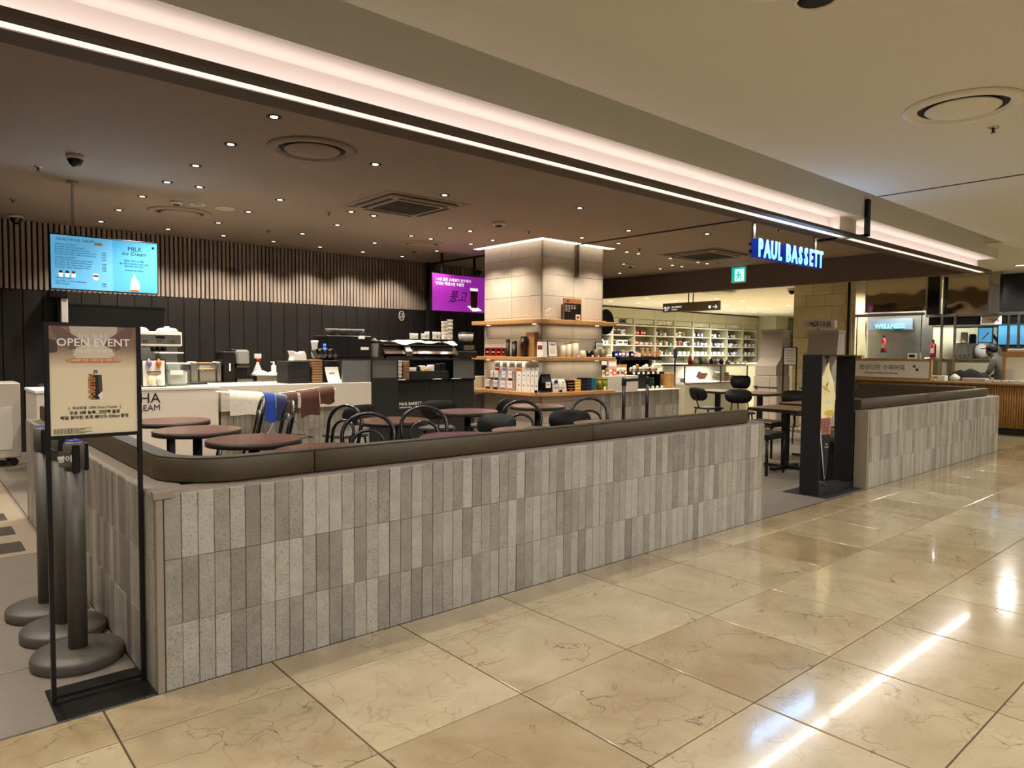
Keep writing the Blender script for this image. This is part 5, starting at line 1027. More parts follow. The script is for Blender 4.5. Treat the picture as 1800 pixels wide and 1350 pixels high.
for r_, (rn, lst) in enumerate(rows):
    for k, (a_, b_, m_) in enumerate(lst):
        x0, x1, y0, y1, z0, z1 = pbox_left(a_, b_, 650, S3+r_*(bh+.001), .075, CX-.175 if r_ == 0 else CX-.172); z1 = z0+bh
        t = thing('coffee_box', '%s drip box, %s from left, %s row, bottom column shelf' % ('white' if m_ is None else 'white and '+{'wine':'wine red','navy':'navy','lilac':'lilac','waffle':'terracotta','red':'red','pink':'pink','orange':'orange'}[m_], nth(k), rn), 'coffee box', ((x0+x1)/2, (y0+y1)/2, z0), 0, 'coffee drip boxes on the bottom column shelf')
        MB().cbox(x0, x1, y0, y1, z0, z1, .0015).build('carton', 'paper', t, True)
        if m_:
            MB().box(x0-.0012, x0, y0+.003, y1-.003, z0+.002, z0+bh*.27).build('colour_band', m_, t, True); MB().box(x0-.0012, x0, y0+.002, y0+.016, z0+bh*.3, z1-.003).build('colour_stripe', m_, t, True); MB().box(x0-.0016, x0, y0+.03, y1-.02, z0+bh*.6, z0+bh*.62).box(x0-.0016, x0, y0+.03, y1-.025, z0+bh*.7, z0+bh*.72).build('print', 'ink_black', t, True)
        else:
            MB().lathe([(.012,0),(.012,.0012)], x0-.0014, (y0+y1)/2, z0+bh*.62, 12, 'x').build('dot_print', 'print_brown', t, True); MB().box(x0-.0012, x0, y0+.02, y1-.02, z0+bh*.2, z0+bh*.215).build('print', 'print_brown', t, True)
# middle shelf, left side
for k, (a_, b_) in enumerate(((852,861.3),(861.9,871.4),(872,880.6),(881.4,888.3))):
    x0, x1, y0, y1, z0, z1 = pbox_left(a_, b_, 611, S2, .08); t = thing('capsule_box', 'small red and black box, %s from the left on the middle shelf' % nth(k), 'box', ((x0+x1)/2, (y0+y1)/2, z0), 0, 'small red boxes')
    MB().cbox(x0, x1, y0, y1, z0, z1, .002).build('carton', 'red', t, True); MB().box(x0-.0015, x0, y0+.012, y1-.012, z0+.02, z1-.015).build('label', 'black', t, True); MB().box(x0-.0025, x0-.0015, y0+.03, y1-.03, z0+.06, z0+.075).build('print', 'ceramic', t, True)
def tumbler(px0, px1, pyt, label, taper=0, m_='black', lid='black'):
    p = gx((px0+px1)/2, 640, CX-.15); r = (px1-px0)/2*10.3/1232; zt = gx((px0+px1)/2, pyt, CX-.15).z-S2
    t = thing('tumbler', label, 'tumbler', (CX-.15, p.y, S2), 0, 'black tumblers on the middle shelf')
    if taper: MB().lathe([(r*.72,0),(r*.75,zt*.4),(r*.95,zt*.45),(r,zt*.94)], n=20).build('body', m_, t)
    else: MB().lathe([(r*.96,0),(r,.01),(r,zt*.82)], n=20).build('body', m_, t)
    MB().lathe([(r*1.02,zt*.82 if not taper else zt*.94),(r*1.02,zt*.9 if not taper else zt*.97),(r*.7,zt)], n=20).build('lid', lid, t); MB().box(-r-.001, -r+.004, -.008, .008, zt*.72, zt*.76).build('logo', 'ceramic', t)
tumbler(889, 896.5, 595, 'slim black flask on the middle shelf'); tumbler(899.3, 909.5, 598.5, 'short wide black tumbler on the middle shelf'); tumbler(914, 927, 591, 'tall tapered black tumbler on the middle shelf', 1)
for a_, b_, pt_, xf, l in ((910.5, 914, 592, CX-.10, 'narrow kraft box behind the black tumblers'), (923.5, 939, 584, CX-.095, 'large kraft gift box behind the tall tumbler')):
    x0, x1, y0, y1, z0, z1 = pbox_left(a_, b_, pt_, S2, .075, xf); t = thing('kraft_box', l, 'box', ((x0+x1)/2, (y0+y1)/2, z0)); MB().cbox(x0, x1, y0, y1, z0, z1, .002).build('carton', 'kraft', t, True); MB().box(x0-.001, x0, y0, y1, z1-.05, z1-.047).build('lid_seam', 'oak_edge', t, True)
x0, x1, y0, y1, z0, z1 = pbox_left(943.5, 954.5, 601, S2, .08, CX-.19); t = thing('dripper_box', 'white upright box with a red picture at the shelf corner', 'box', ((x0+x1)/2, (y0+y1)/2, z0)); MB().cbox(x0, x1, y0, y1, z0, z1, .002).build('carton', 'paper', t, True); MB().box(x0-.0015, x0, y0+.015, y1-.015, z0+.11, z0+.17).build('picture', 'steel', t, True); MB().box(x0-.0025, x0-.0015, y0+.03, y1-.03, z0+.145, z0+.165).build('picture_red', 'red', t, True)
# middle shelf, right side
def shelf_frame(px0, px1, pyt, zb, yf, label, m_='black'):
    frame_card('shelf_card', label, X(px0, 620, yf), X(px1, 620, yf), zb+.001, Z((px0+px1)/2, pyt, yf), yf, .10, [(.25,.38,.45,.8,'ceramic'),(.44,.57,.45,.8,'ceramic'),(.63,.76,.45,.8,'ceramic'),(.25,.75,.2,.23,'print_brown'),(.3,.7,.28,.30,'print_brown')], m_)
shelf_frame(964, 980.5, 599, S2, CY-.2, 'black framed tumbler card on the middle shelf'); shelf_frame(1048.5, 1061, 601, S2, CY-.1, 'black framed card behind the olive mugs')
def mug(px0, px1, pyt, label, m_, tall=False, handle=1, yf=CY-.15):
    x0, x1 = X(px0, 620, yf), X(px1, 620, yf); r = (x1-x0)/2; h = Z((px0+px1)/2, pyt, yf)-S2
    t = thing('mug', label, 'mug', ((x0+x1)/2, yf, S2), 0, 'mugs and tumblers on the middle shelf')
    MB().lathe([(r*.86,0),(r*.93,.01),(r,h),(r*.93,h),(r*.84,.015),(.001,.012)], n=22).build('cup', m_, t)
    if handle: MB().tube([(r*.9, 0, h*.82), (r*1.55, 0, h*.78), (r*1.65, 0, h*.5), (r*1.3, 0, h*.28), (r*.9, 0, h*.3)], .008, 8).build('handle', m_, t)
    if tall: MB().lathe([(r*1.02,h),(r*1.02,h+.012),(r*.5,h+.016)], n=20).build('lid', 'kraft', t)
    MB().box(-.012, .012, -r*.95-.004, -r*.85, h*.15, h*.22).build('logo', 'kraft', t)
mug(983, 992.5, 607, 'cream tumbler with black lid tab beside the framed card', 'ceramic', False, 0); mug(993.5, 1002.5, 605, 'taller cream tumbler with dark lid on the middle shelf', 'ceramic', True, 0); mug(1004, 1014.5, 602.5, 'tallest cream tumbler with big handle', 'ceramic', True, 1)
mug(1020.5, 1027.5, 616, 'small cream mug on the middle shelf', 'ceramic', False, 1, CY-.2); mug(1031, 1040, 616.5, 'black mug on the middle shelf', 'black_gloss'); mug(1043, 1052, 614, 'dark olive cup on the middle shelf', 'ceramic_olive', False, 0); mug(1056, 1064.5, 614, 'light olive mug at the right end of the middle shelf', 'ceramic_olive', False, 1, CY-.18)
for k, px in enumerate((961, 1018, 1029, 1042, 1052, 1066)):
    x = X(px, 628, CY-.235); t = thing('price_tag', 'little white price tag, %s from the left on the middle shelf edge' % nth(k), 'price tag', (x, CY-.235, S2), 0, 'price tags on the middle shelf'); MB().box(-.018, .018, -.001, .001, 0, .03).build('card', 'paper', t); MB().box(-.018, .018, -.001, .02, 0, .002).build('foot', 'paper', t)
# bottom shelf, right side
def bag(px0, px1, pyt, label, m_, lab=None, yf=CY-.18, lean=.02):
    x0, x1, y0, y1, z0, z1 = pbox_right(px0, px1, pyt, S3, .09, yf); t = thing('coffee_bag', label, 'coffee bag', ((x0+x1)/2, yf+.04, z0)); w_ = (x1-x0)/2; h = z1-z0
    vs = []
    for zf, wd, dp in ((0,.92,.04),(.1,1,.045),(.55,1,.04),(.85,.97,.02),(.92,.97,.005),(1,.97,.004)):
        for sx, sy in ((-1,-1),(1,-1),(1,1),(-1,1)): vs.append((sx*w_*wd, sy*dp+lean*zf, h*zf))
    fs = [(3,2,1,0),(20,21,22,23)]+[(i*4+k,i*4+(k+1) % 4,(i+1)*4+(k+1) % 4,(i+1)*4+k) for i in range(5) for k in range(4)]
    b = MB(); b._add(vs, fs); b.build('pouch', m_, t)
    for (u0, u1, v0, v1, mm) in (lab or ()): MB().box(-w_+u0*2*w_, -w_+u1*2*w_, -.048, -.043, h*v0, h*v1).build('label', mm, t)
bag(953, 970.5, 658, 'large black coffee bag with a white label on the bottom shelf', 'black_gloss', [(.35,.85,.25,.58,'paper'),(.45,.75,.42,.46,'wine')], CY-.20, .0); bag(972.5, 982.5, 666, 'white coffee bag with a dark label on the bottom shelf', 'paper', [(.2,.8,.65,.9,'navy'),(.2,.8,.3,.34,'print_brown')]); bag(983.5, 996.5, 666, 'white coffee bag with a red dot on the bottom shelf', 'paper', [(.4,.6,.68,.76,'wine'),(.15,.7,.3,.33,'print_brown')])
for px0, px1, pyt, m_, l in ((998,1010.5,668.5,'black_gloss','black capsule carton with gold bands'),(1011,1022,667.5,'yellow','yellow capsule carton'),(1022.4,1031.6,664,'black','dark green capsule carton'),(1032,1040.2,664,'navy','navy capsule carton'),(1040.6,1048.6,664.5,'teal','teal capsule carton')):
    x0, x1, y0, y1, z0, z1 = pbox_right(px0, px1, pyt, S3, .10); t = thing('capsule_carton', l+' on the bottom shelf', 'carton', ((x0+x1)/2, (y0+y1)/2, z0), 0, 'capsule cartons on the bottom shelf'); MB().cbox(x0, x1, y0, y1, z0, z1, .002).build('carton', m_, t, True)
    for k in range(3): MB().box(x0+.012, x1-.012, y0-.0014, y0, z0+(z1-z0)*(.22+.24*k), z0+(z1-z0)*(.30+.24*k)).build('print', {'yellow':'corn_light','black_gloss':'kraft'}.get(m_, 'steel'), t, True)
for k, (px0, px1) in enumerate(((1050,1057.5),(1058.5,1066))):
    p0, p1 = X(px0, 680, CY-.13), X(px1, 680, CY-.13); h = Z(1058, 665, CY-.13)-S3; t = thing('tea_tin', 'olive metal tea tin, %s of the pair on the bottom shelf' % ('left' if k == 0 else 'right'), 'tin', ((p0+p1)/2, CY-.13, S3), 0, 'olive tea tins'); r = (p1-p0)/2
    MB().lathe([(r,0),(r,h*.86)], n=22).build('body', 'olive', t); MB().lathe([(r*1.02,h*.86),(r*1.02,h*.98),(r*.95,h)], n=22).build('lid', 'olive', t)
for px, l, m_ in ((942,'small black price block before the white coffee boxes','black'),(986,'small black price block before the white coffee bags','black'),(1004,'small red tag before the black capsule carton','red'),(1063,'white folded card at the right end of the bottom shelf','paper')):
    x = X(px, 690, CY-.235) if px > 950 else None
    q = Vector((x, CY-.235, S3)) if x else Vector((CX-.235, gx(px, 690, CX-.235).y, S3))
    t = thing('shelf_tag', l, 'price tag', q); MB().cbox(-.025, .025, -.008, .008, 0, .035 if m_ != 'paper' else .055, .002).build('block', m_, t)
# top shelf
y_ = CY-.08; x0, x1 = X(991, 545, y_), X(1022, 545, y_); z1 = Z(1006, 525, y_)
mb_ = thing('menu_board', 'small wooden framed black menu board on the top shelf', 'menu board', ((x0+x1)/2, y_, S1)); MB().box(x0, x1, y_, y_+.02, S1, z1).build('frame', 'oak_edge', mb_, True); MB().box(x0+.012, x1-.012, y_-.003, y_, S1+.015, z1-.075).build('board', 'black', mb_, True)
for k in range(4):
    for j in range(5 if k < 2 else 3): MB().box(x0+.03+.062*k, x0+.07+.062*k, y_-.005, y_-.003, z1-.11-.022*j, z1-.103-.022*j).build('text_line', 'ceramic', mb_, True)
MB().box(x1-.13, x1-.03, y_-.005, y_-.003, S1+.02, S1+.10).build('picture', 'ceramic', mb_, True); MB().box(x1-.11, x1-.05, y_-.007, y_-.005, S1+.04, S1+.075).build('picture_dark', 'print_brown', mb_, True); MB().box(x0+.06, x0+.11, y_-.003, y_, z1-.05, z1-.03).build('logo', 'ink_black', mb_, True)
n49 = thing('wire_number', 'white wire number 49 standing on the top shelf corner', 'number', (X(962, 550, CY-.12), CY-.12, S1)); q = .10
def arc_pts(cx, cz, rx, rz, a0, a1, n=16): return [(cx+rx*math.cos(R(a0+(a1-a0)*k/n)), 0, cz+rz*math.sin(R(a0+(a1-a0)*k/n))) for k in range(n+1)]
MB().tube([(.0, 0, .004), (.0, 0, .15), (-.07, 0, .06), (.012, 0, .06)], .006, 8).build('four', 'white', n49); MB().tube(arc_pts(.062, .125, .034, .038, -60, 300)+[(.09, 0, .085), (.05, 0, .004)], .006, 8).build('nine', 'white', n49)

# round blade sign on the column side
bs = thing('round_blade_sign', 'round black blade sign with a red mark on the right of the column', 'sign', (8.76, 7.80, 1.80)); zc_ = gy(1062, 566, 7.8).z
MB().lathe([(.20,-.05),(.215,-.04),(.215,.04),(.20,.05)], 8.78, 7.80, zc_, 36, 'y').build('drum', 'black_gloss', bs, True); MB().box(8.70, 8.78, 7.744, 7.75, zc_-.02, zc_+.02).build('red_mark', 'red', bs, True); MB().box(CX1+.003, 8.6, 7.79, 7.81, zc_-.02, zc_+.02).build('arm', 'black_steel', bs, True)

# ================================================================== THINGS BY THE PICK-UP COUNTER
y_ = 8.25
for k, (a_, b_, pt_, yy_, m_, l) in enumerate(((1056,1071,630,8.45,'black','black screen back at the left of the pick-up counter'),(1069,1084,632,8.3,'pink','pale leaflet board on the pick-up counter'),(1083,1102,641,8.32,'kraft','upright kraft box on the pick-up counter'))):
    x0, x1, z0, z1 = setbox(a_, b_, pt_, yy_, ZT1); t = thing('counter_stand', l, 'stand', ((x0+x1)/2, yy_, ZT1)); MB().cbox(x0, x1, yy_, yy_+.04, ZT1, z1, .003).build('board', m_, t, True); MB().box(x0+.02, x1-.02, yy_-.002, yy_, z1-.12, z1-.05).build('print', 'paper', t, True)
for k in range(7):
    px = 1060+6.4*k; x = X(px, 655, 8.1); t = thing('snack_packet', 'small snack packet on the pick-up counter, %s from the left' % nth(k), 'packet', (x, 8.1, ZT1), rnd.uniform(-.2,.2), 'snack packets on the pick-up counter'); MB().cbox(-.04,.04,-.015,.015,0,.10+.03*(k % 2),.01).build('packet', ['ceramic','kraft','paper','orange','pink','ceramic','kraft'][k], t); MB().box(-.025,.025,-.017,-.015,.03,.07).build('label', ['orange','paper','waffle','paper','wine','print_brown','paper'][k], t)
x0, x1 = X(1118, 650, 8.35), X(1163, 650, 8.35)
gs = thing('snack_rack', 'black two-tier snack rack with white price tags on the low ledge', 'rack', ((x0+x1)/2, 8.4, .70)); zr = Z(1140, 655, 8.3)
MB().box(x0, x1-.05, 8.3, 8.6, .701, .72).build('lower_tier', 'black', gs, True); MB().box(x0-.12, x1-.05, 8.25, 8.27, zr-.03, zr+.02).build('tag_rail', 'black', gs, True); MB().box(x0-.12, x1-.05, 8.27, 8.6, zr, zr+.012).build('upper_tier', 'black', gs, True); MB().box(x0, x0+.25, 8.32, 8.6, .72, zr).box(x1-.09, x1-.07, 8.32, 8.6, .72, zr).build('side', 'black', gs, True)
for k in range(6): px = 1114+8.5*k; x = X(px, 655, 8.25); MB().box(x-.03, x+.03, 8.244, 8.25, zr-.025, zr+.02).build('price_card', 'paper', gs, True)
for k in range(5): x = x0+.3+.14*k; MB().box(x-.035, x+.035, 8.294, 8.3, .705, .745).build('price_card', 'paper', gs, True)
for k in range(5):
    x = x0+.30+.075*k; t = thing('drink_bottle', 'small green bottle in the snack rack, %s from the left' % nth(k), 'bottle', (x, 8.42, .7205), 0, 'bottles in the snack rack'); MB().lathe([(.022,0),(.025,.01),(.025,.10),(.012,.14),(.012,.16)], n=12).build('glass', 'green', t); MB().lathe([(.014,.16),(.014,.178)], n=10).build('cap', 'paper', t)
for k in range(9):
    x = x0-.06+(x1-x0)*k/8.6; t = thing('snack_bag', 'pale snack bag on the upper rack tier, %s from the left' % nth(k), 'snack', (x, 8.42, zr+.0125), rnd.uniform(-.3,.3), 'snack bags on the upper rack tier'); MB().cbox(-.038,.038,-.03,.03,0,.09+.03*(k % 3),.02).build('bag', ['ceramic','paper','kraft','corn_cream'][k % 4], t); MB().box(-.03,.03,-.032,-.03,.03,.06).build('label', ['wine','green','navy'][k % 3], t)
# black shelf behind with kraft bags
yk = 9.3; x0, x1 = X(1090, 630, yk), X(1163, 630, yk); zk = Z(1125, 628, yk)
ks = thing('drinks_fridge', 'black open display fridge behind the pick-up counter', 'fridge', ((x0+x1)/2, yk+.3, 0)); MB().box(x0, x1, yk, yk+.6, zk-.06, zk).build('top', 'black', ks, True); MB().box(x0, x0+.05, yk+.02, yk+.6, 0, zk-.06).box(x0+.05, x1-.3, yk+.4, yk+.6, 0, zk-.06).box(x1-.35, x1-.3, yk+.02, yk+.4, 0, zk-.06).build('body', 'black_matte', ks, True)
for k in range(7):
    px = 1130+4.3*k; x = X(px, 620, yk+.1); t = thing('kraft_bag', 'brown twisted kraft bag, %s from the left on the black fridge' % nth(k), 'bag', (x, yk+.10+.12*(k % 2), zk), 0, 'kraft bags on the fridge'); MB().lathe([(.042,0),(.046,.02),(.046,.11),(.02,.16),(.03,.2)], n=9).build('bag', 'wood_rect' if k % 2 else 'kraft', t); MB().box(-.03,.03,-.06,-.052,.03,.08).build('label', 'ceramic', t)
for k, (px, m_, h_) in enumerate(((1082,'navy',.12),(1089,'blue_cloth',.14),(1095,'kraft',.15),(1102,'lilac',.13),(1110,'black',.12),(1117,'waffle',.1),(1123,'ceramic',.09))):
    x = X(px, 620, yk+.1); t = thing('gift_packet', 'coloured gift packet, %s from the left on the black fridge' % nth(k), 'packet', (x, yk+.12, zk if x > x0 else zk), 0, 'gift packets on the fridge'); MB().cbox(-.05,.05,-.04,.04,0,h_,.008).build('packet', m_, t); MB().box(-.035,.035,-.042,-.04,h_*.3,h_*.6).build('label', 'paper', t)
x0k = min(X(1078, 620, yk), x0)
gp0, gp1 = X(1141, 650, 8.62), X(1187, 650, 8.62)
gp = thing('glass_screen', 'pale green glass screen with a dark edge behind the snack rack', 'glass screen', ((gp0+gp1)/2, 8.65, .70)); MB().box(gp0, gp1, 8.63, 8.642, .701, Z(1165, 632, 8.62)).build('pane', 'glass', gp, True); MB().box(gp1, gp1+.012, 8.62, 8.65, .701, Z(1187, 612, 8.62)).build('edge_post', 'black_steel', gp, True); MB().box(gp1-.07, gp1+.04, 8.61, 8.62, Z(1187, 630, 8.62), Z(1187, 614, 8.62)).build('poster_card', 'navy', gp, True)
fb = MB().cbox(rx1-.16, rx1-.02, 8.15, 8.6, .701, Z(1192, 655, 8.2), .004).build('wood_panel_box', 'oak'); tag(fb, 'pale wooden box at the right end of the tiled pick-up counter', 'box')

# ================================================================== BAKERY CASE AND KIOSKS
yb_ = 9.0; x0, x1 = X(1204, 660, yb_), X(1314, 660, yb_); z0, z1 = .72, Z(1255, 643, yb_)
bkc = thing('bakery_case', 'glass bakery case with dark steel frame and treats inside', 'display case', ((x0+x1)/2, yb_+.3, 0))
MB().box(x0, x1, yb_, yb_+.6, 0, z0-.03).build('base_cabinet', 'shop_cream', bkc, True); MB().box(x0, x1, yb_, yb_+.6, z0-.03, z0).build('deck', 'white', bkc, True); MB().box(x0, x1, yb_-.006, yb_, z0-.025, z0-.01).build('trim_line', 'wine', bkc, True); MB().box(x0-.01, x1+.01, yb_+.05, yb_+.62, z1, z1+.03).build('top', 'steel', bkc, True)
for t_ in (0, .55, 1): x = x0+(x1-x0)*t_; MB().box(x-.012, x+.012, yb_, yb_+.02, z0, z1).build('post', 'black_steel', bkc, True)
MB().box(x0, x1, yb_+.008, yb_+.014, z0, z1).build('pane', 'glass', bkc, True)
lamp('added_case_lamp', 'AREA', (0, -.02, z1-.02), 6, (1, .92, .8), bkc, 1.0, .2)  # lamp added under the top to brighten the case interior
MB().box(x0, x1, yb_+.58, yb_+.6, z0, z1).build('back', 'shop_white', bkc, True)
for k, (u, m_, w_, h_, l, tl) in enumerate(((.10,'paper',.16,.10,'white and blue packet box in the bakery case',0),(.36,'waffle',.22,.16,'red chocolate tray standing tilted in the bakery case',.5),(.62,'print_brown',.22,.17,'dark brown gift box in the bakery case',.3),(.80,'print_brown',.2,.2,'brown layered gift boxes in the bakery case',0),(.92,'ceramic',.10,.14,'cream spotted box in the bakery case',0))):
    x = x0+(x1-x0)*u; t = thing('treat_box', l, 'box', (x, yb_+.25, z0)); MB().cbox(-w_/2, w_/2, 0, .12, .001, h_, .006).xf(Matrix.Translation((0, -.08*bool(tl), .125*math.sin(tl))) @ Matrix.Rotation(tl, 4, 'X')).build('carton', m_, t)
    for j in range(3): MB().box(-w_*.42, w_*.42, -.002, 0, h_*(.15+.27*j), h_*(.30+.27*j)).xf(Matrix.Translation((0, -.08*bool(tl), .125*math.sin(tl))) @ Matrix.Rotation(tl, 4, 'X')).build('row', ['navy','orange','ceramic','kraft','wine'][k], t)
for k, (px, m_, r, h_) in enumerate(((1213,'bottle_red',.05,.2),(1222,'corn_light',.08,.14),(1231,'green',.07,.16),(1241,'paper',.08,.12),(1250,'wine',.07,.13),(1259,'steel',.06,.15),(1268,'navy',.06,.13),(1279,'ceramic',.07,.1))):
    x = X(px, 635, yb_+.3); t = thing('wrapped_treat', 'wrapped treat on top of the bakery case, %s from the left' % nth(k), 'treat', (x, yb_+.3, z1+.03), 0, 'treats on the bakery case'); MB().lathe([(r*.9,0),(r,h_*.3),(r*.8,h_*.7),(r*.25,h_*.85),(r*.5,h_)], n=12).build('wrap', m_, t); MB().lathe([(r*.3,h_*.83),(r*.34,h_*.87)], n=12).build('tie', 'red', t)
x0b, x1b = X(1290, 650, yb_+.3), X(1316, 650, yb_+.3)
tr_ = thing('pastry_tray', 'tray of orange and white pastries at the right end of the bakery case', 'tray', ((x0b+x1b)/2, yb_+.3, z1+.03)); MB().box(x0b, x1b, yb_+.2, yb_+.5, z1+.031, z1+.04).build('tray', 'white', tr_, True)
for k in range(6):
    t = thing('pastry', 'small orange pastry on the tray, %s from the left' % nth(k), 'pastry', (x0b+.05+(x1b-x0b-.1)*k/5, yb_+.3+.05*(k % 2), z1+.0405), 0, 'pastries on the tray'); MB().sphere(0, 0, .03, .035, .04, .03).build('bun', 'orange' if k % 2 else 'ceramic', t)
def kiosk(px0, px1, pyt, xk, label, hh=None):
    a_, b_ = gx(px0, 650, xk), gx(px1, 650, xk); y1, y0 = a_.y, b_.y; zt = gx((px0+px1)/2, pyt, xk).z; t = thing('covered_kiosk', label, 'kiosk', (xk+.25, (y0+y1)/2, 0)); w_ = y1-y0; ym = (y0+y1)/2
    MB().cbox(xk, xk+.5, y0, y1, .02, .95, .02).build('lower_body', 'kiosk', t, True)
    MB().prism([(xk, .955), (xk+.5, .955), (xk+.5, zt-.06), (xk+.24, zt-.06), (xk+.18, 1.30), (xk, 1.14)], 'y', y0+w_*.06, y1-w_*.06).build('upper_body', 'kiosk', t, True); MB().cbox(xk+.2, xk+.52, y0+w_*.04, y1-w_*.04, zt-.06, zt, .012).build('cap', 'kiosk', t, True)
    MB().tube([(xk-.008, y0-.006, .72), (xk-.008, y1+.006, .72)], .008, 6).sphere(xk-.012, y1-.06, .72, .03).build('tie_cord', 'cord', t, True); MB().box(xk-.003, xk, ym-.18*w_-.002, ym-.18*w_+.002, .05, .94).build('cover_seam', 'cord', t, True)
kiosk(1325, 1367, 579, 12.75, 'grey fabric covered kiosk left of the notice stand'); kiosk(1406, 1466, 580, 13.0, 'grey fabric covered kiosk under the white shop sign')
xk = 12.7; y1, y0 = gx(1377, 640, xk).y, gx(1400, 640, xk).y
ns = thing('notice_stand', 'thin black notice stand with a grey sheet between the kiosks', 'notice stand', (xk, (y0+y1)/2, 0)); zt = gx(1388, 611, xk).z; zm_ = gx(1388, 641, xk).z
for y_ in (y0, y1): MB().box(xk-.01, xk+.01, y_-.01, y_+.01, .01, zt).build('leg', 'black_steel', ns, True)
MB().box(xk-.01, xk+.01, y0, y1, zt, zt+.015).box(xk-.01, xk+.01, y0, y1, zm_-.015, zm_).build('rail', 'black_steel', ns, True); MB().box(xk-.15, xk+.15, y0-.02, y1+.02, 0, .01).build('base', 'black_steel', ns, True); MB().box(xk-.004, xk+.004, y0+.01, y1-.01, zm_, zt).build('sheet', 'kiosk', ns, True)
for k in range(5): MB().box(xk-.006, xk-.004, y0+.05, y1-.05, zt-.06-.05*k, zt-.052-.05*k).build('text_line', 'ink', ns, True)

# ================================================================== HEALTH SHOP BEYOND
YS = 15.7; bayp = 1.167; bx0 = 18.127-bayp
def ssh(x0, k, label, sign=None):
    s_ = thing('shop_shelf_unit', label, 'shelf unit', (x0+bayp/2, YS+.2, 0), 0, 'cream shelf units in the health shop'); x1 = x0+bayp; zt = 2.9
    MB().box(x0, x0+.05, YS, YS+.4, 0, zt).box(x1-.05, x1, YS, YS+.4, 0, zt).build('side_panel', 'shop_cream', s_, True); MB().box(x0+.05, x1-.05, YS+.38, YS+.4, 0, zt).build('back_panel', 'shop_back', s_, True)
    MB().box(x0+.05, x1-.05, YS+.01, YS+.38, 2.56, zt).build('header', 'shop_cream', s_, True); sb_ = MB().box(x0+.06, x1-.06, YS+.05, YS+.07, 2.37, 2.55).build('sign_panel', 'shop_cream', s_, True)
    for z in (2.34, 1.99, 1.64, 1.29, .94, .5): MB().box(x0+.05, x1-.05, YS, YS+.38, z-.035, z).build('shelf', 'shop_white', s_, True)
    if sign: text(sign[0], .19, sign[1], s_, (x0+bayp*.5, YS+.045, 2.39), ext=.02, bold=.003, name='letters')
    return s_
names = [None, ('GNC','ink_black'), None, ('VITAMIN','shop_white'), None, ('DIET','shop_white'), None, ('HERB','shop_white')]
for k in range(9):
    ssh(bx0+bayp*k, k, 'cream health shop shelf unit, %s from the left' % nth(k), names[k] if k < len(names) else None)
pillar = MB().box(27.5, 28.5, YS-.8, YS, 0, 2.95).build('pillar_shop', 'shop_cream'); struct(pillar, 'cream pillar beside the health shop shelves', 'pillar')
for k in range(9, 13): ssh(bx0+bayp*(k+.4), k, 'cream health shop shelf unit, %s from the left' % nth(k))
PM = {}
def product(kind, m_):
    key = (kind, m_)
    if key in PM: return PM[key]
    if kind == 'bottle': a_ = MB().lathe([(.045,0),(.05,.01),(.05,.12),(.03,.145)], n=10).mesh('bottle', m_); b_ = MB().lathe([(.034,.145),(.034,.175)], n=10).mesh('cap', 'ink_black' if m_ in ('white','paper') else 'white')
    elif kind == 'box': a_ = MB().box(-.06,.06,-.05,.05,0,.17).mesh('carton', m_); b_ = MB().box(-.04,.04,-.052,-.05,.05,.12).mesh('label', 'paper' if m_ != 'paper' else 'navy')
    else: a_ = MB().box(-.05,.05,-.05,.05,0,.11).mesh('carton', m_); b_ = MB().box(-.035,.035,-.052,-.05,.03,.08).mesh('label', 'paper')
    PM[key] = (a_, b_); return PM[key]
pal = [[('bottle','white')]*4+[('box','paper')]*3, [('bottle','wine')]*4+[('box','paper')]*4, [('box','red')]*4+[('pack','pink')]*5, [('bottle','orange'),('bottle','white'),('pack','teal'),('bottle','red'),('pack','corn_cream'),('bottle','teal')], [('bottle','wine'),('bottle','white'),('box','paper'),('bottle','wine'),('bottle','orange')], [('bottle','navy'),('bottle','white'),('box','navy'),('bottle','white'),('box','lilac')], [('bottle','white'),('box','navy'),('bottle','white')], [('box','teal'),('pack','lilac'),('box','navy'),('pack','pink'),('bottle','white')], [('bottle','white'),('pack','black')]]
for k in range(9):
    for r_, z in enumerate((1.99, 1.64, 1.29)):
        if k in (0, 1) and r_ == 2: continue
        n_ = 7 if r_ else 5
        if k == 2 and r_ == 0: n_ = 4
        for j in range(n_):
            kd, m_ = pal[k][(j+r_*2) % len(pal[k])] if not (r_ == 2 and k > 3) else (('bottle', 'white') if k < 7 else pal[k][j % len(pal[k])])
            a_, b_ = product(kd, m_); x = bx0+bayp*k+.14+(bayp-.28)*j/(max(1, n_-1))*(.62 if r_ == 0 else 1)
            cn = {'wine':'wine red','corn_cream':'yellow','paper':'cream','red':'red'}.get(m_, m_)
            t = thing('supplement_'+{'bottle':'bottle','box':'box','pack':'pack'}[kd], '%s supplement %s, %s on the %s shelf, %s shop unit' % (cn, kd, nth(j), ['upper','middle','lower'][r_], nth(k)), 'supplement', (x, YS+.12+.04*(j % 2), z+.002), 0, 'supplements on the health shop shelves')
            child({'bottle':'bottle','box':'carton','pack':'carton'}[kd], a_, t); child({'bottle':'cap','box':'label','pack':'label'}[kd], b_, t)
scn = thing('shop_counter', 'long white counter in front of the health shop shelves', 'counter', (21.5, 14, 0)); MB().box(17.6, 28, 13.8, 14.5, 0, .98).build('body', 'shop_cream', scn, True); MB().cbox(17.5, 28.1, 13.75, 14.55, .98, 1.02, .006).build('top', 'shop_white', scn, True)
far_px = [(1040+a_/4.737, 480+b_/4.737) for a_, b_ in ((155,230),(462,208),(392,247),(328,280),(537,294),(700,228),(1040,210),(1257,230),(1125,265),(1310,283),(1180,312),(1350,322),(1070,334),(1232,345),(1483,297),(900,322),(1640,267))]+[(1434,508),(1488,498),(1587,491.6),(1698.6,483.6),(1731,491.6),(1794,466),(1787,504)]
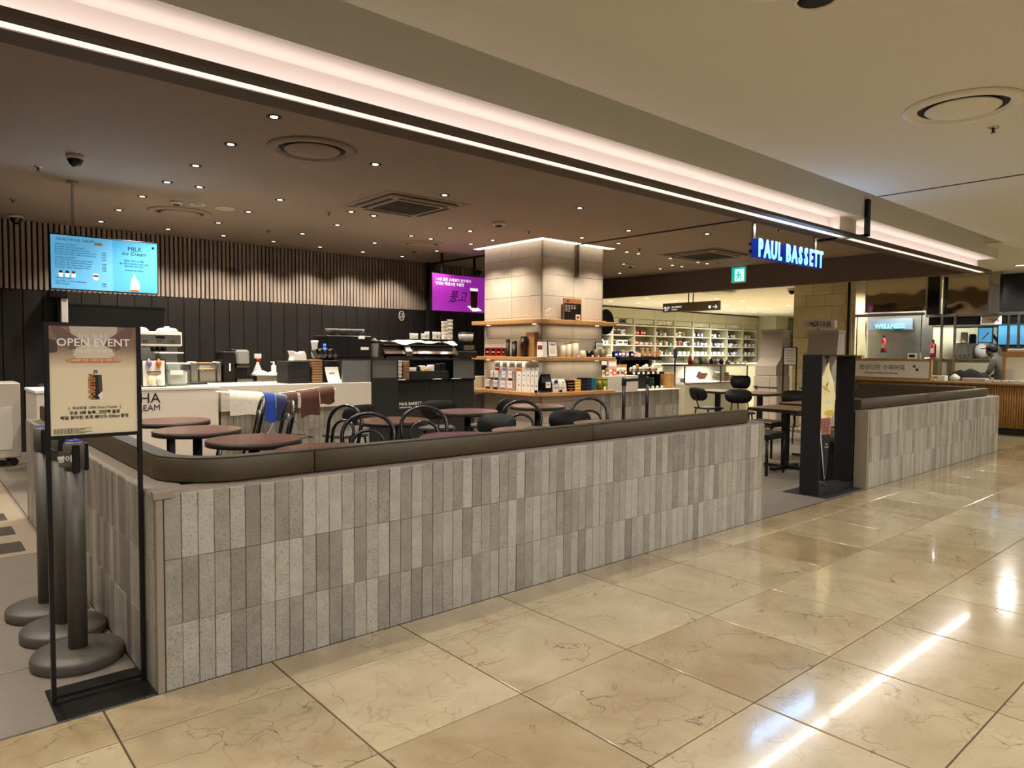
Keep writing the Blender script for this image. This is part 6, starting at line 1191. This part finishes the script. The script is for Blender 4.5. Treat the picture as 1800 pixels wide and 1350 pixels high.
far_xy = [(p.x, p.y) for p in (gz(a_, b_, ZM+.02) for a_, b_ in far_px) if p.y < 15.3 and 12.5 < p.x < 30]+[(20.5, 6.0), (20.5, 9.5), (24.5, 8.0), (24.5, 12.0), (16.6, 2.2), (16.6, 5.2)]  # the closing fixed positions are extra downlights added to light the shops
for i, (x, y) in enumerate(far_xy):
    d = thing('shop_downlight', 'bright recessed downlight in the far cream ceiling, %s listed from the fascia' % nth(i), 'downlight', (x, y, ZM+.02), 0, 'far shop downlights'); child('trim_ring', MT, d, scale=(1.5,1.5,1)); child('lens', ML, d, scale=(1.6,1.6,2)); lamp('downlight_lamp', 'SPOT', (0,0,-.03), 105, (1,.97,.89), d, .07, spot=R(160), blend=.5)

# ================================================================== FISH-CAKE SHOP AT THE RIGHT
XK = 14.4
fk = thing('fluted_counter', 'long fluted wooden counter of the fish-cake shop', 'counter', (14.7, 4.2, 0))
MB().box(XK+.03, 15.0, 1.2, 6.75, .12, .86).build('carcass', 'flute', fk, True); MB().box(XK+.06, 14.98, 1.25, 6.7, 0, .12).build('kick', 'black_matte', fk, True)
fl = MB(); n_ = 150
for k in range(n_): y = 1.2+5.55*(k+.5)/n_; fl.lathe([(.0165,.12),(.0165,.86)], XK+.026, y, n=6)
o = fl.build('flutes', 'flute', fk, True); o['kind'] = 'stuff'
MB().cbox(XK-.03, 15.02, 1.15, 6.8, .86, .905, .006).build('top', 'counter_stone', fk, True); MB().box(XK-.034, XK-.03, 1.15, 6.8, .862, .88).build('edge', 'oak_edge', fk, True)
y1, y0 = 6.62, gx(1638, 650, XK+.02).y; zA, zB = .906, gx(1560, 632, XK+.02).z
sb2 = thing('shop_sign_board', 'wood framed white sign board with Korean lettering on the fluted counter', 'sign board', (XK+.05, (y0+y1)/2, zA)); MB().box(XK, XK+.05, y0, y1, zA, zB).build('frame', 'oak', sb2, True); MB().box(XK-.004, XK, y0+.04, y1-.03, zA+.035, zB-.03).build('panel', 'paper', sb2, True)
yt_ = gx(1552, 640, XK).y; hB = zB-zA
text('정성다한 수제어묵', .112, 'ink_black', sb2, (XK-.006, yt_+.02, zA+hB*.48), '-x', ext=.001, name='lettering'); text('Premium Handmade Fishcake', .052, 'ink_black', sb2, (XK-.006, yt_+.02, zA+hB*.26), '-x', ext=.001, name='lettering')
for a_, b_ in ((1607, 644), (1612, 650)): p = gx(a_, b_, XK-.006); MB().lathe([(.025,0),(.025,.004)], p.x-.002, p.y, p.z, 12, 'x').build('red_dot', 'wine', sb2, True)
for a_, b_ in ((1458, 641), (1463, 645)): p = gx(a_, b_, XK-.006); MB().lathe([(.025,0),(.025,.004)], p.x-.002, min(p.y, y1-.08), p.z, 12, 'x').build('black_dot', 'ink_black', sb2, True)
XS = 15.6
yA, yB = gx(1395, 560, XS).y, gx(1486, 560, XS).y; zc2 = ZM+.02
pw = struct(MB().box(XS+.01, XS+1.2, yB-.15, yA, 0, zc2).build('wall_stone', 'stone_joint'), 'beige stone clad pillar behind the kiosk', 'pillar')
zr_ = [0, .35, .7, 1.05, 1.4, 1.75, 2.1, 2.45, 2.7, zc2]
for k in range(len(zr_)-1):
    n_ = 3; off = .33*(k % 2)
    ys_ = sorted(set([yB-.15, yA]+[yB-.15+(yA-yB+.15)*(j+off)/n_ for j in range(n_+1) if yB-.15 < yB-.15+(yA-yB+.15)*(j+off)/n_ < yA]))
    for j in range(len(ys_)-1):
        MB().cbox(XS-.01, XS+.01, ys_[j]+.003, ys_[j+1]-.003, zr_[k]+.003, zr_[k+1]-.003, .002).build('stone', 'stone_wall', pw, True)
struct(MB().box(XS-.03, XS-.011, yB-.10, yB-.05, 0, zc2).build('trim_6', 'black_matte'), 'dark upright joint in the stone wall', 'trim')
yC_ = gx(1503, 560, XS).y; w4 = struct(MB().box(XS+.01, XS+1.0, yC_, yB-.15, 0, zc2).build('wall_stone_return', 'stone_wall'), 'stone wall strip left of the kitchen glass', 'wall')
hs_ = thing('shop_header_sign', 'white box sign with Korean letters on the stone pillar', 'sign', (13.4, 7, 2.0)); XH = 13.55; ya, yb2 = gx(1405, 570, XH).y, gx(1467, 570, XH).y; za, zb3 = gx(1436, 576.5, XH).z, gx(1436, 563.5, XH).z
MB().cbox(XH, XH+.12, yb2, ya, za, zb3, .005).build('box', 'white', hs_, True); text('어묵다움', .125, 'ink_black', hs_, (XH-.002, (ya+yb2)/2-.06, za+.03), '-x', ext=.001); MB().box(XH+.06, XH+.10, (ya+yb2)/2-.03, (ya+yb2)/2+.03, 0, za).build('post', 'kiosk', hs_, True)
for a_ in (0, .05): MB().lathe([(.018,0),(.018,.004)], XH-.003, ya-.26-a_, za+.085-a_*.9, 10, 'x').build('dot', 'ink_black', hs_, True)
# kitchen glass, mirrors, columns
def pan(px0, px1, py0, py1, x, m_, name, label, cat='panel', th=.03, parts=None):
    y1, y0 = gx(px0, 600, x).y, gx(px1, 600, x).y; z1, z0 = gx((px0+px1)/2, py0, x).z, gx((px0+px1)/2, py1, x).z
    if py0 < 510: z1 = ZM+.019
    t = thing(name, label, cat, (x, (y0+y1)/2, z0)); MB().box(x, x+th, y0, y1, z0, z1).build('sheet', m_, t, True); MB().box(x-.006, x, y0, y0+.02, z0, z1).box(x-.006, x, y1-.02, y1, z0, z1).build('edge', 'steel', t, True); return t, y0, y1, z0, z1
pan(1519, 1626, 503, 548, XS, 'wavy', 'steel_cladding', 'wavy polished steel panel above the kitchen window, left'); pan(1655, 1736, 500, 552, XS+.1, 'wavy', 'steel_cladding', 'wavy polished steel panel above the kitchen hatch, right')
pan(1626, 1651, 499, 553, XS-.1, 'mirror_dark', 'dark_pier', 'dark glossy pier between the wavy steel panels'); pan(1736, 1754, 497, 551, XS-.1, 'steel', 'steel_pier', 'grey steel pier right of the wavy panels', th=.2)
t, y0, y1, z0, z1 = pan(1505, 1620, 556, 630, XS, 'glass', 'kitchen_window', 'large kitchen window in steel frame above the sign board', 'window', .01)
MB().box(XS-.02, XS+.04, y0-.03, y1+.03, z0-.05, z0).box(XS-.02, XS+.04, y0-.03, y1+.03, z1, z1+.06).build('frame', 'steel', t, True); MB().box(XS+.6, XS+.63, y0, y1, 0, z1+.3).build('rear_wall', 'steel_brushed', t, True)
ws_ = thing('wellness_sign', 'glowing WELLNESS shop sign seen through the kitchen window', 'sign', (XS+.5, 5.5, 1.8)); p = gx(1563, 573, XS+.5); MB().box(XS+.52, XS+.56, p.y-.45, p.y+.45, p.z-.08, p.z+.16).build('panel', 'shop_back_blue', ws_, True); text('WELLNESS', .13, 'blue_white', ws_, (XS+.515, p.y, p.z-.05), '-x', ext=.003, bold=.004)
def extinguisher(px, py, x, label, zb_):
    p = gx(px, py, x); t = thing('fire_extinguisher', label, 'fire extinguisher', (x, p.y, zb_)); h = .30
    MB().lathe([(.05,0),(.055,.02),(.055,h*.8),(.03,h*.92),(.018,h)], n=16).build('cylinder', 'bottle_red', t); MB().box(-.03,.03,-.012,.012,h,h+.05).build('handle', 'black', t); MB().tube([(.02,0,h),(.07,0,h*.9),(.075,0,h*.3)], .009, 6).build('hose', 'black', t); MB().box(-.057,-.05,-.03,.03,h*.25,h*.6).build('label', 'paper', t); MB().box(-.05,.06,-.05,.05,-.02,0).build('stand', 'steel', t)
kt = thing('kitchen_bench', 'steel kitchen bench behind the fluted counter', 'bench', (16.2, 4.2, 0)); yb0, yb1 = gx(1800, 620, XS+.2).y-1.2, gx(1626, 620, XS+.2).y; zb4 = gx(1700, 630, XS+.2).z; MB().box(XS+.2, XS+1.1, yb0, yb1, 0, zb4-.03).build('carcass', 'shop_cream', kt, True); MB().cbox(XS+.16, XS+1.12, yb0, yb1, zb4-.03, zb4, .005).build('top', 'steel', kt, True)
extinguisher(1553, 614, XS+.35, 'red fire extinguisher behind the kitchen window', gx(1553, 618, XS+.35).z); extinguisher(1640, 614, XS+.2, 'red fire extinguisher beside the kitchen hatch', zb4+.021)
kb = thing('kitchen_rear_wall', 'tiled grey kitchen wall behind the steel bench', 'wall', (17.2, 3.5, 0)); MB().box(XS+1.4, XS+1.45, yb0-1, yb1+1.2, 0, 2.2).build('tiled_face', 'shop_cream', kb, True); MB().box(XS+1.38, XS+1.40, yb0-1, yb1+1.2, 2.0, 2.6).build('upper_face', 'beam_dark', kb, True)
hd = thing('extractor_hood', 'long dark extractor hood above the kitchen bench', 'hood', (16, 4.2, 1.9)); zh0, zh1 = gx(1700, 571, XS+.3).z, gx(1700, 553, XS+.3).z; MB().box(XS+.2, XS+1.2, yb0, yb1-.05, zh0, zh1).build('hood', 'black_steel', hd, True); MB().box(XS+.16, XS+.2, yb0, yb1, zh1-.04, zh1+.02).build('front_rail', 'steel', hd, True); MB().box(XS+.5, XS+.9, yb0+.4, yb1-.4, zh1, ZM+.02).build('duct', 'black_steel', hd, True)
for k, px in enumerate((1655, 1678, 1772, 1790)):
    p = gx(px, 600, XS+.12); t = thing('steel_post', 'slim steel post of the kitchen hatch, %s from the left' % nth(k), 'post', (XS+.12, p.y, .905), 0, 'kitchen hatch posts'); MB().box(-.02, .02, -.02, .02, -.905, zh1-.905).build('tube', 'steel', t); MB().box(-.03, .03, -.03, .03, -.905, -.895).build('foot', 'steel', t)
y1, y0 = gx(1680, 620, XS+.45).y, gx(1710, 620, XS+.45).y; zm1 = gx(1695, 603, XS+.45).z
mw = thing('microwave', 'steel microwave oven on the kitchen bench', 'microwave', (XS+.6, (y0+y1)/2, zb4)); MB().cbox(XS+.45, XS+.85, y0, y1, zb4, zm1, .008).build('case', 'steel', mw, True); MB().box(XS+.445, XS+.45, y0+.10, y1-.03, zb4+.04, zm1-.03).build('door', 'steel_brushed', mw, True)
for k in range(4): MB().lathe([(.014,0),(.014,.006)], XS+.44, y0+.06+.08*k, zb4+.06, 8, 'x').build('knob', 'black', mw, True)
for k, (px, h_, m_, l) in enumerate(((1694,.22,'white','white jug on top of the microwave'),(1710,.18,'black','black kettle on top of the microwave'))):
    p = gx(px, 600, XS+.6); t = thing('kitchen_jug', l, 'jug', (XS+.62, min(max(p.y, y0+.06), y1-.06), zm1)); MB().lathe([(.06,0),(.065,.02),(.06,h_*.9),(.05,h_)], n=16).build('body', m_, t); MB().tube([(.05,-.03,h_*.85),(.11,-.03,h_*.8),(.11,-.03,h_*.3),(.055,-.03,h_*.25)], .008, 6).build('handle', m_, t)
p = gx(1725, 612, XS+.5); gd = thing('glass_dome', 'clear ribbed glass dome on the kitchen bench', 'dome', (XS+.5, p.y, zb4)); MB().lathe([(.12,0),(.12,.18),(.09,.25),(.03,.29),(.001,.30)], n=20).build('dome', 'plastic_clear', gd); MB().lathe([(.018,.30),(.02,.33),(.001,.335)], n=10).build('knob', 'steel', gd)
p = gx(1732, 588, XS+.9); so = thing('order_screen', 'small blue order screen on the kitchen wall', 'screen', (XS+.9, p.y, p.z-.15)); MB().box(XS+.9, XS+.94, p.y-.13, p.y+.13, p.z-.17, p.z+.15).build('case', 'black', so, True); MB().box(XS+.895, XS+.9, p.y-.115, p.y+.115, p.z-.155, p.z+.135).build('picture', 'screen_blue2', so, True); MB().box(XS+.92, XS+1.4, p.y-.02, p.y+.02, p.z-.02, p.z+.02).build('arm', 'black', so, True); MB().tube([(XS+.893, p.y+.05, p.z-.1), (XS+.893, p.y-.06, p.z+.04)], .012, 6).build('hand_icon', 'paper', so, True)
for k, (px, py) in enumerate(((1786, 588), (1866, 568))):
    p = gx(px, py, XS+1.3); t = thing('menu_monitor', 'pale blue menu monitor at the right edge, %s' % ('left one' if k == 0 else 'right one'), 'screen', (XS+1.3, p.y, p.z-.2)); MB().box(XS+1.33, XS+1.375, p.y-.33, p.y+.33, p.z-.22, p.z+.2).build('case', 'black', t, True); MB().box(XS+1.325, XS+1.33, p.y-.31, p.y+.31, p.z-.2, p.z+.18).build('picture', 'screen_blue2', t, True); MB().box(XS+1.35, XS+1.4, p.y-.03, p.y+.03, p.z-.03, p.z+.03).build('mount', 'black', t, True)
p = gx(1742, 563, XS+.1); ws2 = thing('hanging_card', 'small white hanging card with red lettering under the hood', 'sign', (XS+.1, p.y, p.z-.06)); MB().box(XS+.1, XS+.11, p.y-.17, p.y+.17, p.z-.08, p.z+.08).build('card', 'white', ws2, True); MB().tube([(XS+.097, p.y+.02-.03*k, p.z+.02*math.sin(k*2.2)) for k in range(6)], .010, 5).build('red_script', 'red', ws2, True); MB().box(XS+.102, XS+.108, p.y-.02, p.y-.015, p.z+.08, zh1).build('string', 'black', ws2, True)
# things lying on the fluted counter
xc = XK+.25
def onc(px): return gx(px, 665, xc).y
y = onc(1696); lump = MB(); n_ = 16; vs = []
for i in range(n_+1):
    for j in range(9):
        u, v = i/n_*2-1, j/8*2-1; h = max(0, (1-u*u)*(1-v*v))**.5; vs.append((xc+.2+.16*v, y-.36*u, .9065+.20*h*(1+.12*math.sin(i*1.1+j))+.01*math.sin(i*2+j)*h))
lump._add(vs, [(i*9+j,i*9+j+1,(i+1)*9+j+1,(i+1)*9+j) for i in range(n_) for j in range(8)], True); tag(lump.build('covered_bundle', 'cloth_black'), 'black cloth covered bundle lying on the fluted counter', 'bundle')
y = onc(1650); wb2 = thing('printed_box', 'low white box with black printed marks on the fluted counter', 'box', (XK+.14, y, .905)); MB().cbox(-.08,.1,-.16,.16,0.001,.09,.004).build('carton', 'white', wb2); text('수제', .06, 'ink_black', wb2, (-.082, 0.02, .02), '-x', ext=.001, world=False, bold=.001)
y = onc(1683); t = MB().lathe([(.05,0),(.09,.03),(.08,.08),(.03,.12),(.01,.13)], XK+.1, y, .906, 9).build('plastic_bag', 'white_cloth'); tag(t, 'crumpled white plastic bag on the fluted counter', 'bag')
y = onc(1718); t = MB().cbox(XK+.02, XK+.20, y-.2, y+.18, .906, .97, .006).build('pink_carton', 'pink'); tag(t, 'long flat pink carton on the fluted counter edge', 'box')
y = onc(1752); tb = thing('glass_food_cover', 'tilted clear food cover with foil on the fluted counter', 'cover', (XK+.06, y-.12, .906)); MB().cbox(0,.2,-.17,.17,0,.03,.006).build('tray', 'black', tb); MB().box(.0,.012,-.15,.15,.031,.24).xf(Matrix.Rotation(R(18), 4, 'Y')).build('cover', 'glass', tb)
y = gx(1637, 660, XK).y; t = MB().cbox(XK-.02, XK+.06, y-.08, y+.02, .906, .935, .01).build('yellow_cloth', 'corn_yellow'); tag(t, 'small folded yellow cloth on the fluted counter by the sign board', 'cloth')
for k in range(5):
    y = gx(1737+15*k, 668, XK).y; t = thing('counter_tag', 'small white stone price block, %s from the left on the fluted counter edge' % nth(k), 'price tag', (XK+.0, y, .906), 0, 'price blocks on the fluted counter'); MB().cbox(-.02,.03,-.055,.055,0,.045,.004).build('block', 'ceramic', t); MB().box(-.022,-.02,-.035,.035,.012,.034).build('print', 'paper', t)
ya = gx(1762, 640, XK+.3).y; wf_ = thing('wood_display_frame', 'wooden display frame with cream panel at the right end of the fluted counter', 'display', (XK+.4, ya-.4, .905)); zt = gx(1780, 618, XK+.3).z
MB().box(XK+.3, XK+.36, ya-.04, ya, .906, zt).box(XK+.3, XK+.36, ya-1.2, ya-.04, zt-.08, zt).build('frame', 'oak', wf_, True); MB().box(XK+.36, XK+.40, ya-1.2, ya, .906, zt-.09).build('panel', 'shop_white', wf_, True)
t = MB().cbox(XK+.3, XK+.4, ya-.33, ya-.06, zt+.001, zt+.05, .006).build('towel_stack', 'white_cloth'); tag(t, 'stack of folded white towels on the wooden display frame', 'towels')
ob1 = thing('order_terminal', 'small white order terminal on the ledge under the kitchen window', 'terminal', (XS-.15, gx(1604, 627, XS-.15).y, .905)); pz = gx(1604, 631, XS-.15).z
MB().box(-.02, .05, -.06, .06, -.905, pz-.905).build('pedestal', 'steel', ob1); MB().box(-.03, -.01, -.08, .08, pz-.905, pz-.905+.12).build('case', 'white', ob1); MB().box(-.034, -.03, -.055, .055, pz-.905+.03, pz-.905+.09).build('display', 'ink', ob1)
wbx = MB().cbox(XK+.06, XK+.2, gx(1516, 628, XK+.1).y, gx(1494, 628, XK+.1).y, zB+.001, zB+.075, .004).box(XK+.06, XK+.2, gx(1516, 628, XK+.1).y, gx(1494, 628, XK+.1).y, .906, zB).build('wooden_box', 'oak'); tag(wbx, 'pale wooden box behind the left end of the sign board', 'box')

# person behind the counter at the far right, head bent under a dark cap
pm = gx(1764, 610, XS-.28)
ps_ = thing('person', 'person in a grey top and dark cap bending forward at the far kitchen bench', 'person', (pm.x, pm.y, 0), R(165))
sk = bpy.data.meshes.new('body'); J = [(0,0,.85),(0,.02,1.08),(0,-.05,1.27),(0,-.13,1.36),(0,-.20,1.43),(.17,-.06,1.27),(.23,-.12,1.05),(.14,-.30,.98),(-.17,-.06,1.27),(-.23,-.12,1.05),(-.14,-.30,.98),(.09,0,.82),(.10,-.01,.45),(.10,.02,.06),(.10,-.09,.03),(-.09,0,.82),(-.10,-.01,.45),(-.10,.02,.06),(-.10,-.09,.03)]
E_ = [(0,1),(1,2),(2,3),(3,4),(2,5),(5,6),(6,7),(2,8),(8,9),(9,10),(0,11),(11,12),(12,13),(13,14),(0,15),(15,16),(16,17),(17,18)]
RR = [.13,.13,.13,.055,.075,.065,.048,.035,.065,.048,.035,.085,.06,.042,.035,.085,.06,.042,.035]
sk.from_pydata([tuple(v) for v in J], E_, []); bo = bpy.data.objects.new('body', sk); COL.objects.link(bo); bo.parent = ps_
md = bo.modifiers.new('skin', 'SKIN'); 
for v, r in zip(sk.skin_vertices[0].data, RR): v.radius = (r, r)
sk.skin_vertices[0].data[0].use_root = True; bo.modifiers.new('sub', 'SUBSURF').levels = 1; sk.materials.append(MATS['charcoal'])
MB().sphere(0, -.215, 1.455, .078, .092, .105).build('face', 'skin', ps_); MB().sphere(0, -.195, 1.49, .086, .098, .085).build('hair', 'ink_black', ps_)
cp = MB().lathe([(.094,1.50),(.096,1.53),(.075,1.585),(.03,1.605),(.001,1.608)], 0, -.205, n=20); cp.box(-.07,.07,-.37,-.28,1.50,1.512); cp.build('cap', 'ink', ps_)

# ================================================================== SMALL PIECES BELONG TO THEIR PARTS
RULES = {'poster_text': ['sheet'], 'apron_print': ['sheet'], 'arm_print': ['sheet'], 'dough_print': ['sheet'], 'towel_print': ['sheet'], 'banner_print': ['sheet'], 'carton_print': ['sheet'], 'cap_print': ['sheet'], 'splash_print': ['sheet'],
         'menu_text': ['left_picture'], 'cup_picture': ['left_picture'], 'topping_picture': ['left_picture'], 'ice_cream_picture': ['right_picture'], 'cone_picture': ['right_picture', 'card'], 'logo_mark': ['right_picture'], 'caption': ['picture'], 'brush_stroke': ['picture'], 'drink_picture': ['picture'], 'foam_picture': ['picture'], 'napkin_picture': ['picture'],
         'text_line': ['board', 'sheet'], 'picture_dark': ['picture'], 'picture_red': ['picture'], 'grille': ['panel'], 'grille_back': ['panel'], 'air_slot': ['panel'], 'button': ['control_panel'], 'display': ['control_panel'], 'knob': ['door'], 'label': ['carton', 'bottle', 'packet', 'bag', 'cylinder', 'pouch'], 'print': ['carton', 'card', 'board', 'block'],
         'dot_print': ['carton'], 'colour_band': ['carton'], 'colour_stripe': ['carton'], 'handle': ['cup', 'body', 'cylinder'], 'logo': ['cup', 'body'], 'swirl_highlight': ['swirl'], 'swirl_shade_print': ['swirl'], 'seed_print': ['swirl'], 'waffle_line': ['cone'], 'lettering': ['panel', 'swirl', 'box'], 'red_dot': ['panel'], 'black_dot': ['panel'], 'letters': ['sign_panel'], 'arrow': ['board'],
         'escalator_symbol': ['board'], 'round_symbol': ['board'], 'running_figure': ['green_face'], 'doorway': ['green_face'], 'sticker': ['housing'], 'seam': ['housing'], 'belt_clip': ['head'], 'cap': ['head'], 'shelf_light': ['board'], 'price_card': ['tag_rail'], 'inner_hoop': ['back_frame'], 'seat': ['seat_ring'], 'piping': ['corner_cushion']}
IDM = Matrix.Identity(4)
for root in [o for o in COL.objects if o.parent is None and o.type == 'EMPTY']:
    kids = list(root.children); by = {}
    for c in kids: by.setdefault(c.name.split('.')[0], c)
    for c in kids:
        for tgt in RULES.get(c.name.split('.')[0], ()):
            p = by.get(tgt)
            if p is not None and p is not c and p.type == 'MESH' and p.location.length == 0: c.parent = p; break
